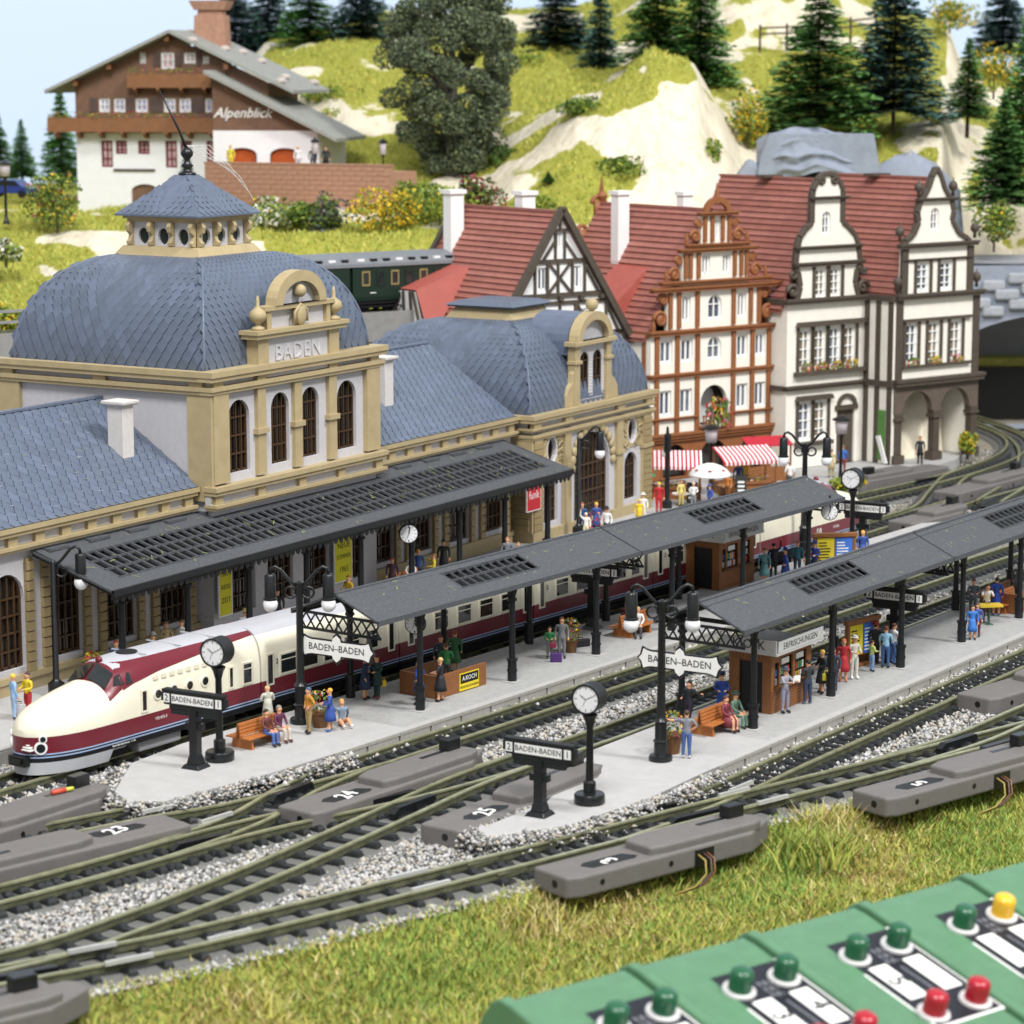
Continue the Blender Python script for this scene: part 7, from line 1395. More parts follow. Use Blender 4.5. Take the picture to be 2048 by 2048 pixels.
# annex with its lean-to roof and the lettering
x0, x1 = px(1275), px(1855); hl = [arch(px(1435), px(1515)-px(1355), pz(895)-.2, pz(795), 10, .45), arch(px(1670), px(1750)-px(1590), pz(895)-.2, pz(795), 10, .45)]
m = MB(); m.wall([(x0, 0), (x1+.3, 0), (x1-.1, 6.3), (x0, 6.3)], hl, -2.6, -2.3); m.box(x0, -2.3, 0, x0+.3, 0, 6.3); m.box(x1-.3, -2.3, 0, x1, 6, 6.3); m.build('wall', m_cwhite, CH); m = MB(); m.prism([(x0, 6.3), (x1-.1, 6.3), (x0, 10.3)], -2.62, -2.3); m.build('wall', m_cwood, CH)
for h in hl: m = MB(); m.prism(h, -2.4, -2.34); m.build('garage_arch', m_oran, CH); m = MB(); ring(m, h, .08, -2.66, -2.58); m.build('arch_trim', m_shut, CH)
m = MB(); m.add([(x0-.4, -3.6, 10.75), (x1+1.6, -3.6, 5.75), (x1+1.6, 6, 5.75), (x0-.4, 6, 10.75), (x0-.4, -3.6, 10.5), (x1+1.6, -3.6, 5.5), (x1+1.6, 6, 5.5), (x0-.4, 6, 10.5)], [(0,1,2,3), (4,7,6,5), (0,4,5,1), (1,5,6,2), (2,6,7,3), (3,7,4,0)]); m.build('annex_roof', m_croof, CH)
text('Alpenblick', 1.05, m_white, CH, (px(1440), -2.66, pz(612)), (R(90), 0, 0), ext=.03, shear=.35, offset=.012)
# terrace
ta = site(414, 402, 194); tb = site(782, 402, 188); td = (tb-ta); tang = math.atan2(td.y, td.x); TL = math.hypot(td.x, td.y); TE = thing('terrace', 'brick terrace wall in front of the chalet annex', 'terrace', (ta.x, ta.y, 15.0), tang)
zt_ = 4.0; m = MB(); m.box(0, 0, -.8, TL, .5, zt_); tw_ = m.build('terrace_wall', m_brick, TE); m = MB(); m.box(0.2, .5, -.5, TL-.3, 5, zt_-.5); m.build('terrace_floor', m_brick, TE); m = MB(); m.box(-.05, -.06, zt_, TL+.05, .56, zt_+.12); m.build('coping', m_brick, TE)
bb = MB(); bb.box(0, -.035, 0, .86, 0, .3); bo = bb.build('brick', m_brick); bme = bo.data; bpy.data.objects.remove(bo); k = 0
for j in range(13):
    for i in range(int(TL/.92)):
        if k < 290: part('brick', bme, tw_, (.04+.92*i+(.4 if j % 2 else 0), 0, -.6+.355*j)); k += 1
for s in (.62, .98): q = ta+td*s; streetlantern((q.x+.5, q.y+.6), 'small white lantern at the %s end of the chalet terrace' % ('middle' if s < .9 else 'right'), 2.2, 18.6).scale = (.6, .6, 1)
# street lantern, car at the left edge
q = site(17, 442, 184); streetlantern((q.x, q.y), 'street lantern at the left edge beside the blue car', 4.3, q.z)
def car(p, rz, label, col):
    t = thing('parked_car', label, 'car', p, rz); m = MB(); prof = [(-2, .35), (2, .35), (2.05, .75), (1.3, .9), (.75, 1.4), (-.9, 1.42), (-1.6, .95), (-2.05, .85)]; m.prism(prof, -.82, .82); m.build('body', mat('car_'+col, col, .25, .05), t, bevel=.06); m = MB(); m.prism([(1.15, .93), (.7, 1.33), (-.85, 1.35), (-1.4, .95)], -.83, .83); m.build('side_glass', m_tglass, t)
    for x in (-1.3, 1.3):
        for y in (-.75, .75): m = MB(); m.cyl((x, y-.1, .32), (x, y+.1, .32), .32, .32, 14); m.build('wheel', m_black, t)
q = site(28, 390, 206); car((q.x, q.y, q.z), R(-75), 'blue car parked at the left edge by the street lantern', '2c3f86')
# ================================================================ tunnels, fence, road
m_gst = mat('portal_grey', '8f97a6', .85, .12, .6, .6, 1.5); m_gst2 = mat('portal_stone', 'a3a8b0', .85, .15, 1, .6, 3)
p = site(1632, 372, 192); tp = thing('tunnel_portal', 'grey plaster tunnel portal behind the gabled houses', 'tunnel portal', (p.x, p.y, 14.6), R(-59.5))
m = MB(); m.wall([(-5.4, -2), (5.2, -2), (4.4, 4.4), (4.0, 6.6), (-3.6, 6.6), (-4.3, 4.6)], [[(-3.4, -1.9), (3.4, -1.9), (3.4, 2.6), (2.4, 4.0), (-2.4, 4.0), (-3.4, 2.6)]], 0, 1.2); m.build('portal_wall', m_gst, tp, bevel=.3, seg=3); m = MB()
rk = random.Random(8)
def rock(m, c, r):
    q = MB(); q.sph(c, r, 14, 9); q.v = [tuple(c[i] + (p[i]-c[i])*rk.uniform(.86, 1.14) for i in range(3)) for p in q.v]; m.v and None; m.add(q.v, q.f)
gx, gz = np.meshgrid(np.linspace(-4.5, 4.7, 60), np.linspace(3.7, 7.0, 34), indexing='ij'); gy = -.75 + .35*np.abs(np.sin(gz*3.1 + .25*gx + 1.2*vnoise(gx/2, gz, 3))) + .7*vnoise(gx/1.7, gz/1.1, 4) + .25*vnoise(gx*2, gz*2.5, 5) + .12*(gz-3.7) + .5*(np.abs(gx-.1)/4.6)**6
o = raw('rock_ledge', np.stack([gx*(1-.07*(gz-3.7)) - .25*(gz-3.7), gy + 1.6*(np.abs(gx)/4.6)**4 + 1.1*((gz-3.7)/3.3)**3, gz + .35*vnoise(gx/1.3, gz, 6) - .9*(np.abs(gx)/4.6)**3 + .5*vnoise(gx/3, gz*0, 7)], 2).reshape(-1, 3), [(a*34+b, (a+1)*34+b, (a+1)*34+b+1, a*34+b+1) for a in range(59) for b in range(33)], m_gst, tp, smooth=True)
m = MB(); m.box(-3.4, .9, -2, 3.4, 1.1, 4.1); m.build('tunnel_shade', m_dark, tp)  # black sheet closes the portal, its darkness painted in
m = MB(); m.prism([(4.4, -2), (11, -2), (10.5, 2.5), (8.6, 4.6), (6.4, 4.9), (4.6, 4.4)], .6, 2.6); m.build('grey_cliff', m_gst, tp, bevel=.5, seg=3); m = MB(); rock(m, (6.8, .9, 1.4), (3.2, 1.0, 3.6)); m.build('grey_boulder', m_gst, tp, smooth=True); m = MB(); m.prism([(-5.6, -2), (-9.4, -2), (-7.6, 1.0), (-5.0, 4.9), (-4.3, 4.4)], -.2, 1.6); m.build('grey_cliff', m_gst, tp, bevel=.4, seg=3)
p = site(2010, 700, 188); sp_ = thing('stone_tunnel', 'grey stone arch over the far tracks at the right edge', 'tunnel portal', (p.x, p.y, 0), R(-59.5))
EL = [(5+10*math.cos(math.pi*i/24), 4+4.6*math.sin(math.pi*i/24)) for i in range(25)]
m = MB(); m.wall([(-9, .2), (19, .2), (19, 11.9), (-9, 11.9)], [[(-4.99, .4), (14.99, .4)] + EL], 0, 1.2); m.build('portal_wall', m_gst, sp_)
for r_ in range(4):
    for i in range(14):
        a = -7.5 + 1.9*i + (.95 if r_ % 2 else 0); z = 8.35 + .92*r_ - .028*(a-5)**2*(1 if a < 5 else .6); m = MB(); m.bc(a, -.1, z, 1.72+random.uniform(-.25, .1), .5+random.uniform(0, .3), .78)
        if z > 4+4.6*math.sqrt(max(0, 1-((a-5)/10)**2))-.1 or abs(a-5) > 10: m.build('arch_stone', m_gst2, sp_, bevel=.2, seg=3)
m = MB(); m.box(-9, 9, 4.6, 19, 9.3, 12); m.build('inner_wall', mat('inner_grey', '84888c', .9, .1, .5), sp_); m = MB(); m.box(-9, 6.5, 3.9, 19, 9, 4.6); m.build('grass_strip', m_turf, sp_); m = MB(); m.box(-9, 6.2, .1, 19, 6.5, 4.0); m.build('tunnel_shade', m_dark, sp_)  # black face below the grass strip paints the tunnel's darkness
p = site(2000, 512, 190); m = MB(); m.box(-12, -1.2, 0, 22, 5, .2); o = m.build('road', mat('road_grey', '9a9ca2', .85, .1, 1)); struct(o); o.location = (p.x, p.y, 12.05); o.rotation_euler.z = R(-59.5)
fc = thing('wooden_fence', 'brown rail fence on the hilltop between the conifers', 'fence', (0, 0, 0)); fp = [site(x, y, 226) for x, y in ((1512, 82), (1565, 80), (1690, 68), (1740, 62))]
for a, b in zip(fp[:-1], fp[1:]):
    for dz in (.5, 1.0): m = MB(); m.bar(a+Vector((0, 0, dz)), b+Vector((0, 0, dz)), .1, .16); m.build('rail', m_bark, fc)
for a in fp: m = MB(); m.bar(a+Vector((0, 0, -1)), a+Vector((0, 0, 1.3)), .16, .16); m.build('post', m_bark, fc)
# ================================================================ green control boxes in the foreground
m_cgreen = mat('control_green', '567f60', .42, .1, 1.6, .12, 14); m_cblack = mat('control_black', '1b1d26', .45, .1, 1); m_bgreen = mat('button_green', '1f5a3c', .25, .1, 1, spec=.6); m_bred = mat('button_red', 'a81c2c', .22, .08, 1, spec=.6); m_byel = mat('button_yellow', 'e8b62c', .25, .06, 1, spec=.6); m_wire = mat('panel_print', '8d8f96', .5, .05)
CO = (-40.05, -26.78); CAn = -21.8; PT = 3.96
def panel_z(y): return 4.0 + .25*(y+.6)
def control_box(i, label, btn, nums):
    x0 = i*PT; t = thing('control_box', label, 'control box', (*w2(CO, CAn, x0, 0), 0), R(CAn), 'green push-button control boxes')
    sec = [(.9, -1.5), (.75, 1.5), (.35, 3.3), (.0, 3.86), (-.35, 4.04), (-.8, 3.99), (-9.5, panel_z(-9.5)), (-9.8, .5), (-9.8, -1.5)]
    m = MB(); m.prism(sec, .22 if i > -1 else 0, PT-.22, lambda a, y, z: (y, a, z)); m.build('housing', m_cgreen, t, bevel=.14, seg=3)
    for xx in ((.0, PT) if i == -1 else (PT,)):
        sr = [(a*1.0 + (.06 if a > 0 else 0), z+.12 if z > 0 else z) for a, z in sec]; m = MB(); m.prism(sr, xx-.17, xx+.17, lambda a, y, z: (y, a, z)); m.build('joint_rib', m_cgreen, t, bevel=.07, seg=3)
    px0 = 1.38; sl = math.atan(.25)
    def plate(x0, x1, y0, y1, h, name, mt, parent, lift=.0):
        m = MB(); v = lambda x, y, o: (x, y, panel_z(y)+o); m.add([v(x0, y0, lift), v(x1, y0, lift), v(x1, y1, lift), v(x0, y1, lift), v(x0, y0, lift+h), v(x1, y0, lift+h), v(x1, y1, lift+h), v(x0, y1, lift+h)], [(0,3,2,1),(4,5,6,7),(0,1,5,4),(1,2,6,5),(2,3,7,6),(3,0,4,7)]); return m.build(name, mt, parent)
    pl = plate(px0, px0+2.38, -5.55, -1.5, .03, 'panel_border', m_white, t); pb = plate(px0+.07, px0+2.31, -5.47, -1.58, .02, 'panel_face', m_cblack, pl, .025)
    for j, c in enumerate(btn):
        if not c: continue
        bx = px0 + (.36 if j % 2 == 0 else 1.86); by = -2.3 if j < 2 else -5.02; z = panel_z(by)+.04; nx = Vector((0, -.2425, .97)); b0 = Vector((bx, by, z))
        m = MB(); m.cyl(b0, b0+nx*.06, .43, .42, 20); r_ = m.build('button_ring', m_pearl, t); m = MB(); prof = [(.3, 0), (.3, .42), (.28, .5), (.21, .56), (.05, .58)]
        m.lathe((0, 0, 0), prof, 18); o = m.build('button', {'g': m_bgreen, 'r': m_bred, 'y': m_byel}[c], t, smooth=True, auto=50); o.location = b0+nx*.05; o.rotation_euler.x = sl
    for x in (.28, 1.5):
        lb = plate(px0+x, px0+x+.62, -4.35, -2.85, .012, 'label_strip', m_white, pl, .046); n_ = nums[0 if x < 1 else 1]
        if n_: o = text(n_, .8, m_cblack, lb, (px0+x+.31, -3.6, panel_z(-3.6)+.066), ext=.004); o.matrix_local = Matrix.Translation(o.location + Vector((0, 0, .01))) @ Matrix.Rotation(sl, 4, 'X') @ Matrix.Rotation(R(-90), 4, 'Z')
    for k in range(3):
        for s in (-.1, .1): m = MB(); v = lambda x, y: Vector((x, y, panel_z(y)+.055)); m.bar(v(px0+1.12+s, -2.2-.25*k), v(px0+1.3+s, -2.38-.25*k), .03, .012); m.bar(v(px0+1.12+s, -2.2-.25*k), v(px0+1.12+s, -2.4-.25*k), .03, .012); m.build('panel_print', m_wire, pl)
    m = MB(); m.bar((px0+1.2, -3.1, panel_z(-3.1)+.055), (px0+1.25, -4.7, panel_z(-4.7)+.055), .035, .012); m.build('panel_print', m_wire, pl)
    return t
control_box(-1, 'leftmost green control box, cut by the bottom edge', 'ggrr', ('2', '')); control_box(0, 'second green control box from the left, with a handwritten four', 'ggrr', ('3', '4')); control_box(1, 'green control box left of the one with the yellow button', 'ggrr', ('5', '')); control_box(2, 'green control box with the yellow button', 'gyrr', ('', '6')); control_box(3, 'rightmost green control box at the right edge', 'ggrr', ('', ''))
# ================================================================ people
SKIN = mat('figure_skin', 'd8a17c', .6, .06)
def cmat(c): return mat('cloth_'+c, c, .65, .12, 5)
def seg_dist(p, a, b):
    ab = b-a; t = max(0, min(1, (p-a).dot(ab)/max(ab.length_squared, 1e-9))); return (p-a-ab*t).length
def person(label, loc, rz, top='7a7a7a', bot='3a3f55', hair='3a2a1e', pose='stand', h=1.74, z=.757, shoe='2a2420', skirt=None, coat=None, hat=None, arms='down', sleeves=True, bare=False, group=None, lean=0):
    k = h/1.74*1.03; t = thing('person', label, 'person', (*loc, z), rz, group); V = []; RD = []; E = []; TG = {}
    def v(p, r): V.append(Vector(p)*k); RD.append(r*k*1.14); return len(V)-1
    def e(a, b, tag_): E.append((a, b)); TG[(a, b)] = tag_
    ly = lean
    sit = pose == 'sit'; pz_ = .50 if sit else .93
    if pose == 'recline': pz_ = .14
    up = pz_ - .93
    def S(x, y, zz): return (x, y - ly*(zz-.93), zz + up)
    pel = v(S(0, 0, .95), .125); wst = v(S(0, 0, 1.08), .115); ch = v(S(0, -.01, 1.3), .135); nk = v(S(0, 0, 1.49), .055); hd0 = v(S(0, -.02, 1.57), .075); hd = v(S(0, -.015, 1.66), .098); hd2 = v(S(0, -.005, 1.72), .07)
    e(pel, wst, 't'); e(wst, ch, 't'); e(ch, nk, 't'); e(nk, hd0, 's'); e(hd0, hd, 's'); e(hd, hd2, 's')
    nose = v(S(0, -.125, 1.645), .014); e(hd, nose, 's')
    for s in (-1, 1): er = v(S(s*.095, 0, 1.645), .02); e(hd, er, 's')
    st = {'stand': (.03, -.03), 'walk': (.2, -.22)}.get(pose, (0, 0))
    for s, yo in ((-1, st[0]), (1, st[1])):
        hp = v((s*.1, 0, pz_-.04), .1); e(pel, hp, 'b'); lt = 's' if (skirt or bare) else 'b'
        if sit: kn = v((s*.11, -.44, pz_+.02), .075); an = v((s*.11, -.44+yo*.3, .09), .045); tp = (s*.12, -.6, .045)
        elif pose == 'recline': kn = v((s*.12, -.45, .3 if s > 0 else .16), .075); an = v((s*.14, -.85, .08), .045); tp = (s*.15, -.9, .2)
        else: kn = v((s*.105, yo*.5-.02, .5), .07); an = v((s*.11, yo, .1), .045); tp = (s*.13, yo-.16, .045)
        e(hp, kn, 'b'); e(kn, an, lt); to = v(tp, .042); hl = v((an and V[an].x/k, V[an].y/k+.04, .045 if pose != 'recline' else .06), .042); e(an, to, 'h'); e(an, hl, 'h')
        a_ = arms if isinstance(arms, str) else arms[0 if s < 0 else 1]; sh = v(S(s*.2, 0, 1.42), .068); e(ch, sh, 't')
        J = {'down': ((.27, .03, 1.16), (.27, -.06, .92)), 'hold': ((.27, -.02, 1.17), (.14, -.27, 1.14)), 'wave': ((.36, -.08, 1.58), (.34, -.12, 1.88)), 'hip': ((.38, .06, 1.2), (.2, -.06, 1.04)), 'out': ((.42, -.12, 1.35), (.68, -.18, 1.38)), 'fwd': ((.25, -.2, 1.25), (.2, -.42, 1.3)), 'lap': ((.26, -.08, 1.18), (.13, -.3, 1.05)), 'back': ((.3, .22, 1.2), (.3, .36, .96)), 'cross': ((.3, -.08, 1.2), (-.02, -.24, 1.22))}[a_]
        el = v(S(s*J[0][0], J[0][1], J[0][2]), .048); wr = v(S(s*J[1][0], J[1][1], J[1][2]), .036); e(sh, el, 't'); e(el, wr, 't' if sleeves else 's')
        d = (V[wr]-V[el]).normalized(); pm_ = V[wr]/k + d*.07; pa = v(pm_, .032); e(wr, pa, 's'); sd_ = d.cross(Vector((0, 1, 0)) if abs(d.y) < .8 else Vector((0, 0, 1))).normalized()
        for q, L in ((-.024, .07), (-.008, .08), (.008, .075), (.024, .058)): fg = v(pm_ + d*L + sd_*q + Vector((0, -.015, 0)), .011); e(pa, fg, 's')
        th = v(V[wr]/k + d*.06 + sd_*.05 + Vector((0, -.02, 0)), .012); e(pa, th, 's')
    me = bpy.data.meshes.new('body'); me.from_pydata(V, E, []); o = bpy.data.objects.new('body', me); sk = o.modifiers.new('s', 'SKIN'); sk.use_smooth_shade = True
    for i, r_ in enumerate(RD): me.skin_vertices[0].data[i].radius = (r_, r_*(.78 if i in (wst, ch, pel) else 1)); me.skin_vertices[0].data[i].use_root = (i == pel)
    sb_ = o.modifiers.new('u', 'SUBSURF'); sb_.levels = 1
    bm_ = bake(o); bm_.materials.clear()
    for c in (SKIN, cmat(top), cmat(bot), cmat(shoe)): bm_.materials.append(c)
    segs = [(V[a], V[b], {'s': 0, 't': 1, 'b': 2, 'h': 3}[TG[(a, b)]]) for a, b in E]; mi = []
    A_ = np.array([s_[0] for s_ in segs]); B_ = np.array([s_[1] for s_ in segs]); K_ = np.array([s_[2] for s_ in segs]); n = len(bm_.polygons); ce = np.empty(n*3); bm_.polygons.foreach_get('center', ce); ce = ce.reshape(-1, 3); AB = B_-A_; tt_ = np.clip(((ce[:, None]-A_[None])*AB[None]).sum(2)/np.maximum((AB**2).sum(1), 1e-9)[None], 0, 1); dd = ((ce[:, None]-A_[None]-AB[None]*tt_[:, :, None])**2).sum(2); mi = K_[dd.argmin(1)]
    bm_.polygons.foreach_set('material_index', mi.astype(np.int32)); bm_.polygons.foreach_set('use_smooth', np.ones(n, bool))
    bo = bpy.data.objects.new('body', bm_); COL.objects.link(bo); bo.parent = t
    hp_ = V[hd]
    if hair:
        m = MB(); c = hp_ + Vector((0, .018*k, .022*k)); m.sph(c, (.108*k, .112*k, .1*k), 10, 6); m.v = [(x, max(y, hp_.y-.075*k) if zz < c.z+.02 else y, max(zz, c.z-(.03 if y < c.y else .1)*k)) for x, y, zz in m.v]; m.build('hair', mat('hair_'+hair, hair, .6, .2), t, smooth=True)
    m = MB()
    for s in (-1, 1): m.sph((hp_.x+s*.036*k, hp_.y-.09*k, hp_.z+.0*k), (.013*k, .012*k, .009*k), 6, 4)
    m.build('eyes', m_ink, t); m = MB(); m.box(hp_.x-.03*k, hp_.y-.098*k, hp_.z-.058*k, hp_.x+.03*k, hp_.y-.08*k, hp_.z-.046*k); m.build('mouth', mat('lips', '9a4a40', .6), t)
    if skirt: m = MB(); l0 = V[pel]; m.lathe((l0.x, l0.y, l0.z), [(.13*k, .12*k), (.17*k, -.02), (.22*k, -.28*k), (.26*k, -.5*k)], 12) if not sit else m.lathe((l0.x, l0.y-.2*k, l0.z), [(.13*k, .12*k), (.22*k, .06), (.3*k, -.05), (.3*k, -.28*k)], 12); m.build('skirt', cmat(skirt), t, smooth=True)
    if coat: l0 = V[pel]; m = MB(); m.lathe((l0.x, l0.y+.01, l0.z), [(.14*k, .3*k), (.16*k, .1*k), (.19*k, -.1*k), (.23*k, -.38*k)], 12); m.build('coat_skirt', cmat(coat), t, smooth=True)
    if hat: m = MB(); c = hp_ + Vector((0, 0, .06*k)); m.lathe(c, [(.17*k, 0), (.17*k, .015*k), (.105*k, .025*k), (.1*k, .1*k), (.06*k, .12*k)], 12); m.build('hat', cmat(hat), t, smooth=True, auto=40)
    return t
F_ = R(-59.5)    # facing the aisle
L_ = R(-150); RT = R(30); AW = R(120.5)
def bag(loc, z, col, label, s=.3): t = thing('bag', label, 'bag', (*loc, z), F_); m = MB(); m.box(-s/2, -.07, 0, s/2, .07, s*.8); m.build('pouch', cmat(col), t, bevel=.03); m = MB(); m.tube([(-s*.3, 0, s*.8), (-s*.2, 0, s*1.15), (s*.2, 0, s*1.15), (s*.3, 0, s*.8)], .015, 5); m.build('strap', cmat(col), t); return t
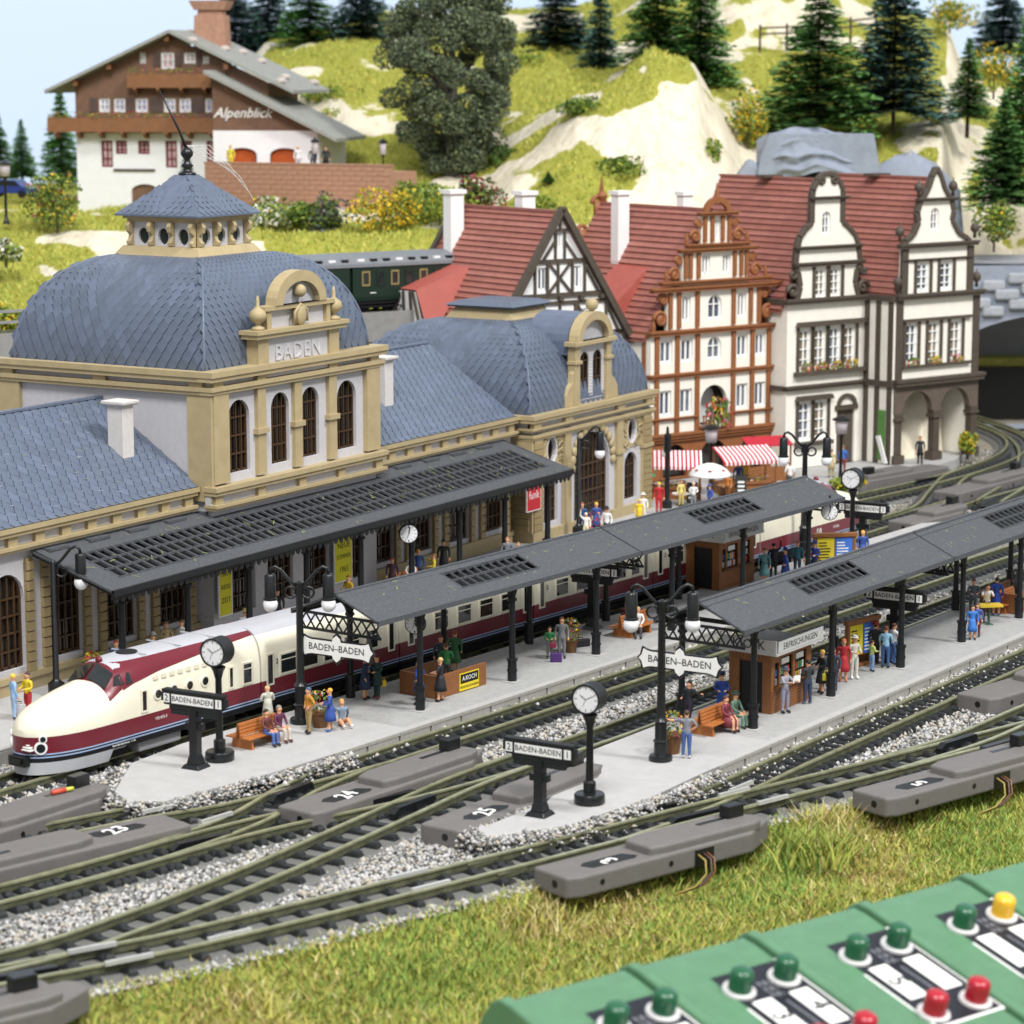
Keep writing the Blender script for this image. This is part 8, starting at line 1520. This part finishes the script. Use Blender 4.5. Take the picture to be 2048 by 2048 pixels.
PPL = [
 # first platform
 ('man in maroon jacket and blue jeans sitting on the near bench', (-16.95, .72), R(-5), dict(top='6a3a38', bot='4d6aa8', pose='sit', arms='lap')),
 ('sitter in purple jacket and white trousers on the near bench', (-16.2, .66), R(-12), dict(top='5e3048', bot='c9bcb0', hair='8a8580', pose='sit', arms='lap', shoe='5a2a34')),
 ('bald man in pale coat standing behind the near bench', (-15.2, 1.9), R(150), dict(top='b9b8ac', bot='a8a598', hair=None, coat='b9b8ac', arms='hold')),
 ('man in orange jacket and tan trousers beside the flower planter', (-14.75, .3), R(-120), dict(top='b9802f', bot='9a8658', hair='4a5a78', arms='hip')),
 ('blonde woman in blue dress beside the flower planter', (-14.05, -.2), R(-150), dict(top='34509a', bot='34509a', hair='e0a83a', skirt='34509a', arms='hold', shoe='3a78b8', h=1.62)),
 ('person with bare legs and white shoes reclining behind the woman in blue', (-12.9, .05), R(-40), dict(top='7a8ba0', bot='d8a17c', hair='c89a50', pose='recline', arms='back', shoe='f0f0f0', bare=True)),
 ('woman in dark blue dress in the canopy shade', (-9.1, 1.5), R(20), dict(top='25324e', bot='25324e', hair='c89a3a', skirt='25324e', arms='down')),
 ('person in dark green coat with yellow bag in the canopy shade', (-8.75, 1.15), R(-100), dict(top='24403c', bot='24403c', hair='6a3a28', coat='24403c', arms='hold', shoe='6a2a30')),
 ('man in bright blue coat behind the near canopy post', (-8.75, -.85), R(-170), dict(top='3450a8', bot='2a2c34', hair='3a4a6a', coat='3450a8', arms='hip')),
 ('woman in black dress in front of the stairwell', (-7.85, -1.3), R(-170), dict(top='25262c', bot='25262c', hair='d0b078', skirt='25262c', arms='hold', sleeves=False)),
 ('person in green jacket coming up the stairwell', (-5.5, -.1), AW, dict(top='2f7a44', bot='3a3a3a', hair='6a4a30', arms='hold', z=.76)),
 ('man in dark suit behind the stairwell', (-4.3, .9), F_, dict(top='3c4048', bot='3c4048', hair='5a3a28')),
 ('woman in green dress behind the stairwell', (-3.2, .9), AW, dict(top='3a6a40', bot='3a6a40', hair='8a5230', skirt='3a6a40', arms='down')),
 ('boy in green jacket holding the grey suited man\'s side', (1.15, -1.2), F_, dict(top='2f7a4a', bot='7a7a78', hair='3a2a20', h=1.35, arms='hold')),
 ('man in grey suit beside the purple suitcase', (1.5, -1.6), F_, dict(top='75767a', bot='75767a', hair='5a3a28', arms='down')),
 ('woman in white blouse sitting on the shaded bench', (7.0, -2.4), R(-60), dict(top='d8d6d2', bot='4a4a50', hair='c8a060', pose='sit', arms='lap')),
 ('person in maroon sitting on the far end of the shaded bench', (7.8, -1.4), R(100), dict(top='6a3038', bot='3a3038', hair='4a3024', pose='sit', arms='lap')),
 ('woman in teal dress right of the first platform kiosk', (20.9, -2.1), F_, dict(top='5a8a90', bot='5a8a90', hair='8a5a30', skirt='5a8a90')),
 ('man in black waving an arm beside the first platform kiosk', (22.4, -1.9), AW, dict(top='22262e', bot='22262e', hair='22201e', arms=('wave', 'down'))),
 ('stout official in blue coat and cap right of the first platform kiosk', (21.4, -3.0), R(-150), dict(top='2c4088', bot='2c3050', hat='2c4088', coat='2c4088', arms='hip')),
 ('man in teal jacket left of the far canopy post', (23.5, -2.7), F_, dict(top='2a6070', bot='2a4058', hair='a85a30')),
 ('railwayman in blue uniform right of the far canopy post', (23.8, -3.5), R(-90), dict(top='2a3f88', bot='2a3050', hat='26366e', arms='hold')),
 ('person in teal right of the far billboard', (27.2, -3.8), AW, dict(top='4a7a88', bot='3a5a6a', hair='8a5a3a')),
 ('blonde woman in blue below the far pole clock', (28.0, -4.3), F_, dict(top='34509a', bot='34509a', hair='e8a838', skirt='34509a')),
 # second platform
 ('man in grey shirt and blue jeans seen from behind', (-10.7, -13.75), AW, dict(top='7c8088', bot='4a629a', hair='4a3a2e', sleeves=False, arms=('hip', 'out'), shoe='e8e8e8')),
 ('woman in red coat sitting on the second platform bench', (-6.3, -13.2), R(-10), dict(top='7a3440', bot='7a3440', hair='5a3426', pose='sit', skirt='7a3440', arms='lap')),
 ('man in green suit sitting on the second platform bench', (-5.55, -13.25), R(-10), dict(top='5a7868', bot='6a8a78', hair='3a4a48', pose='sit', arms='lap', hat='3a4a44')),
 ('man in black standing behind the second platform bench', (-6.4, -11.7), R(-100), dict(top='22262e', bot='2a2236', hair='2a2420', arms=('hold', 'out'), pose='walk')),
 ('policeman in blue with dark hat beside the kiosk door', (-4.6, -12.2), R(-60), dict(top='2c4a9a', bot='2c4a9a', hat='25304e', arms='hold')),
 ('official in grey uniform reading a paper before the kiosk', (-2.6, -14.0), R(-20), dict(top='9a9aa4', bot='8c8ca0', hat='5a5a68', arms='fwd', shoe='1e1e22')),
 ('man in dark jacket and jeans at the kiosk counter', (-.75, -14.15), R(150), dict(top='34383c', bot='34405a', hair='2a2420', arms='hold', shoe='7a8088')),
 ('blonde in black with a yellow bag behind the kiosk customer', (1.2, -13.9), R(-120), dict(top='26282e', bot='26282e', hair='e0bc3a', skirt='26282e', arms='hold')),
 ('man in navy suit left of the canopy post', (1.95, -14.1), R(-90), dict(top='3c4658', bot='3c4658', hair='4a3a30', lean=.15)),
 ('woman in red dress left of the billboard', (3.6, -13.8), F_, dict(top='b8303a', bot='b8303a', hair='d87a4a', skirt='b8303a', shoe='c86a3a')),
 ('person in white suit and white hat left of the billboard', (4.25, -14.0), R(-30), dict(top='d6d2c8', bot='d6d2c8', hat='e0ddd6', arms='hold', shoe='e8e8e0')),
 ('child in yellow green shirt before the billboard', (5.9, -14.1), R(60), dict(top='b8c878', bot='7a98c0', hair='5a3a24', h=1.3, arms='hold')),
 ('woman in light blue blouse and jeans before the billboard', (6.8, -14.35), R(110), dict(top='8ab4d0', bot='3c5888', hair='6a3a24', arms='hold', bare=False)),
 ('man in white shirt and jeans right of the billboard', (7.55, -14.4), R(60), dict(top='d8dce0', bot='4a6aa0', hair='5a3a28', sleeves=False, arms='cross')),
 ('person in black with a red hat behind the white-shirted man', (7.2, -13.7), AW, dict(top='26282c', bot='26282c', hat='a83a30')),
 ('girl in blue dress beside the right-hand canopy post', (14.0, -15.5), R(-60), dict(top='3c78c8', bot='3c78c8', hair='4a4038', skirt='3c78c8', h=1.5)),
 ('child in blue and maroon beside the girl in blue', (14.75, -15.45), R(-80), dict(top='4a5a9a', bot='6a2a38', hair='5a4a40', h=1.45)),
 ('vendor in white shirt leaning over his tray', (17.9, -14.7), R(-60), dict(top='dcdcdc', bot='5a4450', hair='3a2a22', arms='fwd', sleeves=False, lean=.3)),
 ('man in grey waistcoat behind the vendor', (18.6, -13.8), F_, dict(top='5a626a', bot='4a5058', hair='6a4a34', arms='hold')),
 ('woman in blue dress right of the vendor', (19.5, -14.6), AW, dict(top='2c4aa0', bot='2c4aa0', hair='2a2a38', skirt='2c4aa0', shoe='3c78b8')),
 ('man in long grey coat at the right edge', (23.6, -14.2), R(100), dict(top='6a6a6a', bot='5a5a5a', hair='3a2a24', coat='6a6a6a')),
 # station side
 ('blond man in light blue shirt at the left edge', (-18.75, 11.5), R(60), dict(top='8ab0d8', bot='9ab8d8', hair='e0c040')),
 ('woman in yellow jumper and red trousers at the left edge', (-18.2, 11.25), R(-100), dict(top='dcc02c', bot='b02c34', hair='4a3a40', arms='hold')),
 ('red-haired person in blue behind the train cab', (-11.95, 11.9), F_, dict(top='4a6aa0', bot='3a4a6a', hair='a83a2a')),
 ('man in grey cap behind the train roof', (-9.75, 11.7), F_, dict(top='3c4a68', bot='3a3a3a', hat='8a8a84', h=1.66)),
 ('person in beige jacket behind the train roof', (-7.85, 12.5), R(-20), dict(top='b09a78', bot='8a7a60', hair='8a6a4a', arms='hold')),
 ('person in white shirt beside the beige jacket', (-7.3, 12.1), R(-100), dict(top='e2e2e0', bot='9a9a98', hair='8a6a3a')),
 ('man in straw hat and white shirt behind the train', (-4.2, 11.0), F_, dict(top='e0e0de', bot='5a6a78', hat='c8b078')),
 ('person in yellow at the narrow poster', (-5.6, 10.8), AW, dict(top='d8b83a', bot='5a4a3a', hair='8a3a2a', h=1.5)),
 ('person in black suit sitting by the station wall', (.3, 12.5), F_, dict(top='202226', bot='26282e', hair='5a3a28', h=1.74)),
 ('child in pink beside the station wall', (4.3, 12.3), F_, dict(top='d898a0', bot='8a6a78', hair='5a4030', h=1.3)),
 ('woman in yellow jacket beside the station wall', (4.7, 11.6), R(-100), dict(top='d0a82c', bot='8a7a40', hair='8a5a30', arms='hold')),
 ('person in dark maroon beside the large yellow poster', (9.5, 12.3), F_, dict(top='4a2a3c', bot='3a2a34', hair='a85a4a')),
 ('woman in white sitting on the station bench', (10.3, 11.75), F_, dict(top='e6e6e4', bot='e6e6e4', hair='8a6a50', hat='e8e8e4', arms='lap', h=1.55)),
 ('person in yellow reaching out beside the station bench', (12.0, 11.5), R(-140), dict(top='dcc83c', bot='c8b060', hair='9a6a3a', arms=('out', 'hold'), h=1.6)),
 ('blond person in blue behind the station bench', (12.0, 12.4), F_, dict(top='34508a', bot='3a4a6a', hair='e8b83a')),
 ('man in black coat right of the station bench', (14.5, 12.5), F_, dict(top='26292c', bot='2e3134', hair='3a2a24', coat='26292c', h=1.82)),
 ('man in grey suit behind the canopy ridge', (17.2, 10.4), F_, dict(top='70767c', bot='5a6068', hair='9a6a4a')),
 ('child in green behind the canopy ridge', (17.6, 10.0), F_, dict(top='4a9a58', bot='3a6a48', hair='a87040', h=1.45)),
 ('man in blue suit at the station entrance', (28.4, 12.3), R(-70), dict(top='2f5288', bot='2f5288', hair='a85a34')),
 ('blond woman in blue at the station entrance', (28.9, 11.7), R(-50), dict(top='34569a', bot='34569a', hair='e0b040', skirt='34569a')),
 ('person in white before the blue couple', (27.2, 11.4), F_, dict(top='e8e6de', bot='e0d8b8', hair='e8e4d8', arms=('wave', 'down'), h=1.45)),
 ('man in white shirt and black waistcoat with dark hat', (27.7, 10.4), R(-80), dict(top='e2e2e2', bot='34343a', hat='3a3a3c')),
 ('person in yellow coat at the pavilion corner', (32.4, 10.9), R(-60), dict(top='e0c030', bot='c8a838', hair='e0c030', coat='e0c030', h=1.5)),
 ('person in white hat at the pavilion corner', (33.6, 11.3), F_, dict(top='e8e8e4', bot='d8d8d4', hat='f0f0ec', h=1.6)),
 # market
 ('blond person in red overalls beside the black lamp', (36.9, 12.0), F_, dict(top='b8242c', bot='b8242c', hair='e8c030', z=.76)),
 ('person in yellow sitting left of the mushroom parasol', (39.7, 12.0), R(-30), dict(top='e0d080', bot='c8b870', hair='8a5a3a', pose='stand', z=.76, h=1.5)),
 ('person in white sitting left of the mushroom parasol', (39.3, 11.0), R(-60), dict(top='e6e6e6', bot='8a8a90', hair='d8d4c8', z=.76, h=1.5, arms='hold')),
 ('person in blue left of the mushroom parasol', (39.2, 9.9), R(-120), dict(top='3a5aa8', bot='3a5aa8', hat='4a6ab0', z=.76, h=1.45)),
 ('person in orange right of the mushroom parasol', (43.6, 10.9), R(-90), dict(top='c87a3a', bot='8a5a34', hair='c8904a', z=.723, h=1.5)),
 ('person in blue behind the right chalk sign', (46.5, 11.6), F_, dict(top='3a5aa0', bot='34405a', hair='6a4a34', z=.723)),
 ('person in yellow behind the right chalk sign', (47.6, 11.8), F_, dict(top='e0c038', bot='c8b460', hair='d0a040', z=.723)),
 ('person in white shirt walking before the far houses', (48.2, 9.0), AW, dict(top='e8e8e8', bot='5a5a60', hair='8a6a50', z=.723, sleeves=False, pose='walk')),
 ('person in tan coat before the brown door', (54.4, 9.0), AW, dict(top='c8b88a', bot='b8a87a', hair='8a6a4a', coat='c8b88a', z=.723)),
 ('person with a blue rucksack before the white house', (56.2, 9.0), AW, dict(top='3a6ab8', bot='8a3a3a', hair='8a6a4a', z=.723)),
 ('person in black before the arcade', (62.6, 6.4), F_, dict(top='26282c', bot='26282c', hair='8a5a4a', coat='26282c', z=.723)),
]
for lb, lc, rz, kw in PPL: person(lb, lc, rz, **kw)
for s, lb, kw in ((.1, 'person in yellow at the left end of the chalet terrace', dict(top='e0d040', bot='e0d040', hair='c8a050')), (.47, 'person in white on the chalet terrace', dict(top='eeeeee', bot='e0e0e0', hair='d8c8a0')), (.55, 'person in grey on the chalet terrace', dict(top='6a7078', bot='5a6068', hair='7a5a40')), (.62, 'person in black on the chalet terrace', dict(top='26282c', bot='26282c', hair='26221e', coat='26282c'))):
    q = ta + td*s; nn = Vector((-td.y, td.x, 0)).normalized(); person(lb, (q.x+nn.x*1.2, q.y+nn.y*1.2), F_, z=18.5, **kw)
bag((-8.62, .98), 1.28, 'd8b428', 'yellow bag held by the person in dark green', .32); bag((1.1, -14.15), 1.35, 'e0d040', 'yellow shoulder bag carried by the blonde in black', .36); bag((1.05, -1.42), 1.28, '8a2a44', 'dark pink bag held by the boy in green', .28)
t = thing('newspaper', 'white sheet of paper held by the grey official', 'newspaper', (-2.5, -14.42, 2.02), R(-20)); m = MB(); m.add([(-.2, -.02, .0), (0, .05, 0), (.2, -.02, 0), (-.2, -.05, .3), (0, .02, .3), (.2, -.05, .3)], [(0,1,4,3), (1,2,5,4)]); m.build('sheet', m_white, t)
t = thing('vendor_tray', 'yellow vendor tray on a green leg at the second platform', 'tray', (17.5, -15.0, .757), R(-50)); m = MB(); m.box(-.55, -.3, .85, .55, .3, .95); m.build('tray', mat('tray_yellow', 'd8b83a', .5, .1), t); m = MB(); m.cyl((0, 0, 0), (0, 0, .85), .04); m.cyl((0, 0, 0), (0, 0, .03), .2); m.build('leg', mat('tray_leg', '4a6a58', .5, .1), t)
